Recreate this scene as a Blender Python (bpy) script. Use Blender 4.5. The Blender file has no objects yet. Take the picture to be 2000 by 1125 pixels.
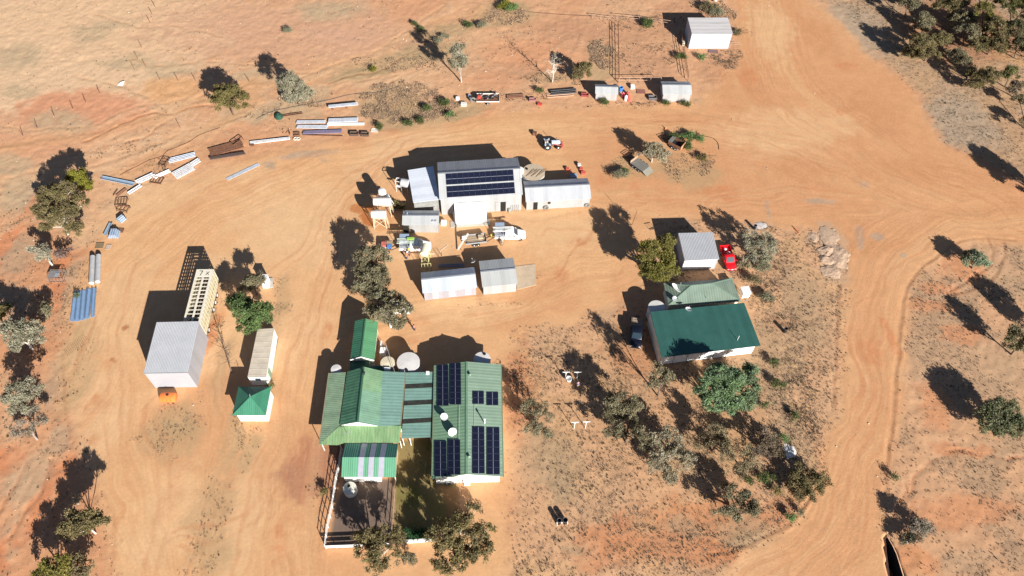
import bpy, math, random
import numpy as np
from mathutils import Vector, Matrix
random.seed(7); RNG = np.random.default_rng(11)
S = bpy.context.scene
COL = S.collection
# ------------------------------------------------------------------ camera, sky, sun, exposure
F, TILT, ROLL, CAMH = 1514.3, 0.60776, 0.02606, 105.0
_r = np.array([1.0, 0, 0]); _u = np.array([0, math.cos(TILT), math.sin(TILT)]); _f = np.array([0, math.sin(TILT), -math.cos(TILT)])
CR = math.cos(ROLL) * _r + math.sin(ROLL) * _u
CU = -math.sin(ROLL) * _r + math.cos(ROLL) * _u
cam = bpy.data.cameras.new('camera'); cam.sensor_width = 36; cam.lens = F / 2000 * 36
cam.clip_end = 8000; cam.clip_start = 1
co = bpy.data.objects.new('camera', cam); COL.objects.link(co); S.camera = co
M = Matrix.Identity(4)
for i in range(3):
    M[i][0] = CR[i]; M[i][1] = CU[i]; M[i][2] = -_f[i]
M[2][3] = CAMH
co.matrix_world = M
SUN_EL, SUN_AZ = math.radians(25.0), math.radians(31.8)      # shadows fall 31.8 deg west of +Y
SDIR = np.array([-math.sin(SUN_AZ), math.cos(SUN_AZ)])        # horizontal direction shadows fall
W = bpy.data.worlds.new('World'); S.world = W; W.use_nodes = True
nt = W.node_tree; nt.nodes.clear()
sky = nt.nodes.new('ShaderNodeTexSky'); sky.sky_type = 'NISHITA'; sky.sun_disc = False
sky.air_density = 0.55; sky.dust_density = 0.4; sky.sun_elevation = SUN_EL; sky.sun_rotation = math.pi - SUN_AZ
bg = nt.nodes.new('ShaderNodeBackground'); bg.inputs[1].default_value = 0.05
wo = nt.nodes.new('ShaderNodeOutputWorld')
nt.links.new(sky.outputs[0], bg.inputs[0]); nt.links.new(bg.outputs[0], wo.inputs[0])
sl = bpy.data.lights.new('sun', 'SUN'); sl.energy = 5.0; sl.angle = math.radians(0.5); sl.color = (1, 0.95, 0.86)
so = bpy.data.objects.new('sun', sl); COL.objects.link(so)
sv = Vector((SDIR[0] * math.cos(SUN_EL), SDIR[1] * math.cos(SUN_EL), -math.sin(SUN_EL)))
so.rotation_euler = sv.to_track_quat('-Z', 'Y').to_euler(); so.location = (60, -90, 80)
S.view_settings.view_transform = 'Standard'; S.view_settings.look = 'None'
S.view_settings.exposure = 1.04; S.view_settings.gamma = 1
S.render.engine = 'CYCLES'

# ------------------------------------------------------------------ photo <-> place
def G(px, py, z=0.0):
    x = (px - 1000) / F; y = (562.5 - py) / F
    d = x * CR + y * CU + _f
    k = (CAMH - z) / -d[2]
    return np.array([d[0] * k, d[1] * k])
def proj(x, y, z=0.0):
    d0 = x * CR[0] + y * CR[1] + (z - CAMH) * CR[2]
    d1 = x * CU[0] + y * CU[1] + (z - CAMH) * CU[2]
    d2 = x * _f[0] + y * _f[1] + (z - CAMH) * _f[2]
    return 1000 + F * d0 / d2, 562.5 - F * d1 / d2
TANE = math.tan(SUN_EL)
def zsolve(c, s, zmax=16):
    sh = G(*s); best = (1e9, 1)
    for z in np.arange(0.2, zmax, 0.1):
        e = np.linalg.norm(G(c[0], c[1], z) + SDIR * z / TANE - sh)
        if e < best[0]: best = (e, z)
    return best[1]

# ------------------------------------------------------------------ numpy noise
_tab = RNG.random((512, 512))
def vnoise(x, y):
    xi = np.floor(x).astype(int); yi = np.floor(y).astype(int)
    fx = x - xi; fy = y - yi; fx = fx * fx * (3 - 2 * fx); fy = fy * fy * (3 - 2 * fy)
    a = _tab[xi % 512, yi % 512]; b = _tab[(xi + 1) % 512, yi % 512]
    c = _tab[xi % 512, (yi + 1) % 512]; d = _tab[(xi + 1) % 512, (yi + 1) % 512]
    return (a * (1 - fx) + b * fx) * (1 - fy) + (c * (1 - fx) + d * fx) * fy
def fbm(x, y, o=5, g=0.55):
    t = 0; a = 1; n = 0
    for i in range(o):
        t = t + a * vnoise(x * 2 ** i + 37.1 * i, y * 2 ** i + 11.7 * i); n += a; a *= g
    return t / n
def sm(e0, e1, x):
    t = np.clip((x - e0) / (e1 - e0), 0, 1); return t * t * (3 - 2 * t)
def srgb(r, g, b):
    return tuple(((c / 255) / 12.92 if c <= 10 else ((c / 255 + 0.055) / 1.055) ** 2.4) for c in (r, g, b))

# ------------------------------------------------------------------ materials
MATS = {}
def mat(name, col, rough=0.6, metal=0.0, var=0.12, scale=1.5, bump=0.0, rib=None, ribp=0.2, ribs=0.5, stain=None, stain_amt=0.4, spec=0.4, stretch=None):
    if name in MATS: return MATS[name]
    m = bpy.data.materials.new(name); m.use_nodes = True; t = m.node_tree; N = t.nodes; L = t.links
    b = N['Principled BSDF']; b.inputs['Roughness'].default_value = rough; b.inputs['Metallic'].default_value = metal
    b.inputs['Specular IOR Level'].default_value = spec
    tc = N.new('ShaderNodeTexCoord'); src = tc.outputs['Object']
    if stretch:
        mp = N.new('ShaderNodeMapping'); mp.inputs['Scale'].default_value = stretch; L.new(src, mp.inputs[0]); nsrc = mp.outputs[0]
    else: nsrc = src
    no = N.new('ShaderNodeTexNoise'); no.inputs['Scale'].default_value = scale; no.inputs['Detail'].default_value = 6; no.inputs['Roughness'].default_value = 0.65
    L.new(nsrc, no.inputs['Vector'])
    r = N.new('ShaderNodeMapRange'); r.inputs[1].default_value = 0.3; r.inputs[2].default_value = 0.7
    r.inputs[3].default_value = 1 - var; r.inputs[4].default_value = 1 + var; L.new(no.outputs[0], r.inputs[0])
    vm = N.new('ShaderNodeVectorMath'); vm.operation = 'SCALE'; vm.inputs[0].default_value = col; L.new(r.outputs[0], vm.inputs['Scale'])
    out = vm.outputs[0]
    if stain:
        n2 = N.new('ShaderNodeTexNoise'); n2.inputs['Scale'].default_value = scale * 0.6; n2.inputs['Detail'].default_value = 8; n2.inputs['Roughness'].default_value = 0.75
        L.new(nsrc, n2.inputs['Vector'])
        r2 = N.new('ShaderNodeMapRange'); r2.inputs[1].default_value = 0.5; r2.inputs[2].default_value = 0.68; r2.inputs[3].default_value = 0; r2.inputs[4].default_value = stain_amt
        L.new(n2.outputs[0], r2.inputs[0])
        mx = N.new('ShaderNodeMix'); mx.data_type = 'RGBA'; L.new(r2.outputs[0], mx.inputs['Factor']); L.new(out, mx.inputs['A']); mx.inputs['B'].default_value = (*stain, 1)
        out = mx.outputs['Result']
    if rib:
        s2 = N.new('ShaderNodeSeparateXYZ'); L.new(src, s2.inputs[0]); f1 = N.new('ShaderNodeMath'); f1.operation = 'DIVIDE'; f1.inputs[1].default_value = .78; L.new(s2.outputs['XYZ'.index(rib)], f1.inputs[0])
        f2 = N.new('ShaderNodeMath'); f2.operation = 'FLOOR'; L.new(f1.outputs[0], f2.inputs[0]); wn = N.new('ShaderNodeTexWhiteNoise'); wn.noise_dimensions = '1D'; L.new(f2.outputs[0], wn.inputs['W'])
        r3 = N.new('ShaderNodeMapRange'); r3.inputs[3].default_value = .92; r3.inputs[4].default_value = 1.06; L.new(wn.outputs['Value'], r3.inputs[0])
        v3 = N.new('ShaderNodeVectorMath'); v3.operation = 'SCALE'; L.new(out, v3.inputs[0]); L.new(r3.outputs[0], v3.inputs['Scale']); out = v3.outputs[0]
    L.new(out, b.inputs['Base Color'])
    h = None
    if rib:
        sp = N.new('ShaderNodeSeparateXYZ'); L.new(src, sp.inputs[0])
        mm = N.new('ShaderNodeMath'); mm.operation = 'MULTIPLY'; mm.inputs[1].default_value = 2 * math.pi / ribp; L.new(sp.outputs['XYZ'.index(rib)], mm.inputs[0])
        sn = N.new('ShaderNodeMath'); sn.operation = 'SINE'; L.new(mm.outputs[0], sn.inputs[0]); h = sn.outputs[0]
        bp = N.new('ShaderNodeBump'); bp.inputs['Strength'].default_value = ribs; bp.inputs['Distance'].default_value = 0.03; L.new(h, bp.inputs['Height']); L.new(bp.outputs[0], b.inputs['Normal'])
    elif bump:
        bp = N.new('ShaderNodeBump'); bp.inputs['Strength'].default_value = bump; bp.inputs['Distance'].default_value = 0.05; L.new(no.outputs[0], bp.inputs['Height']); L.new(bp.outputs[0], b.inputs['Normal'])
    MATS[name] = m; return m
def vmat(name, rough=0.8, trans=0.0, var=0.15, scale=3, spec=0.2):
    """material that takes its colour from the mesh's own colour attribute"""
    if name in MATS: return MATS[name]
    m = bpy.data.materials.new(name); m.use_nodes = True; t = m.node_tree; N = t.nodes; L = t.links
    b = N['Principled BSDF']; b.inputs['Roughness'].default_value = rough; b.inputs['Specular IOR Level'].default_value = spec
    a = N.new('ShaderNodeAttribute'); a.attribute_name = 'tint'; L.new(a.outputs['Color'], b.inputs['Base Color'])
    if trans:
        tr = N.new('ShaderNodeBsdfTranslucent'); L.new(a.outputs['Color'], tr.inputs[0])
        mx = N.new('ShaderNodeMixShader'); mx.inputs[0].default_value = trans; L.new(b.outputs[0], mx.inputs[1]); L.new(tr.outputs[0], mx.inputs[2])
        L.new(mx.outputs[0], N['Material Output'].inputs[0])
    MATS[name] = m; return m
zinc = lambda ax='X', p=0.2, s=0.5: mat('zinc_roof_' + ax + str(p), (0.42, 0.43, 0.44), 0.45, 0.1, 0.07, 0.6, rib=ax, ribp=p, ribs=s * .5)
zinc_light = lambda ax='X': mat('pale_metal_roof_' + ax, (0.44, 0.455, 0.485), 0.4, 0.1, 0.08, 0.5, rib=ax, ribp=0.25, ribs=0.15, stretch=(3, .6, 1))
wall_white = mat('white_metal_wall', (0.345, 0.35, 0.36), 0.5, 0.05, 0.06, 0.8, rib='X', ribp=0.25, ribs=0.25, stain=(.40, .32, .26), stain_amt=.35)
wall_whiteY = mat('white_metal_wall_y', (0.55, 0.57, 0.62), 0.5, 0.05, 0.06, 0.8, rib='Y', ribp=0.25, ribs=0.35)
paint_white = mat('white_paint', (0.75, 0.75, 0.74), 0.5, 0, 0.06, 2)
old_white = mat('weathered_white_paint', (0.66, 0.62, 0.57), 0.6, 0, 0.15, 2, stain=(0.28, 0.13, 0.07), stain_amt=0.5)
steel = mat('galvanised_steel', (0.42, 0.44, 0.47), 0.4, 0.4, 0.15, 3)
steel_blue = mat('blue_grey_steel', (0.30, 0.38, 0.50), 0.45, 0.2, 0.15, 2)
lilac = mat('painted_purlin_steel', (0.18, 0.16, 0.26), 0.5, 0.1, 0.2, 3)
rust = mat('rusty_steel', (0.16, 0.075, 0.045), 0.8, 0.1, 0.35, 4, stain=(0.30, 0.16, 0.10), stain_amt=0.6)
rust_pale = mat('pale_rusty_pipe', (0.42, 0.27, 0.19), 0.7, 0.1, 0.2, 4)
dark_steel = mat('dark_steel', (0.035, 0.035, 0.04), 0.5, 0.3, 0.2, 3)
black_m = mat('black_plastic', (0.015, 0.015, 0.017), 0.5, 0, 0.2, 3)
rubber = mat('rubber', (0.02, 0.02, 0.022), 0.8, 0, 0.2, 5)
tyre_grey = mat('old_tyre_rubber', (0.16, 0.15, 0.14), 0.85, 0, 0.2, 5)
glass = mat('vehicle_glass', (0.02, 0.035, 0.05), 0.1, 0.0, 0.1, 1, spec=0.9)
opening = mat('unlit_interior', (0.012, 0.011, 0.010), 0.9, 0, 0.2, 2)
wood = mat('weathered_timber', (0.32, 0.24, 0.17), 0.8, 0, 0.25, 4, stretch=(1, 6, 1))
conc = mat('concrete_slab', (0.46, 0.36, 0.26), 0.85, 0, 0.12, 1.2, bump=0.2, stain=(0.42, 0.25, 0.14), stain_amt=0.5)
conc_grey = mat('grey_concrete', (0.42, 0.38, 0.34), 0.85, 0, 0.12, 1.2, bump=0.2)
green_dk = lambda ax: mat('green_roof_dark_' + ax, (0.040, 0.150, 0.090), 0.5, 0, 0.14, 1.2, rib=ax, ribp=0.35, ribs=0.22)
green_md = lambda ax: mat('green_roof_faded_' + ax, (0.15, 0.26, 0.15), 0.55, 0, 0.18, 1.0, rib=ax, ribp=0.35, ribs=0.22, stain=(0.22, 0.28, 0.16), stain_amt=0.45, stretch=(1, 1, 1))
green_pale = lambda ax: mat('green_roof_chalky_' + ax, (0.20, 0.29, 0.19), 0.6, 0, 0.2, 1.0, rib=ax, ribp=0.3, ribs=0.22, stain=(0.31, 0.36, 0.22), stain_amt=0.5)
teal = lambda ax: mat('blue_green_roof_' + ax, (0.165, 0.285, 0.245), 0.5, 0, 0.10, 1.0, rib=ax, ribp=0.5, ribs=0.22)
sage = lambda ax: mat('sage_roof_' + ax, (0.20, 0.285, 0.215), 0.5, 0, 0.07, 1.0, rib=ax, ribp=0.5, ribs=0.22)
forest = lambda ax: mat('forest_green_roof_' + ax, (0.027, 0.092, 0.080), 0.5, 0, 0.12, 0.5, rib=ax, ribp=0.25, ribs=0.25)
hipgreen = lambda ax: mat('dusty_green_roof_' + ax, (0.15, 0.205, 0.165), 0.55, 0, 0.12, 0.8, rib=ax, ribp=0.4, ribs=0.4, stain=(0.24, 0.27, 0.19), stain_amt=0.4)
gr_wall = mat('cream_wall', (0.66, 0.61, 0.50), 0.7, 0, 0.06, 1)
poly_sheet = mat('pale_skylight_sheet', (0.33, 0.33, 0.40), 0.35, 0, 0.1, 1.5)
dark_sheet = mat('dark_skylight_sheet', (0.035, 0.035, 0.030), 0.4, 0, 0.4, 1.5)

# ------------------------------------------------------------------ mesh kit
def nrm(v): v = Vector(v); return v.normalized()
class MB:
    def __init__(s): s.v = []; s.f = []
    def add(s, vs, fs):
        n = len(s.v); s.v += [tuple(map(float, p)) for p in vs]; s.f += [tuple(i + n for i in f) for f in fs]; return s
    def box(s, x0, y0, z0, x1, y1, z1):
        if x0 > x1: x0, x1 = x1, x0
        if y0 > y1: y0, y1 = y1, y0
        if z0 > z1: z0, z1 = z1, z0
        return s.add([(x0, y0, z0), (x1, y0, z0), (x1, y1, z0), (x0, y1, z0), (x0, y0, z1), (x1, y0, z1), (x1, y1, z1), (x0, y1, z1)],
                     [(0, 3, 2, 1), (4, 5, 6, 7), (0, 1, 5, 4), (1, 2, 6, 5), (2, 3, 7, 6), (3, 0, 4, 7)])
    def bar(s, a, b, w, h=None):
        h = h or w; a = Vector(a); b = Vector(b); d = (b - a).normalized()
        up = Vector((0, 0, 1)) if abs(d.z) < 0.95 else Vector((0, 1, 0))
        sd = d.cross(up).normalized(); u = sd.cross(d).normalized(); vs = []
        for p in (a, b):
            for i, j in ((-1, -1), (1, -1), (1, 1), (-1, 1)): vs.append(p + sd * i * w / 2 + u * j * h / 2)
        return s.add(vs, [(0, 1, 2, 3), (7, 6, 5, 4), (0, 4, 5, 1), (1, 5, 6, 2), (2, 6, 7, 3), (3, 7, 4, 0)])
    def tube(s, pts, rs, n=8, cap=True):
        pts = [Vector(p) for p in pts]
        if not hasattr(rs, '__len__'): rs = [rs] * len(pts)
        b = len(s.v); ref = Vector((0.3, 0.1, 1)).normalized()
        for i, p in enumerate(pts):
            d = (pts[min(i + 1, len(pts) - 1)] - pts[max(i - 1, 0)]).normalized()
            r0 = ref if abs(d.dot(ref)) < 0.9 else Vector((1, 0, 0))
            a = d.cross(r0).normalized(); c = d.cross(a).normalized()
            for k in range(n):
                t = 2 * math.pi * k / n; s.v.append(tuple(p + (a * math.cos(t) + c * math.sin(t)) * rs[i]))
        for i in range(len(pts) - 1):
            for k in range(n):
                s.f.append((b + i * n + k, b + i * n + (k + 1) % n, b + (i + 1) * n + (k + 1) % n, b + (i + 1) * n + k))
        if cap:
            s.f.append(tuple(b + k for k in range(n))[::-1]); s.f.append(tuple(b + (len(pts) - 1) * n + k for k in range(n)))
        return s
    def lathe(s, prof, c=(0, 0, 0), n=24, axis='Z'):
        b = len(s.v)
        for r, z in prof:
            for k in range(n):
                t = 2 * math.pi * k / n; x, y = r * math.cos(t), r * math.sin(t)
                p = (x, y, z) if axis == 'Z' else ((z, x, y) if axis == 'X' else (y, z, x))
                s.v.append((c[0] + p[0], c[1] + p[1], c[2] + p[2]))
        for i in range(len(prof) - 1):
            for k in range(n):
                s.f.append((b + i * n + k, b + i * n + (k + 1) % n, b + (i + 1) * n + (k + 1) % n, b + (i + 1) * n + k))
        s.f.append(tuple(b + k for k in range(n))[::-1]); s.f.append(tuple(b + (len(prof) - 1) * n + k for k in range(n)))
        return s
    def slab(s, pts, t=0.06):
        """closed sheet: polygon given by its top corners, t thick"""
        n = len(pts); top = [tuple(p) for p in pts]; bot = [(p[0], p[1], p[2] - t) for p in pts]
        fs = [tuple(range(n)), tuple(range(2 * n - 1, n - 1, -1))] + [(i, i + n, (i + 1) % n + n, (i + 1) % n) for i in range(n)]
        return s.add(top + bot, fs)
    def prism(s, poly, x0, x1):
        """polygon of (y,z) extruded along x"""
        n = len(poly); vs = [(x0, p[0], p[1]) for p in poly] + [(x1, p[0], p[1]) for p in poly]
        return s.add(vs, [tuple(range(n)), tuple(range(2 * n - 1, n - 1, -1))] + [(i, i + n, (i + 1) % n + n, (i + 1) % n) for i in range(n)])
    def foot(s, pts, z0, z1):
        """vertical walls over a ground polygon"""
        n = len(pts); zt = z1 if hasattr(z1, '__len__') else [z1] * n
        vs = [(p[0], p[1], z0) for p in pts] + [(p[0], p[1], z) for p, z in zip(pts, zt)]
        return s.add(vs, [tuple(range(n))[::-1], tuple(range(n, 2 * n))] + [(i, (i + 1) % n, (i + 1) % n + n, i + n) for i in range(n)])
    def ring(s, R, r, c, axis='Z', n=20, m=8):
        b = len(s.v)
        for i in range(n):
            t = 2 * math.pi * i / n
            for j in range(m):
                u = 2 * math.pi * j / m; q = R + r * math.cos(u); x, y, z = q * math.cos(t), q * math.sin(t), r * math.sin(u)
                p = (x, y, z) if axis == 'Z' else ((x, z, y) if axis == 'Y' else (z, x, y))
                s.v.append((c[0] + p[0], c[1] + p[1], c[2] + p[2]))
        for i in range(n):
            for j in range(m):
                s.f.append((b + i * m + j, b + ((i + 1) % n) * m + j, b + ((i + 1) % n) * m + (j + 1) % m, b + i * m + (j + 1) % m))
        return s
    def build(s, name, m, parent=None, smooth=False, fix=True):
        me = bpy.data.meshes.new(name); me.from_pydata(s.v, [], s.f); me.update()
        if fix:
            import bmesh
            bm = bmesh.new(); bm.from_mesh(me); bmesh.ops.recalc_face_normals(bm, faces=bm.faces); bm.to_mesh(me); bm.free()
        if smooth:
            me.polygons.foreach_set('use_smooth', [True] * len(me.polygons))
            try: me.set_sharp_from_angle(angle=math.radians(40))
            except Exception: pass
        me.materials.append(m)
        o = bpy.data.objects.new(name, me); COL.objects.link(o)
        if parent: o.parent = parent
        return o
def tag(o, label, cat, group=None, kind=None):
    if label: o['label'] = label
    if cat: o['category'] = cat
    if group: o['group'] = group
    if kind: o['kind'] = kind
    return o
def thing(name, label, cat, loc=(0, 0, 0), rot=0.0, group=None):
    o = bpy.data.objects.new(name, None); COL.objects.link(o); o.empty_display_size = 0.3
    o.location = (float(loc[0]), float(loc[1]), float(loc[2]) if len(loc) > 2 else 0.0); o.rotation_euler = (0, 0, rot)
    return tag(o, label, cat, group)
def copy_tree(o, parent=None):
    c = o.copy(); COL.objects.link(c); c.parent = parent
    for ch in list(o.children): copy_tree(ch, c)
    return c
class Frame:
    """a thing's own axes on the ground; turns a spot in the photo at a given height into its local coordinates"""
    def __init__(s, A, ang): s.o = np.array(A, float); s.a = ang; s.c = math.cos(ang); s.s = math.sin(ang)
    def l(s, px, py, z):
        d = G(px, py, z) - s.o; return (d[0] * s.c + d[1] * s.s, -d[0] * s.s + d[1] * s.c, z)
def frame3(A, B, C, z):
    a, b, c = G(*A, z), G(*B, z), G(*C, z); u = b - a; L = float(np.linalg.norm(u)); ang = math.atan2(u[1], u[0])
    D = float((c - a) @ np.array([-math.sin(ang), math.cos(ang)])); return Frame(a, ang), L, D
def head(p0, p1, z=0):
    a, b = G(*p0, z), G(*p1, z); return a, math.atan2(b[1] - a[1], b[0] - a[0]), float(np.linalg.norm(b - a))

# ------------------------------------------------------------------ ground
def axis(lo, hi, st, far, extra=()):
    a = list(np.arange(lo, hi + 1e-6, st))
    for e0, e1, s2 in extra: a = [v for v in a if v < e0 or v > e1] + list(np.arange(e0, e1, s2))
    a = sorted(a); k = st; up = []; v = a[-1]
    while v < far: k *= 1.35; v += k; up.append(v)
    dn = []; v = a[0]; k = st
    while v > -far: k *= 1.35; v -= k; dn.append(v)
    return np.array(dn[::-1] + a + up)
_px = G(1752, 1083)
pit = [G(1728, 1052), G(1733, 1047), G(1744, 1066), G(1752, 1083), _px + np.array([.25, -5.0]), _px + np.array([.4, -9.0]), G(1742, 1160), G(1736, 1125), G(1731, 1085)]
XS = axis(-124, 124, 0.3, 4000, [(41, 46, 0.12)]); YS = axis(12, 178, 0.3, 4000, [])
GX, GY = np.meshgrid(XS, YS); SHP = GX.shape; X = GX.ravel(); Y = GY.ravel()
near = (X > -126) & (X < 126) & (Y > 10) & (Y < 180)
def seg_dist(px_pts, x, y, world=False):
    """distance, arc length and side to a polyline"""
    P = [np.array(p, float) for p in (px_pts if world else [G(*p) for p in px_pts])]
    best = np.full(x.shape, 1e9); S_ = np.zeros(x.shape); sg = np.ones(x.shape); acc = 0
    for a, b in zip(P[:-1], P[1:]):
        d = b - a; L = math.hypot(*d) or 1e-6; t = np.clip(((x - a[0]) * d[0] + (y - a[1]) * d[1]) / L ** 2, 0, 1)
        qx = x - a[0] - t * d[0]; qy = y - a[1] - t * d[1]; q = np.hypot(qx, qy); m = q < best
        best = np.where(m, q, best); S_ = np.where(m, acc + t * L, S_); sg = np.where(m, np.sign(d[0] * qy - d[1] * qx), sg); acc += L
    return best, S_, sg
def inside(P, x, y):
    c = np.zeros(x.shape, bool); n = len(P)
    for i in range(n):
        x0, y0 = P[i]; x1, y1 = P[(i + 1) % n]
        if y0 == y1: continue
        m = ((y0 > y) != (y1 > y)) & (x < (x1 - x0) * (y - y0) / (y1 - y0) + x0); c ^= m
    return c
def poly_mask(pts, x, y, feather=1.5, world=False):
    P = [tuple(p) for p in (pts if world else [G(*p) for p in pts])]
    d, _, _ = seg_dist(P + [P[0]], x, y, True); d = np.where(inside(P, x, y), d, -d)
    return sm(-feather, feather, d)
wx = fbm(X * .09, Y * .09, 4) - .5; wy = fbm(X * .09 + 50, Y * .09 + 9, 4) - .5
wx2 = fbm(X * .5 + 5, Y * .5, 3) - .5; wy2 = fbm(X * .5 + 70, Y * .5 + 33, 3) - .5
def W2(k=6, k2=1.2): return X + wx * k + wx2 * k2, Y + wy * k + wy2 * k2
n1 = fbm(X * .045, Y * .045, 5); n2 = fbm(X * .045 + 90, Y * .045 + 40, 5); n3 = fbm(X * .16 + 20, Y * .16 + 60, 5); n4 = fbm(X * .6 + 7, Y * .6, 4)
n5 = fbm(X * .25 - 30, Y * .25 + 11, 5)
n6 = fbm(X * 1.5 + 3, Y * 1.5 + 8, 3)
def blob(px, py, rx, ry, ang=0, soft=0.6, k=5):
    """patch centred on a spot; radii in photo pixels turned to metres"""
    c = G(px, py); s = np.linalg.norm(G(px + 1, py) - c); sy = np.linalg.norm(G(px, py - 1) - c)
    x, y = W2(k); dx = x - c[0]; dy = y - c[1]; a = math.radians(ang); u = dx * math.cos(a) + dy * math.sin(a); v = -dx * math.sin(a) + dy * math.cos(a)
    d = np.hypot(u / (rx * s), v / (ry * sy)) + (n4 - .5) * 1.5 * soft + (n6 - .5) * .9 * soft; return sm(1 + soft * .6, 1 - soft * .6, d)
def stroke(pts, w, soft=0.5, k=1.0):
    x, y = W2(k, .6); d, _, _ = seg_dist(pts, x, y); return sm(w * (1 + soft), w * (1 - soft), d)
def c3(*c): return np.array(srgb(*c))
T_R = 1.36      # photo brightness of a flat sunlit surface over its base colour
col = np.empty((X.size, 3)); col[:] = c3(213, 163, 124) / T_R
def paint(m, c, a=1.0):
    global col
    m = np.clip(m * a, 0, 1)[:, None]; col = col * (1 - m) + (c3(*c) / T_R) * m
paint(sm(.5, .68, n1), (205, 140, 100), .8)
paint(sm(.52, .7, n2), (222, 182, 144), .8)
paint(sm(.55, .72, n3), (192, 160, 130), .55)
yard_px = [(235, 1160), (205, 960), (165, 830), (130, 720), (125, 600), (190, 470), (235, 395), (300, 372), (420, 330), (520, 300), (700, 272), (880, 238), (1040, 213), (1200, 212), (1372, 204), (1450, 110), (1432, -40), (1530, -40), (1640, 50), (1700, 115), (1780, 185), (1830, 265), (1990, 385), (2080, 420), (2080, 472), (1900, 472), (1830, 500), (1775, 560), (1758, 650), (1752, 800), (1735, 900), (1722, 1000), (1735, 1160), (1380, 1160), (1450, 1085), (1535, 1033), (1600, 962), (1640, 830), (1655, 700), (1652, 560), (1640, 455), (1500, 430), (1400, 418), (1280, 425), (1240, 560), (1120, 640), (1020, 640), (985, 700), (985, 1160)]
XW, YW = W2(3, 1.6)
yard = poly_mask(yard_px, XW, YW, 1.6)
upper = poly_mask([(-200, -120), (2200, -120), (2200, -20), (1440, 10), (1370, 190), (880, 225), (500, 290), (230, 370), (120, 480), (-200, 420)], XW, YW, 3)
# upper paddock
paint(upper, (218, 168, 130), .6)
paint(blob(60, 110, 330, 160, 0, .6), (226, 190, 156), .95); paint(blob(250, 40, 220, 70, 0, .6), (225, 186, 150), .8)
paint(blob(560, 60, 260, 55, 0, .6), (212, 164, 134), .7); paint(blob(650, 70, 60, 12, 0, .6), (214, 168, 140), .7)
paint(blob(170, 215, 130, 45, 0, .5), (215, 150, 114), .85); paint(blob(60, 270, 110, 50, 0, .6), (212, 152, 116), .7)
paint(blob(330, 175, 70, 22, 0, .5), (222, 168, 118), .8); paint(blob(420, 300, 150, 30, 20, .5), (214, 158, 118), .6)
for b in [(25, 110, 45, 22), (165, 70, 40, 16), (220, 52, 45, 10), (120, 240, 55, 22), (330, 135, 45, 14), (30, 180, 45, 14), (560, 210, 60, 22), (470, 225, 60, 14), (610, 185, 35, 18), (250, 120, 60, 12), (30, 390, 60, 34), (0, 330, 60, 20), (500, 150, 50, 12), (640, 20, 60, 20)]:
    paint(blob(*b, 0, .6) * (.5 + .9 * n4), (194, 168, 138), .8)
for b in [(780, 120, 130, 22, 25), (700, 150, 60, 12, 20), (860, 60, 60, 14, 20), (980, 25, 60, 24, 10), (760, 200, 60, 30, 10), (830, 225, 75, 25, 5), (900, 215, 50, 16, 8), (1170, 110, 34, 45, 0), (1060, 150, 50, 12, 0)]:
    paint(blob(*b, .5) * (.6 + .7 * n4), (184, 156, 120), .85)
for b in [(1230, 60, 100, 30, 0), (1260, 120, 70, 36, 0), (1420, 130, 60, 50, 0), (1330, 30, 60, 26, 0), (1000, 140, 80, 20, 0), (1100, 60, 80, 26, 0)]:
    paint(blob(*b, .6), (200, 150, 116), .75)
for b in [(1080, 110, 90, 24, 0), (960, 160, 60, 16, 0), (1010, 100, 80, 30, 0)]: paint(blob(*b, .5), (216, 156, 116), .6)
# washes and rills running across the upper paddock
for p, w in [([(230, 345), (280, 318), (330, 290), (380, 262), (440, 228), (500, 200)], 1.1), ([(0, 300), (120, 272), (260, 240), (340, 215), (420, 190), (500, 165)], 1.3), ([(480, 170), (600, 150), (700, 118), (780, 80), (850, 40), (940, 20)], 1.2), ([(230, 345), (300, 330), (400, 290)], .8)]:
    paint(stroke(p, w * 1.6, .7, 4) * (.3 + n4), (222, 170, 124), .5); paint(stroke(p, w * .3, .8, 4) * (.2 + n4), (168, 132, 98), .5)
# left strip
left = poly_mask([(-150, 420), (80, 430), (170, 520), (120, 620), (130, 740), (160, 860), (200, 960), (235, 1180), (-150, 1180)], XW, YW, 2)
paint(left, (210, 150, 110), .7)
for b in [(30, 500, 50, 40), (20, 580, 40, 30), (60, 930, 60, 40), (130, 700, 22, 90), (20, 1060, 24, 60), (60, 400, 30, 30), (140, 560, 25, 60), (120, 860, 25, 30), (120, 430, 40, 14)]:
    paint(blob(*b, 0, .6) * (.5 + .8 * n4), (184, 156, 130), .75)
for b in [(20, 470, 18, 80, 0), (70, 1000, 20, 110, -18), (15, 900, 30, 30, 0), (5, 1090, 20, 60, 0), (120, 540, 14, 60, 10)]: paint(blob(*b, .6), (214, 138, 94), .75)
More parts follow.
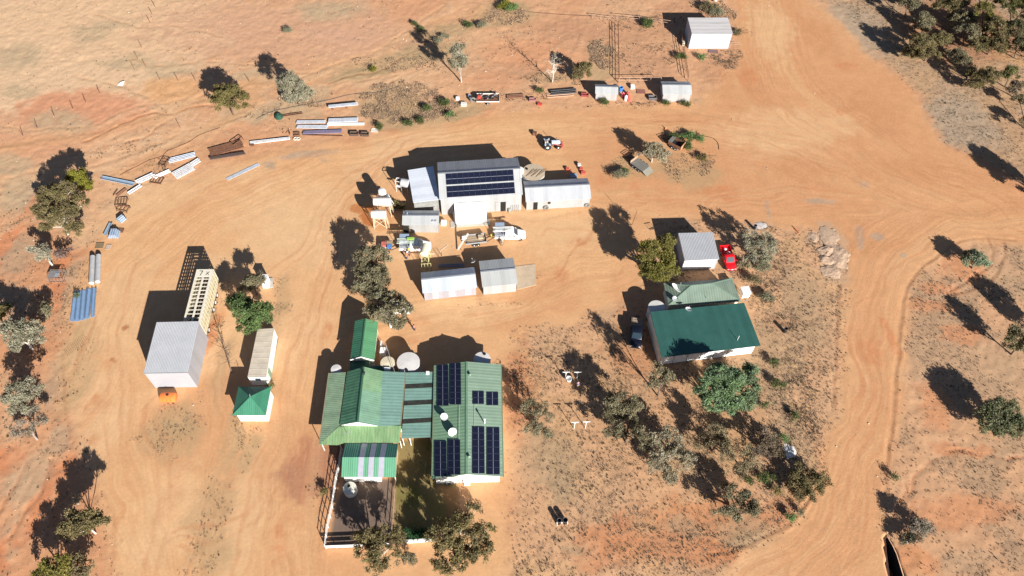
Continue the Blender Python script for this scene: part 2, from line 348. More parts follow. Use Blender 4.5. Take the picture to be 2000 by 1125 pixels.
# centre grove and its grass
grove = poly_mask([(1000, 650), (1130, 640), (1250, 600), (1290, 430), (1500, 440), (1630, 470), (1648, 560), (1645, 700), (1630, 830), (1590, 960), (1520, 1030), (1440, 1080), (1380, 1180), (990, 1180), (990, 950), (1000, 800)], XW, YW, 2)
paint(grove, (214, 168, 130), .9)
paint(grove * sm(.5, .64, n3), (200, 160, 126), .6); paint(grove * sm(.5, .66, n5), (214, 172, 128), .6)
for b in [(1400, 1010, 170, 40, 8), (1300, 1080, 180, 30, 0), (1540, 640, 30, 14, 0), (1420, 1080, 60, 20, 0), (1180, 1040, 60, 26, 0), (1010, 760, 40, 90, 0), (1240, 700, 60, 40, 0)]: paint(blob(*b, .6), (205, 140, 98), .75)
for b in [(1090, 960, 22, 24, 0), (1100, 920, 40, 70, 0), (1320, 1040, 40, 20, 0), (1110, 1065, 25, 12, 0), (1060, 900, 50, 50, 0), (1500, 720, 70, 80, 0), (1560, 600, 50, 80, 0), (1330, 900, 60, 60, 0), (1550, 860, 40, 80, 0), (1450, 1040, 60, 40, 0)]: paint(blob(*b, .6) * (.4 + .9 * n4), (180, 152, 122), .75)
paint(blob(1280, 770, 200, 150, 0, .5) * (.3 + .9 * n5), (196, 152, 112), .5)
# right paddock
right = poly_mask([(1765, 640), (1790, 560), (1840, 506), (1900, 482), (2200, 476), (2200, 1250), (1740, 1250), (1730, 1000), (1745, 900), (1758, 790)], XW, YW, 1.2)
paint(right, (211, 165, 128), .85); paint(right * sm(.5, .64, n3), (180, 148, 120), .7)
for b in [(1960, 530, 60, 50), (1900, 700, 80, 60), (1990, 740, 60, 60), (1960, 870, 70, 20), (1900, 1100, 70, 20), (1790, 720, 30, 50)]: paint(blob(*b, 0, .6) * (.4 + .9 * n4), (192, 158, 128), .65)
for b in [(1840, 560, 40, 12), (1820, 600, 60, 14), (1880, 660, 50, 16), (1820, 800, 30, 40), (1880, 875, 60, 10), (1800, 1090, 40, 24), (1900, 1000, 90, 30), (1890, 520, 40, 30)]: paint(blob(*b, 0, .6), (212, 148, 106), .75)
# top right bush floor
tr = poly_mask([(1540, -40), (1650, 20), (1720, 110), (1800, 190), (1850, 270), (2010, 380), (2200, 420), (2200, -100), (1540, -100)], XW, YW, 1.6)
paint(tr, (190, 156, 124), .85); paint(tr * sm(.46, .62, n3), (186, 156, 130), .65)
paint(blob(1670, 60, 60, 50, 0, .5) * (.5 + .8 * n4), (178, 158, 140), .8); paint(blob(1880, 240, 60, 50, 30, .5) * (.5 + .8 * n4), (178, 158, 140), .8)
paint(blob(1985, 118, 90, 14, -25, .4), (216, 172, 128), .9); paint(blob(1560, 30, 50, 30, 0, .6), (196, 146, 108), .7)
paint(blob(1880, 60, 110, 60, 0, .5), (176, 118, 84), .6)
# yard
paint(yard, (227, 176, 129), .95)
yn = fbm(X * .07 + 13, Y * .07, 5)
paint(yard * sm(.5, .66, yn), (214, 158, 114), .65); paint(yard * sm(.52, .68, n2), (231, 190, 148), .6)
rightroad = poly_mask([(1400, -60), (1700, 0), (2200, 380), (2200, 480), (1780, 560), (1740, 1200), (1350, 1200), (1640, 900), (1620, 480), (1150, 400), (1150, 220), (1380, 200)], XW, YW, 6)
paint(yard * rightroad, (214, 157, 113), .75)
for b in [(1590, 70, 30, 60, 30), (1700, 230, 60, 40, 0), (1450, 170, 50, 40, 0), (1560, 330, 70, 24, 0), (1760, 330, 90, 20, 0), (1330, 240, 70, 8, 0), (1700, 480, 60, 18, 0)]: paint(blob(*b, .6), (206, 148, 104), .55)
for b in [(1410, 375, 34, 10, 8), (1425, 380, 26, 12, 0), (1370, 368, 28, 8, 8), (1240, 375, 14, 14, 0), (1290, 380, 16, 14, 0), (1180, 345, 18, 14, 0), (1130, 478, 24, 9, 0), (1100, 535, 16, 16, 30), (1605, 372, 34, 6, 0), (1640, 220, 30, 8, 30), (1660, 130, 22, 9, 0), (1460, 155, 18, 18, 0), (1700, 690, 26, 26, 0), (1735, 660, 9, 40, 0), (780, 655, 12, 12, 0), (795, 665, 22, 8, 0), (600, 960, 7, 26, 0), (660, 905, 6, 10, 0), (410, 660, 14, 60, -10), (420, 640, 8, 30, 0), (640, 640, 8, 18, 0), (180, 800, 16, 30, 0), (190, 860, 14, 10, 0), (330, 960, 20, 50, -15), (545, 1060, 18, 60, 0), (130, 960, 14, 60, 0), (1240, 620, 40, 40, 0)]:
    paint(blob(*b, .6, 3) * (.35 + 1.1 * sm(.35, .7, n6 * .5 + n5 * .5)), (208, 138, 94), .55)
for b in [(240, 600, 80, 100, 0), (310, 1010, 60, 100, -10), (560, 430, 110, 60, 20), (900, 600, 120, 22, 0), (1080, 450, 90, 40, 0), (1540, 250, 120, 40, 10), (1500, 60, 40, 60, 0), (480, 1000, 40, 110, 0)]: paint(blob(*b, .6), (232, 190, 146), .6)
for b in [(600, 300, 60, 7, 12), (528, 320, 14, 7, 0), (635, 312, 6, 4, 0), (1605, 395, 30, 6, 0), (1690, 360, 10, 6, 0), (1480, 440, 22, 9, 0), (1680, 465, 9, 22, -15), (1715, 465, 12, 8, 0), (1500, 410, 5, 18, 0), (1765, 500, 10, 6, 0)]: paint(blob(*b, .5, 1.5) * (.5 + .8 * n4), (184, 160, 142), .8)
for b in [(450, 860, 26, 60, 0), (330, 860, 44, 50, 0), (340, 820, 40, 40, 0), (410, 990, 50, 60, -10), (440, 720, 14, 70, 0), (490, 880, 20, 40, 0), (420, 1060, 50, 40, 0), (545, 580, 18, 40, 0), (1230, 330, 40, 24, 0), (1320, 320, 60, 30, 0), (1350, 345, 50, 20, 0), (150, 740, 22, 80, 0), (150, 660, 22, 40, 0)]:
    paint(blob(*b, .6) * (.35 + 1.0 * n4), (190, 158, 120), .75)
paint(blob(615, 920, 50, 60, 0, .5), (178, 124, 98), .75); paint(blob(600, 870, 26, 30, 0, .5), (190, 130, 98), .6)
paint(blob(712, 408, 26, 8, 0, .3, 1.2), (190, 118, 66), .9); paint(blob(722, 428, 12, 16, 40, .3, 1.2), (186, 112, 62), .9)
paint(blob(760, 420, 20, 20, 0, .5), (204, 146, 96), .5)
for b in [(244, 641, 7, 4, 0), (222, 706, 6, 4, 0)]: paint(blob(*b, .3, .5), (176, 112, 70), .9)
paint(blob(855, 960, 60, 60, 0, .3, 1), (132, 112, 66), .0)
# house garden: gravel court and lawn
court = poly_mask([(672, 935), (772, 935), (766, 1036), (765, 1066), (640, 1066), (652, 1000)], XW * .15 + X * .85, YW * .15 + Y * .85, .4)
paint(court, (126, 108, 100), .96); paint(court * sm(.5, .7, n4), (146, 126, 114), .7)
lawn = poly_mask([(776, 860), (846, 856), (846, 936), (893, 940), (893, 1034), (840, 1036), (768, 1036)], X, Y, .4)
paint(lawn, (148, 130, 86), .95); paint(lawn * sm(.45, .62, n3), (122, 118, 62), .7)
paint(poly_mask([(860, 945), (893, 955), (893, 990), (880, 1000), (868, 975), (852, 950)], X, Y, .3), (184, 140, 96), .95)
paint(poly_mask([(876, 985), (884, 985), (884, 1034), (878, 1034)], X, Y, .25), (176, 136, 94), .95)
pad = poly_mask([(1596, 432), (1622, 434), (1655, 470), (1654, 552), (1610, 552), (1604, 520), (1606, 480), (1575, 475), (1578, 455), (1600, 452)], XW * .2 + X * .8, YW * .2 + Y * .8, .8)
paint(pad, (200, 166, 138), .8)
# wheel lanes: distance along / across a few driving lines, kept as attributes for fine streaks
lanes = [([(1300, 1300), (1450, 1125), (1560, 1050), (1640, 950), (1690, 840), (1700, 700), (1705, 600), (1760, 500), (1860, 440), (2000, 430), (2300, 430)], 11),
         ([(1480, -80), (1480, 60), (1520, 170), (1640, 270), (1800, 370), (2000, 440), (2300, 500)], 11),
         ([(100, 900), (190, 720), (240, 520), (400, 400), (620, 300), (900, 255), (1200, 240), (1500, 270), (1750, 340)], 9),
         ([(560, 1250), (575, 1000), (600, 800), (620, 600), (680, 420), (760, 310), (900, 260)], 5),
         ([(395, 1250), (400, 1000), (415, 850), (430, 700)], 2.2), ([(330, 1250), (250, 1000), (230, 800), (215, 650), (260, 480)], 6),
         ([(1040, 420), (1160, 400), (1300, 400), (1500, 400), (1700, 410)], 4), ([(690, 640), (800, 620), (1000, 590), (1200, 520)], 5)]
ld = np.zeros(X.size); ls = np.zeros(X.size); lw = np.zeros(X.size)
for p, w in lanes:
    d, s_, sg = seg_dist(p, X + wx * 4, Y + wy * 4); q = sm(w * 1.25, w * .5, d); m = q > lw
    ld = np.where(m, d * sg, ld); ls = np.where(m, s_, ls); lw = np.where(m, q, lw)
lw = lw * yard
st1 = vnoise(ld * 1.3 + 300, ls * .03 + 20); st2 = vnoise(ld * .45 + 200, ls * .02 + 80)
paint(lw * sm(.5, .8, st1), (208, 150, 106), .3); paint(lw * sm(.5, .78, st2), (230, 186, 140), .3)
# single vehicles' wheel marks: pairs of thin broken lines, and dry drainage lines in the upper paddock
ruts = [[(240, 1125), (262, 1000), (250, 880), (222, 760), (230, 640), (280, 520), (400, 430)], [(300, 1125), (318, 1000), (330, 900), (300, 800)], [(395, 1125), (412, 960), (418, 840), (432, 720), (436, 640)],
        [(350, 1030), (420, 1040), (500, 1010), (560, 940)], [(345, 1052), (420, 1060), (505, 1032), (575, 960)], [(590, 1125), (596, 960), (590, 820), (612, 640), (668, 440), (730, 330), (860, 268)], [(480, 1125), (520, 960), (560, 800), (590, 620)],
        [(520, 560), (620, 470), (690, 350), (800, 275), (960, 240), (1180, 232)], [(1020, 610), (1120, 560), (1200, 440), (1300, 402), (1500, 398)], [(900, 610), (1020, 600), (1110, 540), (1180, 430)], [(1150, 250), (1300, 238), (1480, 262), (1620, 330), (1800, 410), (2000, 452)],
        [(1460, 0), (1475, 120), (1540, 230), (1700, 330), (1900, 420)], [(1500, 0), (1560, 120), (1650, 220), (1800, 330), (1990, 430)], [(1400, 395), (1560, 380), (1720, 400), (1860, 440), (2000, 460)], [(1660, 1125), (1690, 960), (1708, 800), (1705, 640), (1740, 540), (1830, 470)],
        [(1500, 1125), (1600, 1040), (1660, 930), (1690, 780), (1690, 600)], [(1440, 1125), (1560, 1062), (1640, 960), (1672, 820), (1665, 660)], [(1560, 1125), (1640, 1030), (1690, 900), (1712, 760)], [(1668, 1125), (1700, 1000), (1722, 860)], [(150, 760), (200, 620), (280, 470), (430, 370), (560, 330)], [(1080, 470), (1180, 470), (1260, 400)]]
for e in ruts:
    d_, s2_, g_ = seg_dist(e, X + wx * 5, Y + wy * 5); brk = np.clip(1.8 * fbm(s2_ * .12 + e[0][0], d_ * .6, 3) - .35, 0, 1)
    for off_ in (0, 1.7):
        dd = np.abs(d_ * g_ - off_); paint(sm(.42, .12, dd) * brk, (202, 142, 100), .38); paint(sm(.8, .45, dd) * sm(.3, .5, dd) * brk, (234, 192, 150), .22)
washes = [[(0, 250), (90, 262), (180, 238), (260, 205), (360, 190)], [(150, 140), (240, 160), (300, 200), (345, 215)], [(250, 115), (330, 128), (420, 120), (520, 130), (610, 140)], [(60, 330), (160, 300), (260, 300), (380, 250), (480, 215)], [(0, 360), (100, 330), (200, 330), (320, 280)],
          [(560, 150), (660, 128), (740, 90), (820, 40), (870, 0)], [(600, 175), (700, 165), (780, 150), (830, 170)], [(0, 440), (60, 420), (130, 350)], [(180, 30), (260, 60), (330, 52), (440, 80)], [(650, 230), (700, 210), (760, 170), (840, 130)], [(20, 700), (10, 820), (40, 930)], [(100, 880), (60, 960), (20, 1080)]]
for e in washes:
    m = stroke(e, .30, .8, 5.5) * np.clip(2.2 * n4 - .5, 0, 1); paint(m, (176, 124, 88), .6); paint(stroke([(a + 3, b_ + 5) for a, b_ in e], 1.1, .8, 5.5) * n4, (228, 190, 152), .6); relief_w = m if e is washes[0] else relief_w + m
# tight turning marks and windrow edges
edges_px = [[(1990, 470), (1930, 466), (1880, 474), (1845, 492), (1810, 520), (1785, 552), (1768, 590), (1758, 650), (1755, 700), (1750, 790), (1742, 860), (1732, 930)],
            [(1965, 474), (1968, 500), (1958, 530), (1935, 556), (1890, 570), (1850, 580)], [(1380, 1090), (1440, 1075), (1490, 1050), (1535, 1030), (1575, 990), (1602, 955)],
            [(1735, 1040), (1738, 950), (1742, 870)], [(1640, 560), (1640, 640), (1636, 720), (1632, 800)], [(1935, 470), (1945, 490), (1940, 520), (1900, 550), (1860, 570)],
            [(205, 960), (225, 1010), (240, 1060)], [(125, 690), (128, 780), (140, 860)]]
relief = -relief_w * .08
for e in edges_px:
    m = stroke(e, .17, .7, 1.4) * np.clip(.2 + 1.5 * n4, 0, 1); paint(m, (190, 128, 88), .4); relief += m * .06; relief -= stroke([(a - 5, b - 2) for a, b in e], .3, .5, .8) * .05
# rills (eroded little channels)
rills_px = [[(1790, 990), (1800, 960), (1815, 920), (1850, 880), (1885, 872), (1930, 884), (1960, 888), (2000, 884)], [(1765, 1010), (1785, 980), (1790, 950)],
            [(170, 275), (240, 235), (300, 215), (345, 215), (375, 208), (420, 206)], [(250, 280), (290, 262), (310, 240), (345, 216)], [(640, 165), (700, 150), (740, 140), (780, 115)],
            [(20, 1050), (60, 990), (95, 950), (110, 900)], [(0, 1000), (30, 960), (60, 900)], [(85, 560), (60, 600), (50, 640)]]
for e in rills_px:
    m = stroke(e, .22, .8, 4.5) * np.clip(n4 * 2 - .3, 0, 1); paint(m, (188, 122, 82), .6); relief -= m * .12
# the earth banks and general unevenness
rough_zone = np.clip(1 - yard, 0, 1)
relief += (n4 - .5) * .16 * rough_zone + (fbm(X * 1.6, Y * 1.6, 3) - .5) * .10 * rough_zone
relief += lw * (vnoise(ld * 2.2, ls * .05) - .5) * .035
garden = np.clip(court + lawn, 0, 1)
relief *= (1 - garden)
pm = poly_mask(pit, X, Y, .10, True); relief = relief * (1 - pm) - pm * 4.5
paint(sm(.05, .5, pm), (60, 42, 34), .95)  # pit soil painted darker, deep shade put into its colour
paint(poly_mask([(1762, 1075), (1790, 1066), (1815, 1085), (1812, 1120), (1765, 1125)], XW, YW, 1), (212, 150, 104), .5)
relief = relief * near
# stockyard and shed surrounds
for b in [(1395, 1065, 30, 10, 0)]: paint(blob(*b, .5), (205, 140, 98), .6)
_sat = ((col[:, 0] - col[:, 2]) / col[:, 0])[:, None]; col = np.clip(col * np.array([1.0, .965, .925]) * (1 + np.array([-.015, .03, .0]) + np.array([0, 0, .24]) * (_sat - .35)), 0, 1)
me = bpy.data.meshes.new('ground')
nx, ny = len(XS), len(YS); idx = np.arange(nx * ny).reshape(ny, nx)
quads = np.stack([idx[:-1, :-1], idx[:-1, 1:], idx[1:, 1:], idx[1:, :-1]], -1).reshape(-1, 4)
def fast_mesh(me, V, Q, smooth=False):
    k = Q.shape[1]; me.vertices.add(len(V)); me.vertices.foreach_set('co', V.astype(np.float32).ravel())
    me.loops.add(Q.size); me.loops.foreach_set('vertex_index', Q.astype(np.int32).ravel())
    me.polygons.add(len(Q)); me.polygons.foreach_set('loop_start', np.arange(0, Q.size, k, dtype=np.int32))
    me.polygons.foreach_set('loop_total', np.full(len(Q), k, dtype=np.int32))
    if smooth: me.polygons.foreach_set('use_smooth', np.ones(len(Q), bool))
    me.update(calc_edges=True)
fast_mesh(me, np.stack([X, Y, relief], 1), quads, True)
ca = me.color_attributes.new('soil', 'FLOAT_COLOR', 'POINT'); ca.data.foreach_set('color', np.concatenate([col, np.ones((len(col), 1))], 1).astype(np.float32).ravel())
la = me.attributes.new('lane', 'FLOAT_VECTOR', 'POINT'); la.data.foreach_set('vector', np.stack([ld, ls, lw], 1).astype(np.float32).ravel())
ra = me.attributes.new('rough_zone', 'FLOAT', 'POINT'); ra.data.foreach_set('value', (rough_zone * (1 - garden)).astype(np.float32))
gm = bpy.data.materials.new('red_earth'); gm.use_nodes = True; t = gm.node_tree; N = t.nodes; L = t.links
b = N['Principled BSDF']; b.inputs['Roughness'].default_value = 0.95; b.inputs['Specular IOR Level'].default_value = 0.1
a_s = N.new('ShaderNodeAttribute'); a_s.attribute_name = 'soil'; a_l = N.new('ShaderNodeAttribute'); a_l.attribute_name = 'lane'; a_r = N.new('ShaderNodeAttribute'); a_r.attribute_name = 'rough_zone'
tc = N.new('ShaderNodeTexCoord')
def noise(scale, detail=6, rough=.6, vec=None):
    n = N.new('ShaderNodeTexNoise'); n.inputs['Scale'].default_value = scale; n.inputs['Detail'].default_value = detail; n.inputs['Roughness'].default_value = rough
    L.new(vec or tc.outputs['Object'], n.inputs['Vector']); return n.outputs[0]
def rng(s_, a0, a1, b0, b1):
    r = N.new('ShaderNodeMapRange'); r.inputs[1].default_value = a0; r.inputs[2].default_value = a1; r.inputs[3].default_value = b0; r.inputs[4].default_value = b1; L.new(s_, r.inputs[0]); return r.outputs[0]
def mth(op, x, y):
    m = N.new('ShaderNodeMath'); m.operation = op
    for i, q in enumerate((x, y)):
        if isinstance(q, (int, float)): m.inputs[i].default_value = q
        else: L.new(q, m.inputs[i])
    return m.outputs[0]
def mixc(f, A, B):
    m = N.new('ShaderNodeMix'); m.data_type = 'RGBA'; L.new(f, m.inputs['Factor'])
    for k_, q in (('A', A), ('B', B)):
        if isinstance(q, tuple): m.inputs[k_].default_value = (*q, 1)
        else: L.new(q, m.inputs[k_])
    return m.outputs['Result']
fine = noise(2.2, 9, .72); mid = noise(.45, 6, .6); tiny = noise(7, 5, .7)
sepl = N.new('ShaderNodeSeparateXYZ'); L.new(a_l.outputs['Vector'], sepl.inputs[0])
cmb = N.new('ShaderNodeCombineXYZ'); L.new(mth('MULTIPLY', sepl.outputs[0], 3.4), cmb.inputs[0]); L.new(mth('MULTIPLY', sepl.outputs[1], .16), cmb.inputs[1])
streak = noise(1.0, 5, .6, cmb.outputs[0])
k1 = mth('MULTIPLY', rng(fine, .3, .7, .90, 1.10), rng(mid, .3, .7, .93, 1.07))
k2 = mth('MULTIPLY', mth('SUBTRACT', streak, .5), mth('MULTIPLY', sepl.outputs[2], .34))
k = mth('ADD', k1, k2)
sc = N.new('ShaderNodeVectorMath'); sc.operation = 'SCALE'; L.new(a_s.outputs['Color'], sc.inputs[0]); L.new(k, sc.inputs['Scale'])
# litter and dry stubble: small dark and pale flecks that belong to the rough ground
fk = mth('MULTIPLY', rng(tiny, .60, .68, 0, 1), mth('MULTIPLY', rng(mid, .42, .62, 0.1, 1), a_r.outputs['Fac']))
c1 = mixc(mth('MULTIPLY', fk, .30), sc.outputs[0], (0.10, 0.07, 0.05))
pk = mth('MULTIPLY', rng(noise(9, 4, .6), .66, .72, 0, 1), a_r.outputs['Fac'])
c2 = mixc(mth('MULTIPLY', pk, .45), c1, (0.55, 0.46, 0.35))
L.new(c2, b.inputs['Base Color'])
bp = N.new('ShaderNodeBump'); bp.inputs['Strength'].default_value = .4; bp.inputs['Distance'].default_value = .10
L.new(mth('ADD', mth('ADD', mth('MULTIPLY', fine, .8), mth('MULTIPLY', tiny, .35)), mth('MULTIPLY', k2, 1.2)), bp.inputs['Height']); L.new(bp.outputs[0], b.inputs['Normal'])
me.materials.append(gm)
go = bpy.data.objects.new('ground', me); COL.objects.link(go); go['kind'] = 'structure'
ZG = relief.reshape(ny, nx)
def gz(x, y):
    i = np.clip(np.searchsorted(XS, x) - 1, 0, nx - 2); j = np.clip(np.searchsorted(YS, y) - 1, 0, ny - 2)
    return ZG[j, i]
#@@PART2
def L2(a, b): return (1000 + .1511 * a, 250 + .1511 * b)
def NE2(a, b): return (1120 + .1955 * a, .1955 * b)
# ------------------------------------------------------------------ buildings
def rect_pts(x0, y0, x1, y1): return [(x0, y0), (x1, y0), (x1, y1), (x0, y1)]
def gable(name, label, A, B, C, ze, zr, wall, roof, roofm2=None, ov=0.18, cat='shed', ze_b=None, cap=True, group=None, rib='X'):
    """shed whose ridge runs along its long front: front eave A-B, back eave corner C"""
    fr, L_, D = frame3(A, B, C, ze); ze_b = ze_b or ze
    t = thing(name, label, cat, fr.o, fr.a, group)
    MB().prism([(ov, 0), (D - ov, 0), (D - ov, ze_b - .06), (D / 2, zr - .1), (ov, ze - .06)], ov, L_ - ov).build('wall', wall, t)
    r = MB(); r.slab([(0, 0, ze), (L_, 0, ze), (L_, D / 2, zr), (0, D / 2, zr)], .05); r.slab([(0, D / 2 + .003, zr), (L_, D / 2 + .003, zr), (L_, D, ze_b), (0, D, ze_b)], .05)
    ro = r.build('roof', roof, t)
    if cap:
        c = MB(); c.bar((0, D / 2, zr + .03), (L_, D / 2, zr + .03), .28, .035).build('ridge_cap', steel, ro)
    return t, fr, L_, D
def panelbox(parent, name, m, x0, y0, z0, x1, y1, z1): return MB().box(x0, y0, z0, x1, y1, z1).build(name, m, parent)
def flatroof(name, label, A, B, C, z, zb, wall, roof, wallm_label=None, ov=0.0, cat='shed'):
    fr, L_, D = frame3(A, B, C, z)
    t = thing(name, label, cat, fr.o, fr.a)
    e = .06
    MB().foot(rect_pts(e, e, L_ - e, D - e), 0, [z - .06, z - .06, zb - .06, zb - .06]).build('wall', wall, t)
    MB().slab([(-ov, -ov, z), (L_ + ov, -ov, z), (L_ + ov, D + ov, zb), (-ov, D + ov, zb)], .06).build('roof', roof, t)
    return t, fr, L_, D
def door_open(t, x0, x1, z1, y=0, leaf=True):
    MB().box(x0, y - .004, .02, x1, y + .05, z1).build('doorway', opening, t)
    if leaf: MB().bar((x0, y - .02, z1 / 2), (x0 - .02, y - .8, z1 / 2), .04, z1).build('door', wall_white, t)

# --- tall machinery shed on the left
fr, L_, D = frame3((280, 728.5), (366.5, 727), (305.7, 629.3), 4.7)
t = thing('farm_shed', 'tall pale corrugated shed with a ribbed flat roof, butted against the cream stock crate', 'shed', fr.o, fr.a)
e = .05; sk = .0
c0 = fr.l(280, 728.5, 4.7); c1 = fr.l(366.5, 727, 4.7); c2 = fr.l(388.6, 627.4, 4.95); c3_ = fr.l(305.7, 629.3, 4.95)
MB().foot([(c0[0] + e, c0[1] + e), (c1[0] - e, c1[1] + e), (c2[0] - e, c2[1] - e), (c3_[0] + e, c3_[1] - e)], 0, [4.62, 4.62, 4.87, 4.87]).build('wall', mat('bright_metal_wall', (0.335, 0.345, 0.38), .5, .05, .05, .7, rib='Y', ribp=.22, ribs=.3), t)
r = MB().slab([c0, c1, c2, c3_], .06)
for i in range(28):
    f = (i + .5) / 28
    a_ = [c0[k] * (1 - f) + c1[k] * f for k in range(3)]; b_ = [c3_[k] * (1 - f) + c2[k] * f for k in range(3)]
    r.bar((a_[0], a_[1] + .02, a_[2] + .02), (b_[0], b_[1] - .02, b_[2] + .02), .055, .05)
r.build('roof', mat('galvanised_roof', (0.52, 0.53, 0.56), .45, .2, .06, .6), t)
g = MB(); g.bar((c0[0] - .03, c0[1] - .06, 4.66), (c1[0] + .03, c1[1] - .06, 4.66), .1, .12).build('gutter', steel, t)

# --- cream stock crate trailer
fa = G(355, 640, 4.4) * 0 + G(357.5, 632, 4.3); ta = G(385, 526.5, 4.3); w1 = G(411, 526.5, 4.3)
u = ta - fa; LL = float(np.linalg.norm(u)); ang = math.atan2(u[1], u[0]); wdt = 2.55
t = thing('stock_crate', 'long cream double-deck cattle crate trailer standing against the tall shed', 'trailer', fa, ang)
cream = mat('cream_paint', (0.60, 0.53, 0.37), .55, 0, .08, 2); creamw = mat('cream_white_paint', (0.66, 0.62, 0.52), .5, 0, .08, 2)
Hc = 4.3
for yy, nm in ((-wdt, 'near'), (0, 'far')):
    s_ = MB()
    for k in range(15): s_.bar((LL * k / 14, yy, 1.1), (LL * k / 14, yy, Hc), .07)
    for z in (1.25, 1.6, 1.95, 2.3, 2.75, 3.1, 3.45, 3.8, 4.2): s_.bar((0, yy, z), (LL, yy, z), .05, .2)
    s_.build('side_rails', cream, t)
for x in (0, LL):
    e_ = MB()
    for z in np.arange(1.25, 4.3, .35): e_.bar((x, -wdt, z), (x, 0, z), .05, .2)
    for y in (-wdt, -wdt / 2, 0): e_.bar((x, y, 1.1), (x, y, Hc), .08)
    e_.build('end_gate', creamw, t)
tp = MB()
for k in range(14): tp.bar((LL * k / 14 + .3, -wdt, Hc), (LL * k / 14 + .3, 0, Hc), .12, .06)
tp.box(0, -wdt - .12, Hc, LL, -wdt + .3, Hc + .06); tp.box(0, -.22, Hc, LL, .06, Hc + .06)
tp.box(0, -wdt / 2 - .15, Hc + .003, LL - 1.6, -wdt / 2 + .15, Hc + .055); tp.box(LL - 1.5, -wdt + .3, Hc + .01, LL, -.22, Hc + .07)
tp.build('roof_frame', creamw, t)
ms = MB()   # bracing shadows, laid as dark strips on the front roof sheet
ms.bar((LL - .35, -.5, Hc + .09), (LL - .35, -1.05, Hc + .09), .09, .02); ms.bar((LL - .4, -1.0, Hc + .09), (LL - 1.25, -.75, Hc + .09), .10, .02); ms.build('brace_shadow_strip', dark_steel, t); ms = MB()
ms.bar((LL - .5, -1.6, Hc + .09), (LL - 1.15, -2.1, Hc + .09), .07, .02); ms.bar((LL - .5, -2.1, Hc + .09), (LL - 1.15, -1.6, Hc + .09), .07, .02)
ms.build('brace_shadow_strip', dark_steel, t)
dk = MB(); dk.box(0, -wdt, .95, LL, 0, 1.1); dk.box(.02, -wdt + .05, 2.5, LL - .02, -.05, 2.56); dk.bar((0, -.7, .85), (LL, -.7, .85), .12, .2); dk.bar((0, -1.85, .85), (LL, -1.85, .85), .12, .2); dk.build('deck', mat('crate_deck', (.16, .12, .09), .8, 0, .3, 2), t)
for x in (LL - 2.4, LL - 3.8, LL - 5.2, 1.2):
    for y in (-wdt + .15, -.15):
        wh = MB().lathe([(.3, -.14), (.48, -.14), (.5, 0), (.48, .14), (.3, .14)], (x, y, .5), 16, 'Y').build('wheel', rubber, t)
        MB().lathe([(.05, -.16), (.28, -.155), (.28, .155), (.05, .16)], (x, y, .5), 12, 'Y').build('rim', paint_white, wh)

# --- orange plastic tank
o_, a_, l_ = head((314, 785), (344.5, 785)); t = thing('water_tank', 'low orange plastic tank with a black filler cap, in front of the tall shed', 'tank', o_, a_)
or_m = mat('orange_plastic', (0.80, 0.20, 0.05), .45, 0, .1, 1.5)
MB().lathe([(.3, -.0), (.78, .04), (.92, .3), (.95, .62), (.86, .95), (.5, 1.12), (.22, 1.15)], (0, 0, 0), 20, 'X')
m_ = MB()
for k, (xx, sc_) in enumerate([(0, .78), (.1, .95), (.35, 1), (l_ - .35, 1), (l_ - .1, .95), (l_, .78)]):
    for (y, z) in ((-.62, .05), (.62, .05), (.72, .45), (.6, .9), (.3, 1.08), (-.3, 1.08), (-.6, .9), (-.72, .45)): m_.v.append((xx, .5 + y * sc_, .06 + z * sc_))
for k in range(5):
    for j in range(8): m_.f.append((k * 8 + j, k * 8 + (j + 1) % 8, (k + 1) * 8 + (j + 1) % 8, (k + 1) * 8 + j))
m_.f += [tuple(range(8)), tuple(range(47, 39, -1))]
for x in (.6, 1.2, 1.75): m_.bar((x, -.2, .5), (x, -.23, 1.0), .08, .05)
m_.build('tank_body', or_m, t, True)
MB().lathe([(.2, 1.13), (.2, 1.22), (.05, 1.24)], (l_ * .52, .62, 0), 14).build('filler_cap', black_m, t)

# --- white transportable cabin
fr, L_, D = frame3((483.3, 737), (519.7, 737), (503, 642.7), 2.7)
t = thing('portable_cabin', 'long narrow white transportable cabin with a dusty flat grey-brown roof', 'cabin', fr.o, fr.a)
c0 = fr.l(483.3, 737, 2.7); c1 = fr.l(519.7, 737, 2.7); c2 = fr.l(535.7, 641, 2.7); c3_ = fr.l(503, 642.7, 2.7)
MB().foot([(c0[0] + .05, c0[1] + .05), (c1[0] - .05, c1[1] + .05), (c2[0] - .05, c2[1] - .05), (c3_[0] + .05, c3_[1] - .05)], .12, 2.64).build('wall', mat('cabin_white', (.74, .74, .73), .5, 0, .05, 1), t)
ro = MB().slab([c0, c1, c2, c3_], .05)
for i in range(9):
    f = i / 9 + .05; ro.bar([c0[k] * (1 - f) + c3_[k] * f for k in range(2)] + [2.71], [c1[k] * (1 - f) + c2[k] * f for k in range(2)] + [2.71], .05, .03)
ro.build('roof', mat('dusty_roof', (.50, .44, .36), .7, 0, .12, .8, stain=(.30, .25, .20), stain_amt=.4), t)
MB().box(c0[0] + 1.0, c0[1] - .05, 1.7, c0[0] + 1.8, c0[1] + .06, 2.3).build('window', glass, t)
MB().box(c1[0] - .08, c1[1] + 1.0, .15, c1[0] + .02, c1[1] + 1.9, 2.2).build('door', mat('cabin_door', (.20, .30, .22), .5), t)
MB().box(c0[0] + .2, c0[1] + .2, 0, c1[0] - .2, c2[1] - .2, .12).build('skid', dark_steel, t)

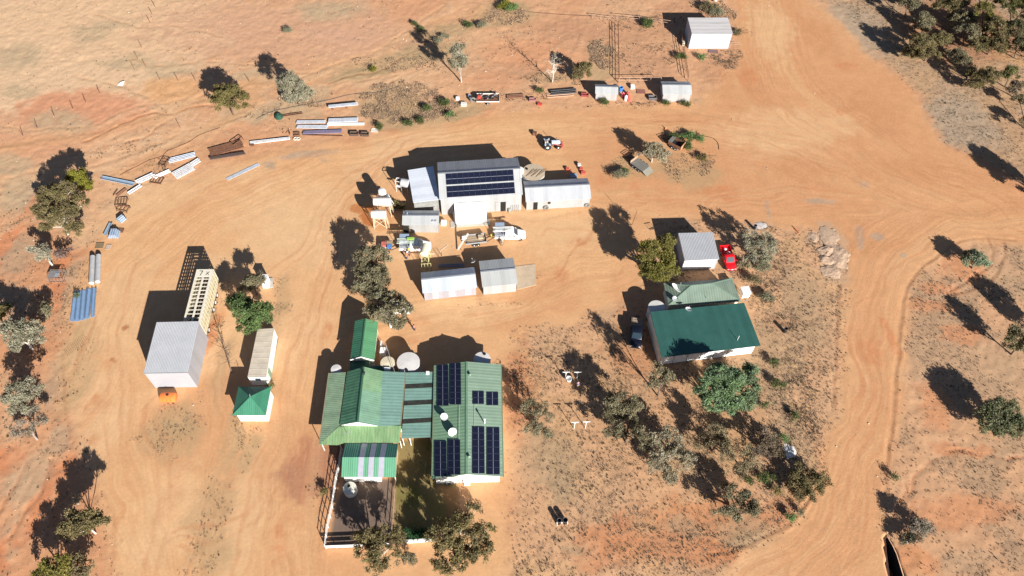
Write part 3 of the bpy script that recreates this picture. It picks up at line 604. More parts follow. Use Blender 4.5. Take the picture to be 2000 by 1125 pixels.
# --- pyramid roof hut
fr, L_, D = frame3((453.5, 811), (519, 811), (463.5, 755), 2.5)
t = thing('pyramid_hut', 'small square hut with a dark green pyramid roof, beside the white cabin', 'hut', fr.o, fr.a)
MB().foot(rect_pts(.5, .25, L_ - .15, D - .4), 0, 2.45).build('wall', paint_white, t)
ap = (L_ / 2 + .05, D / 2, 3.75); r = MB(); cs = [(0, 0, 2.5), (L_, 0, 2.5), (L_ + .0, D, 2.5), (.0, D, 2.5)]
for i in range(4): r.slab([cs[i], cs[(i + 1) % 4], ap], .05)
rr = r.build('roof', mat('hut_green_roof', (.045, .185, .115), .5, 0, .1, 1.2, rib='X', ribp=.3, ribs=.25), t)
hp = MB()
for i in range(4): hp.bar(cs[i], ap, .14, .05)
hp.build('hip_cap', mat('hut_cap', (.05, .2, .12), .5), rr)
MB().tube([(ap[0], ap[1], 3.7), (ap[0] + .1, ap[1] + .1, 4.4)], .04).build('finial', steel, t)

# --- little white outhouse
o_, a_, l_ = head((514, 563), (524, 563)); t = thing('outhouse', 'tiny white outhouse with a vent pipe next to the dark-trunked trees', 'outhouse', o_, a_)
MB().foot(rect_pts(0, 0, 1.0, 1.3), .0, [2.1, 2.1, 1.95, 1.95]).build('wall', paint_white, t)
MB().slab([(-.1, -.1, 2.18), (1.1, -.1, 2.18), (1.1, 1.4, 2.02), (-.1, 1.4, 2.02)], .05).build('roof', paint_white, t)
MB().tube([(.0, 1.35, 0), (.0, 1.35, 3.3)], .05).build('vent_pipe', paint_white, t)
tag(MB().foot([tuple(G(524, 562)), tuple(G(534, 562)), tuple(G(533, 543)), tuple(G(524, 544))], -.02, .14).build('concrete_slab', conc_grey, None), 'small square concrete slab beside the tiny white outhouse', 'slab')

# ------------------------------------------------------------------ solar panels
pv = bpy.data.materials.new('solar_cells'); pv.use_nodes = True; N = pv.node_tree.nodes; L = pv.node_tree.links; b = N['Principled BSDF']
b.inputs['Roughness'].default_value = .22; b.inputs['Specular IOR Level'].default_value = .35
tc = N.new('ShaderNodeTexCoord'); sp = N.new('ShaderNodeSeparateXYZ'); L.new(tc.outputs['UV'], sp.inputs[0])
def M2(op, a, c=None):
    m = N.new('ShaderNodeMath'); m.operation = op
    for i, q in enumerate((a, c)):
        if q is None: continue
        if isinstance(q, (int, float)): m.inputs[i].default_value = q
        else: L.new(q, m.inputs[i])
    return m.outputs[0]
ln = M2('LESS_THAN', M2('FRACT', M2('MULTIPLY', sp.outputs[1], 6)), .10)
mx = N.new('ShaderNodeMix'); mx.data_type = 'RGBA'; L.new(M2('MULTIPLY', ln, .8), mx.inputs['Factor']); mx.inputs['A'].default_value = (.007, .009, .024, 1); mx.inputs['B'].default_value = (.045, .05, .085, 1)
L.new(mx.outputs['Result'], b.inputs['Base Color'])
def panel_part(parent, origin, ex, ey, w, h, long_line='x', frame_m=None):
    """a framed solar panel lying in the plane ex, ey"""
    o = Vector(origin); ex = Vector(ex).normalized(); ey = Vector(ey).normalized(); n = ex.cross(ey).normalized()
    me = bpy.data.meshes.new('solar_panel'); P = lambda a, c, z: tuple(o + ex * a + ey * c + n * z); vs = []; fs = []; mi = []
    def bx(x0, y0, x1, y1, z0, z1, k):
        b0 = len(vs)
        for z in (z0, z1):
            for x, y in ((x0, y0), (x1, y0), (x1, y1), (x0, y1)): vs.append(P(x, y, z))
        for f in [(0, 3, 2, 1), (4, 5, 6, 7), (0, 1, 5, 4), (1, 2, 6, 5), (2, 3, 7, 6), (3, 0, 4, 7)]: fs.append(tuple(i + b0 for i in f)); mi.append(k)
    bx(.012, .012, w - .012, h - .012, .05, .10, 0)
    e = .028; bx(0, 0, w, e, .045, .104, 1); bx(0, h - e, w, h, .045, .104, 1); bx(0, e, e, h - e, .045, .104, 1); bx(w - e, e, w, h - e, .045, .104, 1)
    if long_line == 'x': bx(w / 2 - .03, e, w / 2 + .03, h - e, .1, .106, 2)
    else: bx(e, h / 2 - .03, w - e, h / 2 + .03, .1, .106, 2)
    me.from_pydata(vs, [], fs); me.materials.append(pv); me.materials.append(frame_m or mat('panel_frame', (.055, .065, .10), .4, .2)); me.materials.append(mat('panel_busbar', (.22, .24, .30), .4)); me.polygons.foreach_set('material_index', mi)
    uv = me.uv_layers.new(name='UVMap')
    top = [(0, 0), (1, 0), (1, 1), (0, 1)]
    for p in me.polygons:
        for q, li in enumerate(p.loop_indices):
            uvp = top[q] if p.index % 6 == 1 else (0, .5); uv.data[li].uv = (uvp[1], uvp[0]) if long_line == 'y' else uvp
    ob = bpy.data.objects.new('solar_panel', me); COL.objects.link(ob); ob.parent = parent; return ob

# --- main workshop with two rows of panels
t, fr, L_, D = gable('machinery_shed', 'largest grey metal shed, carrying two long rows of solar panels', (858.3, 390.2), (1021.3, 379.9), (853.3, 316.8), 4.2, 6.0, wall_white, zinc('X', .3, .35))
sl_ = math.hypot(D / 2, 1.8); ey = (0, D / 2, 1.8)
for row, (f0) in enumerate((.30, 2.62)):
    npan = 12; x0 = fr.l(871.5, 384, 4.3)[0] + .15; x1 = fr.l(1006, 376, 4.3)[0]; w = (x1 - x0) / npan
    for k in range(npan):
        panel_part(t, (x0 + k * w + .02, f0 * D / 2 / sl_, 4.2 + f0 * 1.8 / sl_), (1, 0, 0), ey, w - .03, 2.0, 'y', mat('black_panel_frame', (.035, .04, .06), .4))
xd = fr.l(977, 410, 0)[0]
MB().box(xd, .10, .02, xd + .95, .19, 2.4).build('doorway', opening, t)
MB().bar((xd - .9, .12, 1.25), (xd, .12, 1.25), .05, 2.4).build('door', wall_white, t)
for k in range(5):
    MB().tube([(L_ - 1.9 + k * .33, -.25, 0), (L_ - 1.9 + k * .33, -.1, 1.6)], .035).build('gas_pipe', steel, t)
tag(MB().lathe([(.26, 0), (.28, .05), (.28, .75), (.2, .8)], (*G(995, 413), 0), 16).build('drum', mat('grey_drum', (.28, .29, .27), .5), None, True), 'grey drum standing against the front wall of the largest shed', 'drum')
# porch
t, fr, L_, D = flatroof('entry_porch', 'bright white metal lean-to porch on the front of the largest shed', (888.7, 423), (951, 419), (885.5, 402), 2.35, 2.95, paint_white, mat('white_porch_roof', (.80, .80, .80), .45, 0, .04, 1, rib='X', ribp=.25, ribs=.2), cat='porch')
MB().bar((-.05, .1, 1.0), (-.35, D - .2, 1.4), .05, 1.9).build('side_awning', steel, t)
MB().box(-.9, -.5, -.02, L_ + .5, .9, .10).build('step_slab', conc_grey, t)
# left lean-to
fr, L_, D = frame3((807, 395), (855, 389.3), (805.5, 331.3), 3.3)
t = thing('lean_to', 'pale blue-white lean-to roof on the left side of the largest shed', 'shed', fr.o, fr.a)
MB().slab([(0, 0, 3.2), (L_ + .35, -.1, 3.3), (L_ + .1, D + .1, 3.5), (-.25, D, 3.3)], .05).build('roof', mat('leanto_roof', (.60, .64, .72), .4, .05, .06, .8, rib='Y', ribp=.5, ribs=.12), t)
MB().foot([(.1, .15), (L_ + .2, .1), (L_ + .2, .22), (.1, .3)], 0, 3.12).build('wall', mat('smoky_wall', (.26, .26, .25), .6, 0, .25, .6, stain=(.05, .05, .05), stain_amt=.6), t)
for x, y in ((.1, D - .1), (.1, D / 2)): MB().tube([(x, y, 0), (x, y, 3.2)], .06).build('post', steel, t)

# --- small workshop in front
t, fr, L_, D = gable('workshop', 'small grey workshop beside the raised tanks with an open corner doorway', (785.2, 439), (857.1, 439), (785.3, 411), 2.3, 2.85, mat('workshop_wall', (.31, .31, .31), .6, .05, .08, 1, rib='X', ribp=.25, ribs=.3), zinc('X', .25, .35), cat='shed')
MB().box(.10, .14, .02, 1.15, .2, 1.9).build('doorway', opening, t)
MB().bar((.9, .1, 1), (1.3, -.55, 1), .05, 1.8).build('door', wood, t)
MB().box(5.0, .5, 2.46, 5.35, 1.25, 2.62).build('roof_vent', steel, t); MB().box(5.5, .5, 2.46, 5.85, 1.25, 2.62).build('roof_vent', steel, t)
MB().tube([(.8, 2.0, 2.6), (.8, 2.0, 3.2)], .1).build('flue', steel, t)
# --- long shed on the right
t, fr, L_, D = gable('long_shed', 'long pale metal shed with two tyres leaning on its front wall', L2(178, 958), L2(1025, 912), L2(148, 690), 2.3, 3.3, wall_white, zinc_light('X'))
xd = fr.l(1042, 404, 1)[0]
MB().box(xd, .12, .02, xd + .75, .19, 1.9).build('doorway', opening, t); MB().box(fr.l(1070, 397, 1.6)[0], .14, 1.3, fr.l(1075.5, 397, 1.6)[0], .19, 1.85).build('window', dark_steel, t)
for px in (1066, 1145.5):
    o_ = G(px, 409 if px < 1100 else 404)
    w_ = thing('tyre', 'old grey tyre leaning on the long shed wall, ' + ('near its doorway' if px < 1100 else 'at its right-hand corner'), 'tyre', (*o_, .5), fr.a, 'tyres leaning on the long shed')
    MB().ring(.36, .16, (0, 0, 0), 'Y').build('tyre_carcass', tyre_grey, w_, True)
# --- two sheds below
t, fr, L_, D = gable('store_shed', 'blue-white metal shed with a blue-grey back slope, next to the newer square shed', (825.4, 572.8), (931.8, 561.5), (822.5, 532.3), 2.3, 3.25, mat('lilac_wall', (.29, .28, .31), .6, 0, .06, 1, rib='X', ribp=.25, ribs=.3), mat('blue_white_roof', (.45, .49, .57), .4, .15, .08, .6, rib='X', ribp=.25, ribs=.35))
for x in (1.6, 4.3, 6.9): MB().box(x, .145, .3, x + .85, .19, 2.1).build('door', gr_wall, t)
t, fr, L_, D = gable('square_shed', 'newer square light grey shed with a concrete apron on its right', (942, 561), (1010.9, 554), (935.7, 509.9), 2.45, 3.05, wall_white, mat('grey_steel_roof', (.41, .42, .42), .45, .1, .04, .6, rib='X', ribp=.25, ribs=.3))
tag(MB().foot([tuple(G(1010, 566)), tuple(G(1047, 557)), tuple(G(1045, 516)), tuple(G(1005, 521))], -.05, .07).build('concrete_apron', conc, None), 'square pale concrete apron on the right of the newer square shed', 'slab')

# --- sheds along the top
fr, L_, D = frame3(NE2(1183, 333), NE2(1593, 333), NE2(1155, 168), 3.9)
t = thing('tank_shed', 'tallest white shed at the top of the yard with a tarnished flat roof', 'shed', fr.o, fr.a)
e = .06; MB().foot(rect_pts(e, e, L_ - e, D - e), 0, [3.84, 3.84, 3.64, 3.64]).build('wall', mat('pale_blue_white_wall', (.40, .43, .49), .5, .05, .05, .8, rib='X', ribp=.25, ribs=.35), t)
MB().slab([(0, 0, 3.9), (L_, 0, 3.9), (L_, D, 3.7), (0, D, 3.7)], .06).build('roof', mat('tarnished_white_roof', (.56, .54, .54), .45, 0, .08, 1, stain=(.38, .30, .24), stain_amt=.55, stretch=(.25, 3, 1), rib='Y', ribp=.5, ribs=.3), t)
MB().bar((-.05, -.05, 3.86), (L_ + .05, -.05, 3.86), .08, .1).build('gutter', steel, t)
t, fr, L_, D = gable('small_shed', 'smallest grey shed at the roadside beside the red gas cylinders', NE2(218, 935), NE2(448, 942), NE2(215, 840), 1.8, 2.4, wall_white, zinc('X', .25, .3))
t, fr, L_, D = gable('small_shed', 'second roadside shed, at the right end of the stockyard rails', NE2(893, 943), NE2(1185, 945), NE2(878, 812), 2.0, 2.75, wall_white, zinc('X', .25, .3))

# --- square ribbed shed by the red car
fr, L_, D = frame3((1337.4, 509.6), (1404.9, 506), (1324.6, 455.3), 3.0)
t = thing('garage', 'square light grey garage with a ribbed roof, beside the red car', 'garage', fr.o, fr.a)
c = [fr.l(1337.4, 509.6, 3.0), fr.l(1404.9, 506, 3.0), fr.l(1392.1, 453.4, 3.15), fr.l(1324.6, 455.3, 3.15)]
MB().foot([(c[0][0] + .05, c[0][1] + .25), (c[1][0] - .05, c[1][1] + .25), (c[2][0] - .05, c[2][1] - .05), (c[3][0] + .05, c[3][1] - .05)], 0, [2.95, 2.95, 3.08, 3.08]).build('wall', mat('garage_wall', (.34, .35, .37), .5, .05, .05, .8, rib='Y', ribp=.22, ribs=.3), t)
r = MB().slab(c, .06)
for i in range(23):
    f = (i + .5) / 23; a_ = [c[0][k] * (1 - f) + c[1][k] * f for k in range(3)]; b_ = [c[3][k] * (1 - f) + c[2][k] * f for k in range(3)]
    r.bar((a_[0], a_[1] + .02, a_[2] + .02), (b_[0], b_[1] - .02, b_[2] + .02), .07, .05)
r.build('roof', mat('galvanised_roof', (0, 0, 0)), t)
MB().slab([(c[0][0] + .1, c[0][1] + .23, .3), (c[1][0] - .45, c[1][1] + .23, .3), (c[1][0] - .45, c[1][1] + .2, 2.9), (c[0][0] + .1, c[0][1] + .2, 2.9)], .05).build('roller_door', paint_white, t)

# --- forest green roofed building and hip roofed cottage
fr, L_, D = frame3((1292.4, 698), (1485.8, 674.8), (1270.2, 609), 3.1)
t = thing('quarters', 'long building under one plain deep green roof with white panelled front', 'building', fr.o, fr.a)
c = [fr.l(1292.4, 698, 3.0), fr.l(1485.8, 674.8, 3.0), fr.l(1453.2, 591.3, 3.3), fr.l(1270.2, 609, 3.3)]
ft = [(.15, .45), (c[1][0] - .55, c[1][1] + .45), (c[2][0] - .3, c[2][1] - .25), (.15, c[3][1] - .2)]
MB().foot(ft, 0, [2.9, 2.9, 3.2, 3.2]).build('wall', gr_wall, t)
MB().slab(c, .09).build('roof', forest('X'), t)
fx = ft[1][0] - ft[0][0]
for k in range(7):
    a0 = .25 + k * fx / 7; MB().box(a0, .405, .15, a0 + fx / 7 - .14, .44, 2.6).build('front_panel', paint_white, t)
    MB().bar((a0 - .07, .38, 0), (a0 - .07, .38, 2.85), .08).build('post', steel, t)
def dish(parent, loc, r=.42, az=0, el=.9, mast=.7, m=paint_white):
    d = MB(); n = 18; b = len(d.v); zr = Vector((math.cos(az) * math.cos(el), math.sin(az) * math.cos(el), math.sin(el)))
    q = zr.to_track_quat('Z', 'Y').to_matrix(); c = Vector(loc) + Vector((0, 0, mast)); prof = [(0.02, -.16), (.5, -.12), (.85, -.05), (1, 0), (1.0, .03), (.85, -.02), (.5, -.09), (.02, -.13)]
    for a, z in prof:
        for k in range(n): d.v.append(tuple(c + q @ Vector((a * r * math.cos(2 * math.pi * k / n), a * r * math.sin(2 * math.pi * k / n), z * r * 1.6))))
    for i in range(7):
        for k in range(n): d.f.append((b + i * n + k, b + i * n + (k + 1) % n, b + (i + 1) * n + (k + 1) % n, b + (i + 1) * n + k))
    s_ = d.build('satellite_dish', m, parent, True)
    a = MB(); a.tube([loc, c], .035); f = c + zr * r * 1.15; a.tube([c - q @ Vector((0, r * .8, 0)), f], .02); a.tube([f - zr * .08, f + zr * .08], .05)
    a.build('dish_mast', steel, s_); return s_
p = fr.l(1345, 603.5, 3.7); dish(t, (p[0], p[1], 3.15), .5, 1.2, 1.25, .55)
p = fr.l(1440, 664, 3.1); MB().tube([(p[0], p[1], 2.95), (p[0] + .1, p[1] + .1, 4.1)], .04).build('vent_pipe', paint_white, t)
fr, L_, D = frame3((1306, 594), (1441, 584), (1292.5, 554), 2.7)
t = thing('cottage', 'smaller cottage with a faded green hipped roof directly behind the deep green roof', 'house', fr.o, fr.a)
cs = [fr.l(1305.5, 596, 2.6), fr.l(1447, 589, 2.6), fr.l(1430, 543.5, 2.6), fr.l(1296, 553.5, 2.6)]
ra, rb = fr.l(1350, 557.5, 3.75), fr.l(1391, 553.5, 3.75)
q0 = fr.l(1328, 596, 2.65); q1 = fr.l(1325, 551.5, 2.65)
MB().foot([(p_[0] + dx, p_[1] + dy) for p_, dx, dy in zip(cs, (.3, -.3, -.3, .3), (.3, .3, -.3, -.3))], 0, 2.5).build('wall', gr_wall, t)
r = MB(); r.slab([cs[0], cs[1], rb, ra], .05); r.slab([cs[1], cs[2], rb], .05); r.slab([cs[2], cs[3], ra, rb], .05); r.slab([cs[3], cs[0], ra], .05)
rr = r.build('roof', hipgreen('X'), t)
hp = MB()
for a_, b_ in ((cs[0], ra), (cs[1], rb), (cs[2], rb), (cs[3], ra), (ra, rb)): hp.bar((a_[0], a_[1], a_[2] + .02), (b_[0], b_[1], b_[2] + .02), .16, .05)
hp.build('ridge_cap', mat('hip_cap_paint', (.17, .25, .19), .5), rr)
p = fr.l(1320, 566, 3.0); dish(t, (p[0], p[1], 2.9), .95, .4, .9, .7)
p = fr.l(1316.5, 585, 3.0); dish(t, (p[0], p[1], 2.75), .42, -.9, .9, .5, steel)
p = fr.l(1380, 582, 3.0); MB().tube([(p[0], p[1], 2.7), (p[0], p[1], 3.3)], .04).build('vent_pipe', steel, t)
o_, a_, l_ = head((1445, 590), (1461, 588)); t = thing('air_cooler', 'boxy white evaporative cooler on a stand at the cottage gable end', 'cooler', o_, a_)
cb = MB().box(0, 0, 1.1, 1.25, 1.3, 2.3).box(-.08, -.08, 2.3, 1.33, 1.38, 2.4); cb.build('cabinet', paint_white, t)
MB().box(.25, -.02, 1.35, 1.0, .0, 2.1).build('louvre', mat('louvre', (.45, .45, .43), .6), t)
MB().bar((.1, .1, 0), (.1, .1, 1.1), .08).bar((1.15, .1, 0), (1.15, .1, 1.1), .08).bar((.1, 1.2, 0), (.1, 1.2, 1.1), .08).bar((1.15, 1.2, 0), (1.15, 1.2, 1.1), .08).build('stand', steel, t)

# ------------------------------------------------------------------ the homestead
# east wing
fr, L_, D = frame3((843.2, 935), (983.2, 931), (848.3, 713.6), 2.8)
t = thing('homestead_wing', 'long house wing with sage green gable roof and four blocks of solar panels', 'house', fr.o, fr.a)
EW = t; zr = 3.85; mid = L_ / 2 - .08
cw = [fr.l(843.2, 935, 2.8), fr.l(848.3, 713.6, 2.8)]; ce = [fr.l(983.2, 931, 2.8), fr.l(979.2, 711.8, 2.8)]; rg = [fr.l(911.3, 926.5, zr), fr.l(911.5, 706.3, zr)]
MB().foot([(cw[0][0] + .45, cw[0][1] + .35), (ce[0][0] - .5, ce[0][1] + .35), (ce[1][0] - .45, ce[1][1] - .25), (cw[1][0] + .4, cw[1][1] - .25)], 0, 2.7).build('wall', mat('house_white_wall', (.74, .72, .68), .6, 0, .04, 1), t)
for yy in (.36, D - .45): MB().prism([(yy, 2.7), (yy + .1, 2.7), (yy + .1, 2.75), (yy, 2.75)], .5, L_ - .6)
gb = MB().add([(cw[0][0] + .5, .40, 2.69), (ce[0][0] - .5, .40, 2.69), (rg[0][0], .40, zr - .12), (cw[0][0] + .5, .5, 2.69), (ce[0][0] - .5, .5, 2.69), (rg[0][0], .5, zr - .12)], [(0, 1, 2), (5, 4, 3), (0, 3, 4, 1), (1, 4, 5, 2), (2, 5, 3, 0)]); gb.build('gable_wall', paint_white, t)
ro = MB().slab([cw[0], rg[0], rg[1], cw[1]], .05).build('roof', mat('wing_west_slope', (.165, .275, .175), .5, 0, .09, .8, rib='Y', ribp=.5, ribs=.22, stain=(.18, .30, .20), stain_amt=.3), t)
ro2 = MB().slab([(rg[0][0] + .01, rg[0][1], zr), ce[0], ce[1], (rg[1][0] + .01, rg[1][1], zr)], .05).build('roof', sage('Y'), t)
MB().bar((rg[0][0], rg[0][1], zr + .03), (rg[1][0], rg[1][1], zr + .03), .3, .04).build('ridge_cap', mat('ridge_sage', (.13, .24, .16), .5), ro)
for a_, b_ in (cw, ce): MB().bar((a_[0], a_[1], 2.76), (b_[0], b_[1], 2.76), .14, .12).build('gutter', mat('gutter_green', (.14, .20, .12), .5, stain=(.25, .2, .12)), t)
sw = Vector((L_ / 2, 0, zr - 2.8)).normalized(); se = Vector((L_ / 2, 0, -(zr - 2.8))).normalized()
def wing_panels(px0, px1, py0, py1, n, side):
    """one column of n panels between two rows of the photo"""
    for k in range(n):
        z = 2.8
        def pt(px, py):
            q = None; zz = 3.3
            for _ in range(4):
                q = fr.l(px, py, zz); f = (q[0] / mid) if side < 0 else ((L_ - q[0]) / (L_ - mid)); zz = 2.8 + max(0, min(1, f)) * (zr - 2.8)
            return Vector((q[0], q[1], zz))
        a = pt(px0, py1); bb = pt(px1, py1); c = pt(px0, py0); w = (bb - a).length; h = (c - a).length / n
        o = a + (c - a) / n * k; panel_part(t, o + Vector((0, 0, .02)), (bb - a), (c - a), w, h - .03, 'x')
wing_panels(854, 876.5, 713, 793, 7, -1); wing_panels(878.8, 901, 709.5, 790.5, 7, -1)
wing_panels(923, 945, 764.5, 789.5, 2, 1); wing_panels(950.3, 973, 766, 792, 2, 1)
wing_panels(922.5, 946.5, 833.5, 925, 7, 1); wing_panels(950.5, 976, 835, 927, 7, 1)
wing_panels(849, 872.8, 862, 931, 5, -1); wing_panels(875.3, 899.5, 859, 927.5, 5, -1)
p = fr.l(868, 817, 3.2); dish(t, (p[0], p[1], 2.95), .55, -.4, 1.25, .75)
p = fr.l(884, 847, 3.3); dish(t, (p[0], p[1], 3.1), .62, -1.2, .75, .75)
p = fr.l(946.5, 827, 3.3); MB().tube([(p[0], p[1], 3.2), (p[0], p[1], 4.5)], .09).lathe([(.05, 4.5), (.15, 4.52), (.13, 4.75), (.04, 4.8)], (p[0], p[1], 0), 12).build('flue', paint_white, t)
for px, py in ((918, 733), (916.5, 893)):
    p = fr.l(px, py, 3.8); MB().lathe([(.06, 3.6), (.06, 3.95), (.2, 3.98), (.22, 4.15), (.06, 4.25)], (p[0], p[1], 0), 14).build('roof_vent', sage('Y'), t)
for a_, b_ in (((897, 792), (896.5, 858)), ((927, 791), (927, 832)), ((901, 779), (923, 779))):
    p, q = fr.l(*a_, 3.75), fr.l(*b_, 3.75); MB().bar(p, q, .05, .03).build('conduit', mat('conduit', (.4, .5, .42), .5), t)
o_, a_, l_ = head((872, 947), (884, 946)); ac = thing('air_conditioner', 'small white outdoor air conditioner on the gravel below the solar-roofed wing', 'air conditioner', o_, a_)
MB().box(0, 0, .1, .85, .35, .8).build('cabinet', paint_white, ac); MB().lathe([(.02, -.01), (.26, -.012), (.26, -.03), (.02, -.03)], (.35, 0, .45), 18, 'Y').build('fan_grille', dark_steel, ac)
o_, a_, l_ = head((906.5, 949), (918, 948.5)); ac = thing('cooler_box', 'grey-white cooler box against the wing gable wall beside the garden pole fence', 'cooler', o_, a_)
MB().box(0, 0, .0, .85, .8, 1.3).build('cabinet', mat('cooler_grey', (.6, .6, .58), .5), ac); MB().box(-.05, -.05, 1.3, .9, .85, 1.36).build('lid', paint_white, ac)

# main house
fr = Frame(G(623, 868), math.radians(1.5))
t = thing('homestead', 'main house with faded green gable roof, chalky verandah strips and a blue-green link roof', 'house', fr.o, fr.a)
l = fr.l; ZE, ZM, ZR, ZK = 2.3, 2.85, 4.5, 3.0
vw = [l(623.1, 868, ZE), l(663, 831.5, ZM - .05), l(675.2, 727.2, ZM - .05), l(641.9, 728.8, ZE)]
MB().slab(vw, .05).build('verandah_roof', green_pale('Y'), t)
vs_ = [l(623.3, 868.2, ZE), l(658.6, 869.2, ZE), l(672, 865, ZE + .05), l(780, 864.5, ZE + .05), l(784, 831.5, ZM), l(663.3, 831.7, ZM)]
MB().slab(vs_, .05).build('verandah_roof', mat('green_verandah_streaked', (.16, .275, .13), .6, 0, .2, 1.2, rib='X', ribp=.4, ribs=.22, stain=(.30, .33, .20), stain_amt=.5, stretch=(2.5, .5, 1)), t)
rt, rbm = l(710.7, 716.3, ZR), l(698.6, 824.5, ZR)
wt, wb = l(677.9, 725.6, ZM + .1), l(663.5, 829.5, ZM + .1)
kt, kb = l(747.5, 725, ZK), l(741, 832, ZK)
et, eb = l(792.8, 727.2, 2.75), l(782.5, 831.3, 2.75)
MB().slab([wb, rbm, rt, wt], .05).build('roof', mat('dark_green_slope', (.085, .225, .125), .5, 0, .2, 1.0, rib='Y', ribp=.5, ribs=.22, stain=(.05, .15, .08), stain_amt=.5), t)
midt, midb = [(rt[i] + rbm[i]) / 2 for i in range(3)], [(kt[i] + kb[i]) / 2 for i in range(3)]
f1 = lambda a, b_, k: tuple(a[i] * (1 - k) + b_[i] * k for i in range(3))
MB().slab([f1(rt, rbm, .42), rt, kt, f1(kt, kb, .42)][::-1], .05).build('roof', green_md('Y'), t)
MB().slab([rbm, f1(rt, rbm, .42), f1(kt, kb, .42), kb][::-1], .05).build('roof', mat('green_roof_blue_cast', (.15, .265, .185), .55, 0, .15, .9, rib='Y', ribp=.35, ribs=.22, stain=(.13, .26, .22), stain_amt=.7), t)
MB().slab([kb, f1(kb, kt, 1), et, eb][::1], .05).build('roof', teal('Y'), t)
MB().bar((rt[0], rt[1], ZR + .03), (rbm[0], rbm[1], ZR + .03), .25, .04).build('ridge_cap', mat('dark_green_cap', (.045, .13, .07), .5), t)
g0, g1, g2 = l(666, 831, ZM), l(738, 832.5, ZM), (rbm[0], rbm[1] + .12, ZR - .1)
MB().add([g0, g1, g2, (g0[0], g0[1] + .1, g0[2]), (g1[0], g1[1] + .1, g1[2]), (g2[0], g2[1] + .1, g2[2])], [(0, 1, 2), (5, 4, 3), (0, 3, 4, 1), (1, 4, 5, 2), (2, 5, 3, 0)]).build('gable_wall', paint_white, t)
bk = [(wt[0] + .1, wt[1] - .1), (et[0] - .1, et[1] - .15), (eb[0] - .1, eb[1] + .3), (wb[0] + .1, wb[1] + .3)]
MB().foot(bk[::-1], 0, 2.65).build('wall', gr_wall, t)
gb = MB().add([(wt[0], wt[1] - .25, ZM), (kt[0], kt[1] - .25, ZM), (rt[0], rt[1] - .25, ZR - .1), (wt[0], wt[1] - .35, ZM), (kt[0], kt[1] - .35, ZM), (rt[0], rt[1] - .35, ZR - .1)], [(0, 1, 2), (5, 4, 3), (0, 3, 4, 1), (1, 4, 5, 2), (2, 5, 3, 0)]); gb.build('gable_wall', gr_wall, t)
lk = [l(784.2, 856.5, 2.55), l(842.7, 853.5, 2.55), l(848, 726, 2.6), l(793.5, 727.6, 2.6)]
MB().slab(lk, .05).build('link_roof', teal('Y'), t)
for y0, y1 in ((751, 760), (784.5, 793.5), (820, 828.5)):
    fa_ = lambda yy: (yy - 727) / (856 - 727)
    a0 = f1(lk[3], lk[0], fa_(y1)); a1 = f1(lk[2], lk[1], fa_(y1 - .8)); b0 = f1(lk[3], lk[0], fa_(y0)); b1 = f1(lk[2], lk[1], fa_(y0 - .8))
    up = lambda p_: (p_[0], p_[1], p_[2] + .03)
    MB().slab([up(a0), up(a1), up(b1), up(b0)], .025).build('skylight', dark_sheet, t)
for px, z in ((627, ZE), (662, ZE), (780, ZE)):
    q = l(px, 868 if px < 700 else 863, z); MB().tube([(q[0] + .08, q[1] + .1, 0), (q[0] + .08, q[1] + .1, z - .05)], .06).build('verandah_post', paint_white, t)
for px, py in ((786, 857), (800, 857), (841, 854)):
    q = l(px, py, 2.5); MB().tube([(q[0], q[1] + .1, 0), (q[0], q[1] + .1, 2.5)], .06).build('verandah_post', paint_white, t)
q = l(787, 850, 0); q2 = l(812, 849, 0); MB().box(q[0], q[1] + .3, .0, q2[0], q[1] + .42, 2.4).build('side_wall', mat('render', (.5, .40, .28), .8), t)
for a_, b_ in (((792.8, 727.2), (782.5, 831.3)), ):
    p, q = l(*a_, 2.72), l(*b_, 2.72); MB().bar(p, q, .12, .1).build('gutter', mat('rusty_gutter', (.26, .19, .12), .7), t)
p, q = l(641.9, 728.8, 2.28), l(623.1, 868, 2.28); MB().bar(p, q, .1, .1).build('gutter', mat('rusty_gutter', (0, 0, 0)), t)
q = l(711.5, 732, 4.3); MB().tube([(q[0], q[1], 4.1), (q[0], q[1], 4.9)], .1).lathe([(.02, 4.9), (.22, 4.9), (.2, 5.05), (.03, 5.1)], (q[0], q[1], 0), 12).build('flue', dark_steel, t)
q = l(680, 851, 2.6); a_ = MB(); a_.tube([(q[0], q[1], 2.5), (q[0], q[1], 3.7)], .03); a_.bar((q[0] - .5, q[1] - .2, 3.6), (q[0] + .6, q[1] + .2, 3.6), .03)
for k in range(5): a_.bar((q[0] - .4 + k * .22 + .1, q[1] - .5 + k * .09, 3.62), (q[0] - .4 + k * .22 - .1, q[1] + .2 + k * .09, 3.62), .02)
a_.build('aerial', steel, t)
q = l(836, 729, 2.7); MB().box(q[0] - .3, q[1] - .2, 2.64, q[0] + .2, q[1] + .25, 2.9).build('roof_box', paint_white, t)

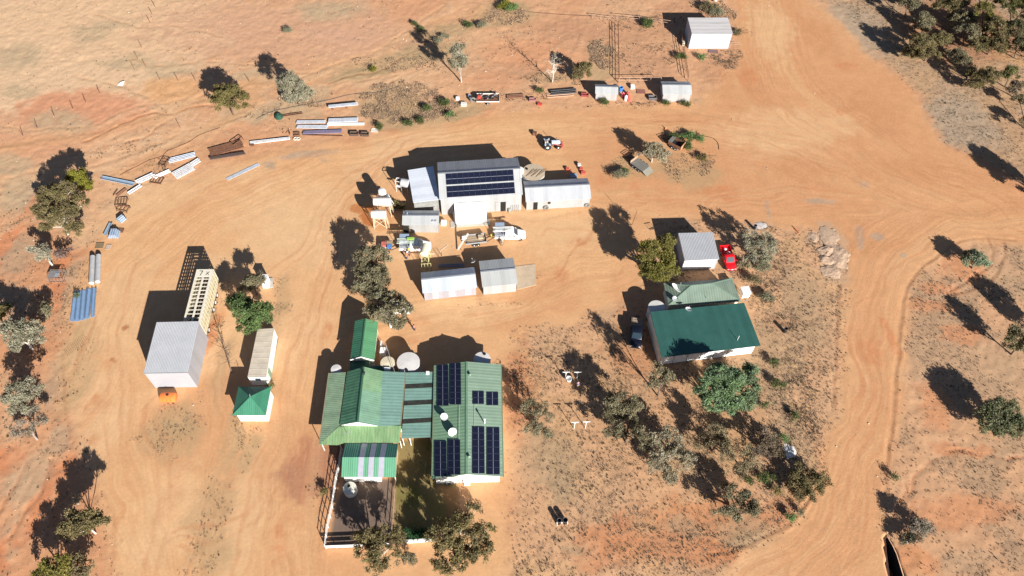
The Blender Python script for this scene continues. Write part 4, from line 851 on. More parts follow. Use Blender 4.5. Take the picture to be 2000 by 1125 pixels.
# annex behind
fr = Frame(G(684, 702.4), math.radians(-.5)); t = thing('annex', 'narrow annex with a clean dark green gable roof behind the main house', 'house', fr.o, fr.a); l = fr.l
a0, a1, a2 = l(684, 702.6, 2.9), l(704.8, 696.8, 3.75), l(730.8, 703.6, 2.9); b0, b1, b2 = l(693.3, 627.2, 2.9), l(713.8, 622, 3.75), l(738.5, 628, 2.9)
MB().slab([a0, a1, b1, b0], .05).build('roof', mat('annex_green', (.055, .205, .115), .5, 0, .12, 1, rib='Y', ribp=.4, ribs=.4), t)
MB().slab([a1, a2, b2, b1], .05).build('roof', mat('annex_green_light', (.085, .235, .12), .5, 0, .08, 1, rib='Y', ribp=.4, ribs=.25), t)
MB().bar(a1, b1, .2, .05).build('ridge_cap', mat('dark_green_cap', (0, 0, 0)), t)
MB().foot([(a0[0] + .3, a0[1] + .25), (a2[0] - .3, a2[1] + .25), (b2[0] - .3, b2[1] - .25), (b0[0] + .3, b0[1] - .25)], 0, 2.8).build('wall', gr_wall, t)
for p_, q_ in ((a0, a1), (a1, a2)): MB().bar((p_[0], p_[1] - .02, p_[2] - .06), (q_[0], q_[1] - .02, q_[2] - .06), .06, .22).build('barge_board', paint_white, t)
q = l(735.5, 690, 2.9); q2 = l(739, 656, 2.9); MB().bar((q[0] + .25, q[1] + 2, 1.4), (q2[0] + .25, q2[1], 1.4), .3, .12).build('side_shelf', paint_white, t)
MB().box(q[0] + .2, q[1] + .8, 0, q[0] + .95, q[1] + 1.8, 1.7).build('side_cabinet', paint_white, t)
fr = Frame(G(684, 728), 0); t = thing('link_lobby', 'low dark green flat roofed lobby between annex and main house', 'building', fr.o, 0); l = fr.l
c = [l(683, 727, 2.35), l(748, 731, 2.35), l(747, 715, 2.3), l(722, 713, 2.3), l(721, 705, 2.3), l(684, 705, 2.3)]
MB().slab(c, .06).build('roof', mat('lobby_green', (.03, .10, .065), .5, 0, .1, 1), t)
MB().foot([(p_[0] * .94 + .2, p_[1] * .94 + .1) for p_ in c], 0, 2.2).build('wall', gr_wall, t)
p = l(756.5, 722, 2.2); MB().box(p[0] - .45, p[1] - .25, 2.2, p[0] + .45, p[1] + .25, 2.5).box(p[0] - .05, p[1] - .05, 0, p[0] + .05, p[1] + .05, 2.2).build('solar_heater', paint_white, t)

# southern shed with skylight strips
fr, L_, D = frame3((666.6, 931.5), (773.3, 931.8), (673.7, 866), 2.35)
t = thing('garden_room', 'green gabled garden room with three pale skylight strips at the gravel court', 'building', fr.o, fr.a); l = fr.l; zr = 3.4
f0, f1_, r0, r1, k0, k1_ = l(666.6, 931.5, 2.35), l(773.3, 931.8, 2.35), l(668.6, 893, zr), l(774, 893.3, zr), l(673.7, 866, 2.4), l(777.4, 866.4, 2.4)
MB().slab([f0, f1_, r1, r0], .05).build('roof', mat('jade_roof', (.095, .27, .165), .5, 0, .07, 1, rib='X', ribp=.3, ribs=.35), t)
MB().slab([r0, r1, k1_, k0], .05).build('roof', mat('jade_roof_back_shade', (.075, .235, .165), .5, 0, .07, 1, rib='X', ribp=.3, ribs=.35), t)  # same jade made darker, the back slope's shade put into the colour
for x0, x1 in ((698.5, 709), (718.5, 729), (738.5, 749)):
    up = lambda p_: (p_[0], p_[1], p_[2] + .03)
    s0 = (x0 - 666.6) / (773.3 - 666.6); s1 = (x1 - 666.6) / (773.3 - 666.6); lp = lambda a, b_, k: tuple(a[i] * (1 - k) + b_[i] * k for i in range(3))
    MB().slab([up(lp(f0, f1_, s0)), up(lp(f0, f1_, s1)), up(lp(r0, r1, s1 + .005)), up(lp(r0, r1, s0 + .005))], .025).build('skylight', poly_sheet, t)
    MB().slab([up(lp(r0, r1, s0 + .01)), up(lp(r0, r1, s1 + .01)), up(lp(k0, k1_, s1 + .02)), up(lp(k0, k1_, s0 + .02))], .025).build('skylight', poly_sheet, t)
MB().foot([(.2, .25), (L_ * .70, .25), (L_ * .70, D - .3), (.35, D - .3)], 0, 2.25).build('wall', mat('house_white_wall', (0, 0, 0)), t)
MB().foot([(L_ * .70 + .01, 1.2), (L_ - .3, 1.2), (L_ - .3, D - .3), (L_ * .70 + .01, D - .3)], 0, 2.25).build('wall', mat('render', (0, 0, 0)), t)
MB().tube([(L_ - .25, .3, 0), (L_ - .25, .3, 2.3)], .06).build('verandah_post', paint_white, t)

# ------------------------------------------------------------------ water tanks
def water_tank(label, px, py, r, h, m=None, cone=.12, hatch=(.35, .1), z0=0, ribs=True, lidm=None, name='water_tank', group=None):
    """upright round tank whose roof centre shows at px, py"""
    c = G(px, py, z0 + h); t = thing(name, label, 'water tank', (*c, z0), 0, group); m = m or mat('tank_white', (.58, .56, .55), .6, 0, .08, 1, stain=(.40, .26, .18), stain_amt=.45)
    prof = [(r * .98, 0)]
    nr = 5
    for i in range(nr): z = h * i / nr; prof += [(r * .985, z + .02), (r, z + h / nr * .5)]
    prof += [(r * .99, h - .02), (r * .985, h)]
    MB().lathe(prof, (0, 0, 0), 36).build('tank_wall', m, t, True)
    MB().lathe([(r * 1.01, h + .002), (r * 1.01, h + .03), (r * .5, h + cone * .6), (.03, h + cone)], (0, 0, 0), 36).build('tank_roof', lidm or m, t, True)
    if hatch: MB().lathe([(.22, h + cone * .3), (.22, h + cone + .10), (.04, h + cone + .13)], (hatch[0] * r, hatch[1] * r, 0), 16).build('hatch', black_m, t)
    return t, h
cream_t = mat('cream_tank', (.62, .54, .40), .6, 0, .08, 1, stain=(.42, .28, .18), stain_amt=.4)
water_tank('biggest white tank behind the main house, with a rust streak down to its black hatch', 797.5, 707.5, 1.72, 2.3, hatch=(-.05, -.86))
water_tank('middle-sized cream tank behind the main house, crossed by a thin pole', 757, 708.5, 1.08, 2.2, cream_t, hatch=None)
water_tank('smallest white tank at the left rear corner of the main house', 656.5, 721, .78, 2.2, hatch=None)
water_tank('white tank half hidden behind the far end of the solar-roofed wing', 941.5, 702, 1.3, 2.3, hatch=(.25, .7))
water_tank('small round pale tank with a black centre hatch in front of the garden room', 683, 953.5, .92, 1.3, mat('tank_bone', (.62, .60, .53), .55, 0, .1, 1), hatch=(-.15, .3))
tk, h = water_tank('white-topped tank tucked beside the left end of the deep green roof', 1283, 601, 1.38, 2.4, mat('tank_pale', (.56, .55, .54), .6, 0, .08, 1), hatch=None)
tk, h = water_tank('huge weathered timber-topped tank between the largest shed and the long shed', 1042, 336.5, 2.05, 2.2, mat('tank_concrete', (.42, .42, .42), .7, 0, .12, 1), cone=.08, hatch=(-.6, .35), lidm=mat('boarded_lid', (.42, .34, .25), .85, 0, .2, 2.5, stretch=(1, 5, 1)))
for k in range(9):
    a = -1.3 + k * .3; MB().bar((a, -1.2 + .25 * (k % 3), h + .12), (a + 1.15, .5 + .2 * (k % 2), h + .14), .06, .04).build('timber', wood, tk)
water_tank('white tank squeezed beside the back right corner of the largest shed', 1014.5, 332, .82, 2.6, mat('tank_plain_white', (.72, .72, .72), .5, 0, .06, 1), hatch=None)
# thin pole across the cream tank
a, b_ = G(746, 665), G(770, 727); t = tag(MB().tube([(*G(752, 667, 3.2), 3.2), (*G(771, 727, 2.8), 2.8)], .04).tube([(*G(752, 667, 3.2), 3.2), (*G(752, 667, 3.2), 0)], .05).build('service_pole', steel, None), 'thin grey service pole leaning over the cream tank behind the house', 'pole')
# elevated tanks
def htank(label, pc, Lx, r, zc, axis_px, stand=2.6, m=old_white, braces=True, ladder=True, legs_m=None, end_px=None):
    o = G(*pc, zc + r); ang = axis_px; t = thing('raised_tank', label, 'tank', o, ang); m2 = legs_m or mat('cream_steel', (.62, .52, .38), .6, 0, .1, 3)
    MB().lathe([(.05, -Lx / 2 - .02), (r * .8, -Lx / 2), (r * .97, -Lx / 2 + .05), (r, -Lx / 2 + .15), (r, Lx / 2 - .15), (r * .97, Lx / 2 - .05), (r * .8, Lx / 2), (.05, Lx / 2 + .02)], (0, 0, zc), 28, 'X').build('tank_body', m, t, True)
    s_ = MB(); xx = Lx / 2 - .3; yy = r * .75; hz = zc - r * .7
    for sx in (-1, 1):
        for sy in (-1, 1): s_.bar((sx * (xx + .12), sy * (yy + .12), 0), (sx * xx, sy * yy, hz), .09)
        s_.bar((sx * xx, -yy, hz), (sx * xx, yy, hz), .1)
        s_.bar((sx * xx, -yy, .4), (sx * xx, yy, hz - .2), .05); s_.bar((sx * xx, yy, .4), (sx * xx, -yy, hz - .2), .05)
    for sy in (-1, 1):
        s_.bar((-xx, sy * yy, hz - .1), (xx, sy * yy, hz - .1), .08)
        if braces: s_.bar((-xx, sy * (yy + .05), .4), (xx, sy * yy, hz - .25), .06); s_.bar((xx, sy * (yy + .05), .4), (-xx, sy * yy, hz - .25), .06)
    s_.build('stand', m2, t)
    if ladder:
        q = MB(); q.bar((Lx / 2 + .2, -.25, 0), (Lx / 2 - .1, -.25, zc + .3), .04); q.bar((Lx / 2 + .2, .2, 0), (Lx / 2 - .1, .2, zc + .3), .04)
        for k in range(8): q.bar((Lx / 2 + .2 - .3 * k / 8, -.25, zc * k / 8 + .2), (Lx / 2 + .2 - .3 * k / 8, .2, zc * k / 8 + .2), .03)
        q.build('ladder', m2, t)
    return t
htank('rusty white drum-shaped tank on a cross-braced stand, nearer the front of the raised pair', (738.6, 413), 2.55, .72, 3.2, .02)
htank('longer rusty white drum-shaped tank on a stand, just behind the other raised tank', (745.5, 388), 3.05, .72, 3.3, .02, braces=False)
htank('yellowed fuel tank raised on a tall yellow lattice stand over the white ute bonnet', (829.5, 483), 2.0, .68, 3.1, math.pi / 2 - .08, m=mat('yellowed_tank', (.66, .61, .46), .5, 0, .1, 2, stain=(.45, .40, .28), stain_amt=.5), legs_m=mat('yellow_steel', (.50, .47, .24), .6, 0, .1, 3))
c = G(745.5, 371, 4.0); t = thing('raised_tank', 'bright white upright tank on a platform with a railed ladder, rearmost of the raised tanks', 'tank', c, .05)
MB().lathe([(.66, 2.0), (.7, 2.05), (.7, 3.7), (.62, 3.88), (.3, 3.98), (.05, 4.0)], (0, 0, 0), 26).build('tank_body', paint_white, t, True)
q = MB().box(-.85, -.85, 1.9, .95, .85, 2.0)
for sx in (-.75, .8):
    for sy in (-.75, .75): q.bar((sx, sy, 0), (sx, sy, 1.9), .09)
q.build('stand', steel, t)
q = MB(); q.bar((2.2, -.9, 0), (1.0, -.1, 2.9), .06); q.bar((1.9, -1.3, 0), (.8, -.5, 2.9), .06)
for k in range(8): f = k / 8; q.bar((2.2 - 1.2 * f, -.9 + .8 * f, 2.9 * f), (1.9 - 1.1 * f, -1.3 + .8 * f, 2.9 * f), .04)
q.build('ladder', paint_white, t)
c = G(790, 352, 3.3); t = thing('raised_tank', 'grey domed tank with a white guard frame in the shade of the pale lean-to', 'tank', c, -.25)
MB().lathe([(.05, -.8), (.6, -.75), (.75, -.6), (.78, .7), (.6, .85), (.05, .9)], (0, 0, 2.6), 24, 'X').build('tank_body', mat('grey_tank', (.42, .42, .44), .5, 0, .1, 1), t, True)
q = MB()
for sx in (-.6, .6):
    for sy in (-.5, .5): q.bar((sx, sy, 0), (sx, sy, 2.1), .08)
q.build('stand', steel, t)
q = MB(); q.bar((-1.7, .5, 2.9), (-.8, .6, 2.9), .08); q.bar((-1.7, -.3, 2.9), (-.8, -.3, 2.9), .08); q.bar((-1.7, -.3, 2.9), (-1.7, .5, 2.9), .08); q.bar((-1.7, -.3, 0), (-1.7, -.3, 2.9), .06); q.bar((-1.7, .5, 0), (-1.7, .5, 2.9), .06); q.box(-1.6, -.7, 1.9, -.7, -.3, 1.95)
q.build('guard_frame', paint_white, t)
#@@PART3
# ------------------------------------------------------------------ trees
leafm = vmat('foliage', .75, .35); barkm = vmat('bark', .85)
BARK = dict(pale=(.42, .37, .31), brown=(.14, .10, .075), white=(.60, .56, .50), grey=(.26, .23, .20))
LEAF = dict(olive=(.155, .132, .052), grey=(.215, .205, .135), green=(.12, .19, .07), lime=(.17, .165, .028), dusk=(.165, .135, .075), dark=(.060, .075, .035),
            silver=(.28, .265, .20), straw=(.27, .225, .14), teal=(.19, .26, .165), bush=(.085, .11, .04), mauve=(.17, .125, .11))
def tinted(o_mesh, cols, domain='CORNER'):
    a = o_mesh.color_attributes.new('tint', 'FLOAT_COLOR', domain); a.data.foreach_set('color', np.concatenate([cols, np.ones((len(cols), 1))], 1).astype(np.float32).ravel())
def leaves_mesh(name, centers, cols, size, spread, per, squash=.8):
    n = len(centers) * per; c = np.repeat(centers, per, 0); cc = np.repeat(cols, per, 0)
    p = c + RNG.normal(0, 1, (n, 3)) * spread * np.array([1, 1, squash])
    nn = RNG.normal(0, 1, (n, 3)) + np.array([.25, -.45, .75]); nn /= np.linalg.norm(nn, axis=1)[:, None]
    a = np.cross(nn, RNG.normal(0, 1, (n, 3))); a /= np.linalg.norm(a, axis=1)[:, None]; b = np.cross(nn, a)
    s = size * RNG.uniform(.6, 1.3, n)[:, None]; a = a * s * .5; b = b * s * .32
    V = np.stack([p - a, p + b, p + a, p - b], 1).reshape(-1, 3); Q = np.arange(n * 4).reshape(n, 4)
    me = bpy.data.meshes.new(name); fast_mesh(me, V, Q)
    cc = cc * RNG.uniform(.75, 1.25, n)[:, None]; tinted(me, np.repeat(cc, 4, 0)); me.materials.append(leafm); return me
def mpp(px, py, z):
    c = G(px, py, z); return float(np.linalg.norm(G(px + 1, py, z) - c))
def tree(label, lobes, leaf='olive', bark='brown', base=None, dens=1.0, name='gum_tree', cat='tree', leaf2=None, size=.22, clump=.15, group=None, tr=.16, lean=None):
    """lobes: (px, py, rx_px, ry_px, height above ground or the spot where that lobe's shadow falls)"""
    Ls = []
    for (px, py, rx, ry, zs) in lobes:
        z = zs if isinstance(zs, (int, float)) else zsolve((px, py), zs)
        m = mpp(px, py, z) * 1.14; c = G(px, py, z); rz = min(ry * m * .9, z - .15); Ls.append((np.array([c[0], c[1], z]), rx * m, ry * m, max(rz, .3)))
    if base is None: b0 = np.mean([q[0][:2] for q in Ls], 0)
    else: b0 = G(*base) * .6 + np.mean([q[0][:2] for q in Ls], 0) * .4
    zb = float(gz(b0[0], b0[1])) - .08
    t = thing(name, label, cat, (b0[0], b0[1], 0), 0, group); O = np.array([b0[0], b0[1], 0])
    cs = []; cols = []; k1 = np.array(LEAF[leaf]); k2 = np.array(LEAF[leaf2]) if leaf2 else k1
    per = 12
    tm = MB(); top = max(q[0][2] for q in Ls)
    fork = np.array([0, 0, min(1.6, top * .35)]) + (np.mean([q[0] for q in Ls], 0) - O) * np.array([.25, .25, 0])
    tm.tube([(0, 0, zb), tuple(fork * np.array([.5, .5, .55])), tuple(fork)], [tr * 1.1, tr * .9, tr * .8], 7)
    for c, rx, ry, rz in Ls:
        area = math.pi * rx * (ry + rz) / 2
        nl = int(4.2 * dens * area / (size * size * .32)); nc = max(8, nl // per)
        ls_ = min(.62, .30 * (rx + ry) / 2 + .12) * (1.0 if dens > .7 else 1.15)
        ml = max(7, int(1.9 * dens ** .5 * (rx * ry + rx * rz + ry * rz) / (3 * ls_ * ls_)))
        g = RNG.normal(0, 1, (ml, 3)); g /= np.linalg.norm(g, axis=1)[:, None]; g[:, 2] = np.where(g[:, 2] < -.3, -g[:, 2], g[:, 2]); g *= RNG.uniform(.45, 1.0, (ml, 1)) ** .7
        g *= np.array([rx, ry, rz]) * .92
        gb = RNG.uniform(.85, 1.45, ml); gs = RNG.uniform(.6, 1.25, ml); gi = RNG.integers(0, ml, nc)
        u = RNG.normal(0, 1, (nc, 3)); u /= np.linalg.norm(u, axis=1)[:, None]
        p = g[gi] + u * (ls_ * gs[gi] * RNG.uniform(.55, 1.0, nc))[:, None] * np.array([1, 1, .75]) + (c - O)
        p[:, 2] = np.maximum(p[:, 2], .25)
        cs.append(p); f = RNG.random(nc)[:, None]; f = np.clip(f * .5 + RNG.random(ml)[gi][:, None] * .5, 0, 1); cc = (k1 * (1 - f) + k2 * f) * RNG.uniform(.8, 1.2, nc)[:, None] * gb[gi][:, None]; cols.append(cc)
        e = c - O; mid = fork * .5 + e * .5 + RNG.normal(0, .15, 3)
        tm.tube([tuple(fork), tuple(mid), tuple(e)], [tr * .7, tr * .5, tr * .25], 6)
        for q in p[RNG.choice(nc, min(nc, 9), False)]:
            s0 = mid * .4 + e * .6; tm.tube([tuple(s0), tuple((s0 + q) / 2 + RNG.normal(0, .12, 3)), tuple(q)], [tr * .3, tr * .2, tr * .07], 5)
    me = leaves_mesh('crown', np.concatenate(cs), np.concatenate(cols), size, clump, per)
    o = bpy.data.objects.new('crown', me); COL.objects.link(o); o.parent = t
    to = tm.build('trunk', barkm, t, True, False); nb = len(to.data.loops); tinted(to.data, np.tile(np.array(BARK[bark]), (nb, 1)) * RNG.uniform(.85, 1.15, (nb, 1)))
    return t
def bare_tree(label, base, top, h, bark='grey', spread=1.0, n=26, name='dead_tree', group=None, twigs=None, lean_to=None, r=.1):
    b0 = G(*base); tp = G(*top, h); O = b0
    t = thing(name, label, 'tree', (*b0, 0), 0, group); tm = MB(); a = np.array([0, 0, -.1]); b = np.array([*(tp - b0), h])
    tm.tube([tuple(a), tuple((a + b) * .5 + np.array([.1, .05, 0])), tuple(b)], [r, r * .6, r * .15], 7)
    for i in range(n):
        f = .25 + .7 * random.random(); p = a * (1 - f) + b * f; an = random.random() * 6.28; ln = spread * (1.25 - f) * random.uniform(.6, 1.4)
        q = p + np.array([math.cos(an) * ln, math.sin(an) * ln, ln * random.uniform(.2, 1.0)]); q[2] = max(q[2], .1); m_ = (p + q) / 2 + RNG.normal(0, .08, 3)
        tm.tube([tuple(p), tuple(m_), tuple(q)], [r * .4, r * .25, r * .06], 5)
        for k in range(3):
            q2 = q + RNG.normal(0, .35 * spread, 3); q2[2] = max(q2[2], .05); tm.tube([tuple(m_ * .4 + q * .6), tuple(q2)], [r * .15, r * .04], 4)
    to = tm.build('trunk', barkm, t, True, False); nb = len(to.data.loops); tinted(to.data, np.tile(np.array(BARK[bark]), (nb, 1)))
    if twigs:
        cs = b + RNG.normal(0, 1, (twigs, 3)) * np.array([spread * .5, spread * .5, spread * .4]); me = leaves_mesh('crown', cs, np.tile(np.array(LEAF['silver']), (twigs, 1)), .2, .3, 6)
        o = bpy.data.objects.new('crown', me); COL.objects.link(o); o.parent = t
    return t
# upper paddock
tree('round olive-brown tree with one dense ball of a crown, in the upper left paddock', [(449, 196, 33, 30, (432, 168)), (440, 180, 22, 16, (418, 156))], 'olive', 'brown', (454, 222), 1.7)
tree('two-lobed grey-green tree in the upper left paddock, right of the round olive-brown one', [(566, 165, 22, 24, (534, 132)), (590, 182, 20, 18, (565, 155)), (575, 190, 26, 10, 1.2)], 'grey', 'brown', (583, 198), 1.3, leaf2='silver')
tree('slim silvery gum with a bare pale trunk standing alone above the weedy strip', [(894, 100, 13, 16, (826, 68)), (895, 120, 18, 18, (846, 95)), (902, 128, 14, 10, (862, 108))], 'silver', 'pale', (902, 158), 1.0, leaf2='grey')
bare_tree('tall white leafless tree casting a long thin shadow, left of the stockyard', (1079, 160), (1083, 112), 8.0, 'white', 1.5, 22, twigs=26, r=.12)
tree('low olive bush-like tree at the left edge of the stockyard', [(1135, 139, 19, 16, (1105, 126)), (1125, 146, 12, 8, .8), (1143, 132, 12, 10, (1090, 116))], 'olive', 'brown', (1135, 152), 1.2, leaf2='dusk')
# left side
tree('bright yellow-green tree at the upper right of the big clump beside the scrap line', [(152, 350, 21, 20, (150, 318)), (168, 368, 12, 14, 2.0)], 'lime', 'brown', (160, 385), 1.5)
tree('largest spreading tree of the left edge, lumpy olive crown fading to grey below', [(100, 385, 26, 22, (94, 352)), (125, 378, 28, 22, (120, 330)), (92, 415, 24, 24, (90, 378)), (128, 420, 32, 26, 5.0), (150, 400, 22, 24, (150, 365)), (95, 445, 18, 12, 2.5), (145, 448, 20, 14, 2.5)], 'olive', 'pale', (128, 468), 1.25, leaf2='dusk', tr=.22)
tree('pale low grey-green bush tree with a leaning white trunk above the wire cage', [(78, 492, 22, 16, 2.6), (92, 500, 14, 10, 2.0)], 'silver', 'white', (107, 524), .8)
tree('small brown-grey scrubby tree directly below the largest left-edge tree', [(125, 492, 16, 14, 1.4)], 'mauve', 'brown', (126, 504), .7)
tree('broad grey-green gum with white forked limbs, halfway down the left edge', [(28, 648, 24, 24, (22, 598)), (58, 645, 26, 22, (52, 600)), (75, 660, 18, 16, (78, 620)), (35, 672, 22, 12, 3.2)], 'grey', 'white', (58, 684), 1.1, leaf2='silver', tr=.2)
tree('pale grey-green gum whose crown sits below the broad white-limbed gum on the left edge', [(30, 772, 26, 24, (40, 705)), (60, 760, 24, 22, (65, 690)), (45, 795, 28, 14, 3.5)], 'grey', 'brown', (62, 812), 1.0, leaf2='silver')
tree('dusty leafless-looking grey tree just below the pale gum on the left edge', [(62, 822, 28, 22, 2.8), (45, 840, 24, 14, 2.0)], 'mauve', 'grey', (75, 868), .45, leaf2='silver', size=.18)
tree('small dark olive tree reaching in from the left, its shadow by the wire cage', [(-8, 620, 16, 18, (38, 570)), (5, 600, 12, 14, (60, 600))], 'olive', 'brown', (0, 640), 1.4)
tree('dark tree at the left edge throwing its crown shadow between the two grey gums', [(92, 612, 12, 16, (88, 590)), (88, 600, 10, 12, 1.8)], 'grey', 'brown', (92, 625), .6, leaf2='dusk')
tree('olive gum with a leaning white trunk at the bottom left beside the track', [(142, 1022, 24, 22, (98, 965)), (165, 1025, 26, 22, (150, 950)), (135, 1040, 14, 14, (70, 1010)), (182, 1008, 18, 12, (172, 905)), (200, 1022, 14, 10, (160, 925))], 'olive', 'white', (186, 1042), 1.7, leaf2='dusk', tr=.11)
tree('yellow-olive gum cut off by the bottom edge, lower left', [(110, 1108, 26, 22, (60, 1030)), (85, 1128, 26, 20, (55, 1070)), (120, 1120, 16, 14, (100, 1045))], 'olive', 'brown', (125, 1160), 1.3, leaf2='lime')
tree('shadowed dusky gum at the bottom edge, right of the yellow-olive gum', [(148, 1102, 22, 22, (110, 1070)), (165, 1118, 22, 18, (150, 1080))], 'dusk', 'brown', (165, 1150), .9)
tree('grey thin tree leaning over the gully at the lower left', [(148, 975, 10, 12, 1.5)], 'silver', 'grey', (150, 985), .5, size=.18)
# between crate and cabin
tree('bright green dense tree overhanging the top of the white cabin', [(470, 600, 20, 22, (450, 545)), (497, 615, 28, 26, (478, 560)), (520, 605, 16, 14, (500, 560)), (484, 640, 22, 16, 3.0), (462, 588, 16, 12, 3.6)], 'green', 'brown', (492, 655), 1.7, leaf2='bush')
tree('small grey-olive tree between the bright green tree and the tiny outhouse', [(495, 552, 20, 15, (472, 515)), (508, 545, 10, 10, (480, 505)), (482, 560, 14, 10, 2.5)], 'dusk', 'brown', (500, 575), 1.3, leaf2='grey')
bare_tree('leafless thorny tree with long thin branches left of the white cabin', (452, 728), (432, 650), 6.0, 'brown', 1.3, 30, r=.09)
# centre gums
tree('large grey-green gum between the raised tanks and the house, tallest near the yard centre', [(712, 505, 22, 22, (676, 460)), (738, 500, 22, 20, (712, 452)), (722, 530, 26, 24, (700, 478)), (742, 540, 20, 22, (735, 470)), (708, 555, 24, 20, (680, 510)), (735, 570, 24, 16, (700, 530))], 'grey', 'pale', (722, 592), 1.15, leaf2='dusk', tr=.24)
tree('brownish gum with white limbs shading the parked white car beside the annex', [(740, 590, 24, 20, (702, 550)), (770, 588, 24, 20, (735, 548)), (785, 605, 22, 18, 4.6), (748, 618, 28, 20, 4.2), (775, 630, 22, 14, 3.6), (725, 610, 16, 14, 4.0)], 'dusk', 'white', (764, 645), .95, leaf2='grey', tr=.2)
tree('glossy yellow-green gum at the left of the square garage', [(1300, 478, 16, 18, (1230, 412)), (1268, 490, 22, 18, (1192, 425)), (1255, 510, 16, 16, (1185, 460)), (1285, 530, 34, 20, (1218, 482)), (1305, 520, 20, 18, (1235, 470)), (1268, 530, 20, 16, (1200, 485)), (1296, 500, 16, 16, 5)], 'lime', 'pale', (1292, 560), 1.5, leaf2='olive', tr=.2)
tree('wispy grey tree to the right of the red car', [(1468, 470, 22, 20, (1408, 425)), (1492, 478, 22, 22, (1425, 450)), (1480, 500, 26, 14, (1432, 485)), (1500, 495, 14, 16, 2)], 'silver', 'grey', (1478, 516), .8, leaf2='grey', size=.2)
tree('grey wispy tree above the flat trailer beside the old box trailer', [(1276, 292, 22, 16, (1232, 264)), (1285, 305, 24, 14, (1250, 280)), (1262, 300, 14, 12, (1245, 292))], 'silver', 'pale', (1274, 316), .8, leaf2='straw', size=.2)
# by the quarters
tree('dense blue-green tree, the biggest in front of the long deep green roof', [(1405, 735, 26, 24, (1322, 640)), (1432, 745, 24, 26, (1345, 660)), (1382, 760, 24, 24, (1305, 665)), (1392, 785, 26, 20, (1338, 700)), (1425, 790, 28, 20, (1360, 710)), (1420, 765, 30, 24, (1350, 680))], 'teal', 'brown', (1412, 812), 1.6, leaf2='green')
tree('dense blue-green column tree joined to the right of the biggest one by the green roof', [(1462, 730, 17, 18, (1385, 700)), (1462, 755, 18, 20, (1395, 712)), (1458, 785, 20, 20, (1412, 742))], 'teal', 'brown', (1458, 812), 1.7, leaf2='bush')
tree('thin brown-green tree whose long shadow stretches towards the dark ute', [(1280, 722, 14, 14, (1165, 640)), (1296, 738, 14, 14, (1190, 660)), (1275, 748, 12, 14, (1212, 690)), (1305, 735, 12, 12, (1205, 675))], 'dusk', 'brown', (1290, 778), .9, leaf2='grey', tr=.12)
tree('brown-green feathery tree beside the upper clothesline posts', [(1205, 785, 24, 24, (1140, 722)), (1235, 800, 22, 22, (1165, 735)), (1200, 812, 22, 20, (1150, 765)), (1225, 830, 26, 22, (1185, 790)), (1195, 845, 16, 12, 2.5), (1250, 855, 12, 22, 4)], 'dusk', 'brown', (1230, 880), .85, leaf2='grey', tr=.16, size=.2)
tree('sparse feathery tree beside the solar-roofed wing', [(1035, 795, 18, 18, (1000, 735)), (1052, 812, 22, 22, (1015, 760)), (1062, 835, 20, 18, (1020, 795)), (1040, 835, 16, 16, 3)], 'dusk', 'brown', (1058, 858), .5, leaf2='grey', size=.18)
tree('pale straw-grey gum with tangled limbs in the middle of the grove', [(1275, 870, 26, 24, (1215, 820)), (1305, 862, 28, 24, (1240, 825)), (1315, 890, 28, 24, (1262, 850)), (1285, 905, 26, 20, 4), (1310, 930, 22, 16, 2.5), (1340, 900, 16, 16, 3.5)], 'silver', 'pale', (1292, 900), .75, leaf2='straw', size=.2, tr=.16)
tree('feathery brown-green tree with fine dark limbs at the heart of the grove', [(1390, 845, 22, 22, (1315, 798)), (1405, 870, 22, 20, (1335, 820)), (1375, 865, 18, 16, (1340, 842)), (1420, 885, 20, 14, 4)], 'dusk', 'brown', (1394, 880), .55, leaf2='straw', size=.18)
tree('grey-brown spreading tree casting the darkest shadow at the lower grove', [(1425, 960, 18, 16, (1368, 920)), (1455, 975, 26, 18, (1398, 935)), (1445, 1000, 28, 16, (1400, 960)), (1475, 1000, 22, 16, (1430, 940)), (1410, 1000, 20, 12, 2.5)], 'grey', 'brown', (1448, 1020), .75, leaf2='dusk', size=.2)
tree('slender brownish tree beside the grove heart, darker and shorter', [(1450, 880, 18, 18, (1375, 848)), (1470, 900, 20, 16, (1400, 880)), (1440, 915, 22, 14, 3)], 'dusk', 'brown', (1460, 925), .5, leaf2='straw', size=.18)
tree('dusky tree just left of the white powdery patch', [(1490, 850, 20, 20, (1432, 820)), (1505, 870, 18, 20, (1462, 850)), (1515, 893, 16, 16, (1482, 878)), (1480, 880, 18, 14, 3)], 'mauve', 'brown', (1508, 905), .7, leaf2='dusk', size=.2)
tree('yellowish olive tree at the edge of the curving road, below the white patch', [(1565, 930, 24, 18, (1520, 890)), (1590, 945, 26, 18, (1545, 918)), (1560, 950, 24, 20, (1530, 925)), (1575, 968, 26, 12, 1.6), (1600, 930, 16, 12, 3)], 'dusk', 'brown', (1576, 975), .85, leaf2='olive', size=.2)
# garden
tree('biggest brownish gum at the bottom garden wall, right of the hedge', [(860, 1045, 30, 24, (800, 950)), (900, 1030, 28, 22, (845, 920)), (930, 1050, 28, 24, (855, 985)), (880, 1075, 34, 24, (812, 1010)), (945, 1070, 24, 22, (905, 1000)), (910, 1090, 36, 22, (830, 1035)), (870, 1105, 26, 16, 4.0), (915, 1000, 20, 14, (835, 890)), (950, 1035, 18, 16, (925, 985))], 'dusk', 'pale', (888, 1110), .8, leaf2='olive', tr=.16)
tree('brownish gum at the bottom garden wall, left of the hedge', [(725, 1045, 26, 18, (670, 960)), (755, 1040, 26, 18, (705, 950)), (720, 1080, 26, 24, (680, 1000)), (750, 1075, 28, 24, (715, 985)), (775, 1050, 18, 14, (742, 975)), (735, 1105, 24, 16, 4), (700, 1050, 16, 12, (640, 985))], 'dusk', 'pale', (742, 1115), .8, leaf2='olive', tr=.15)
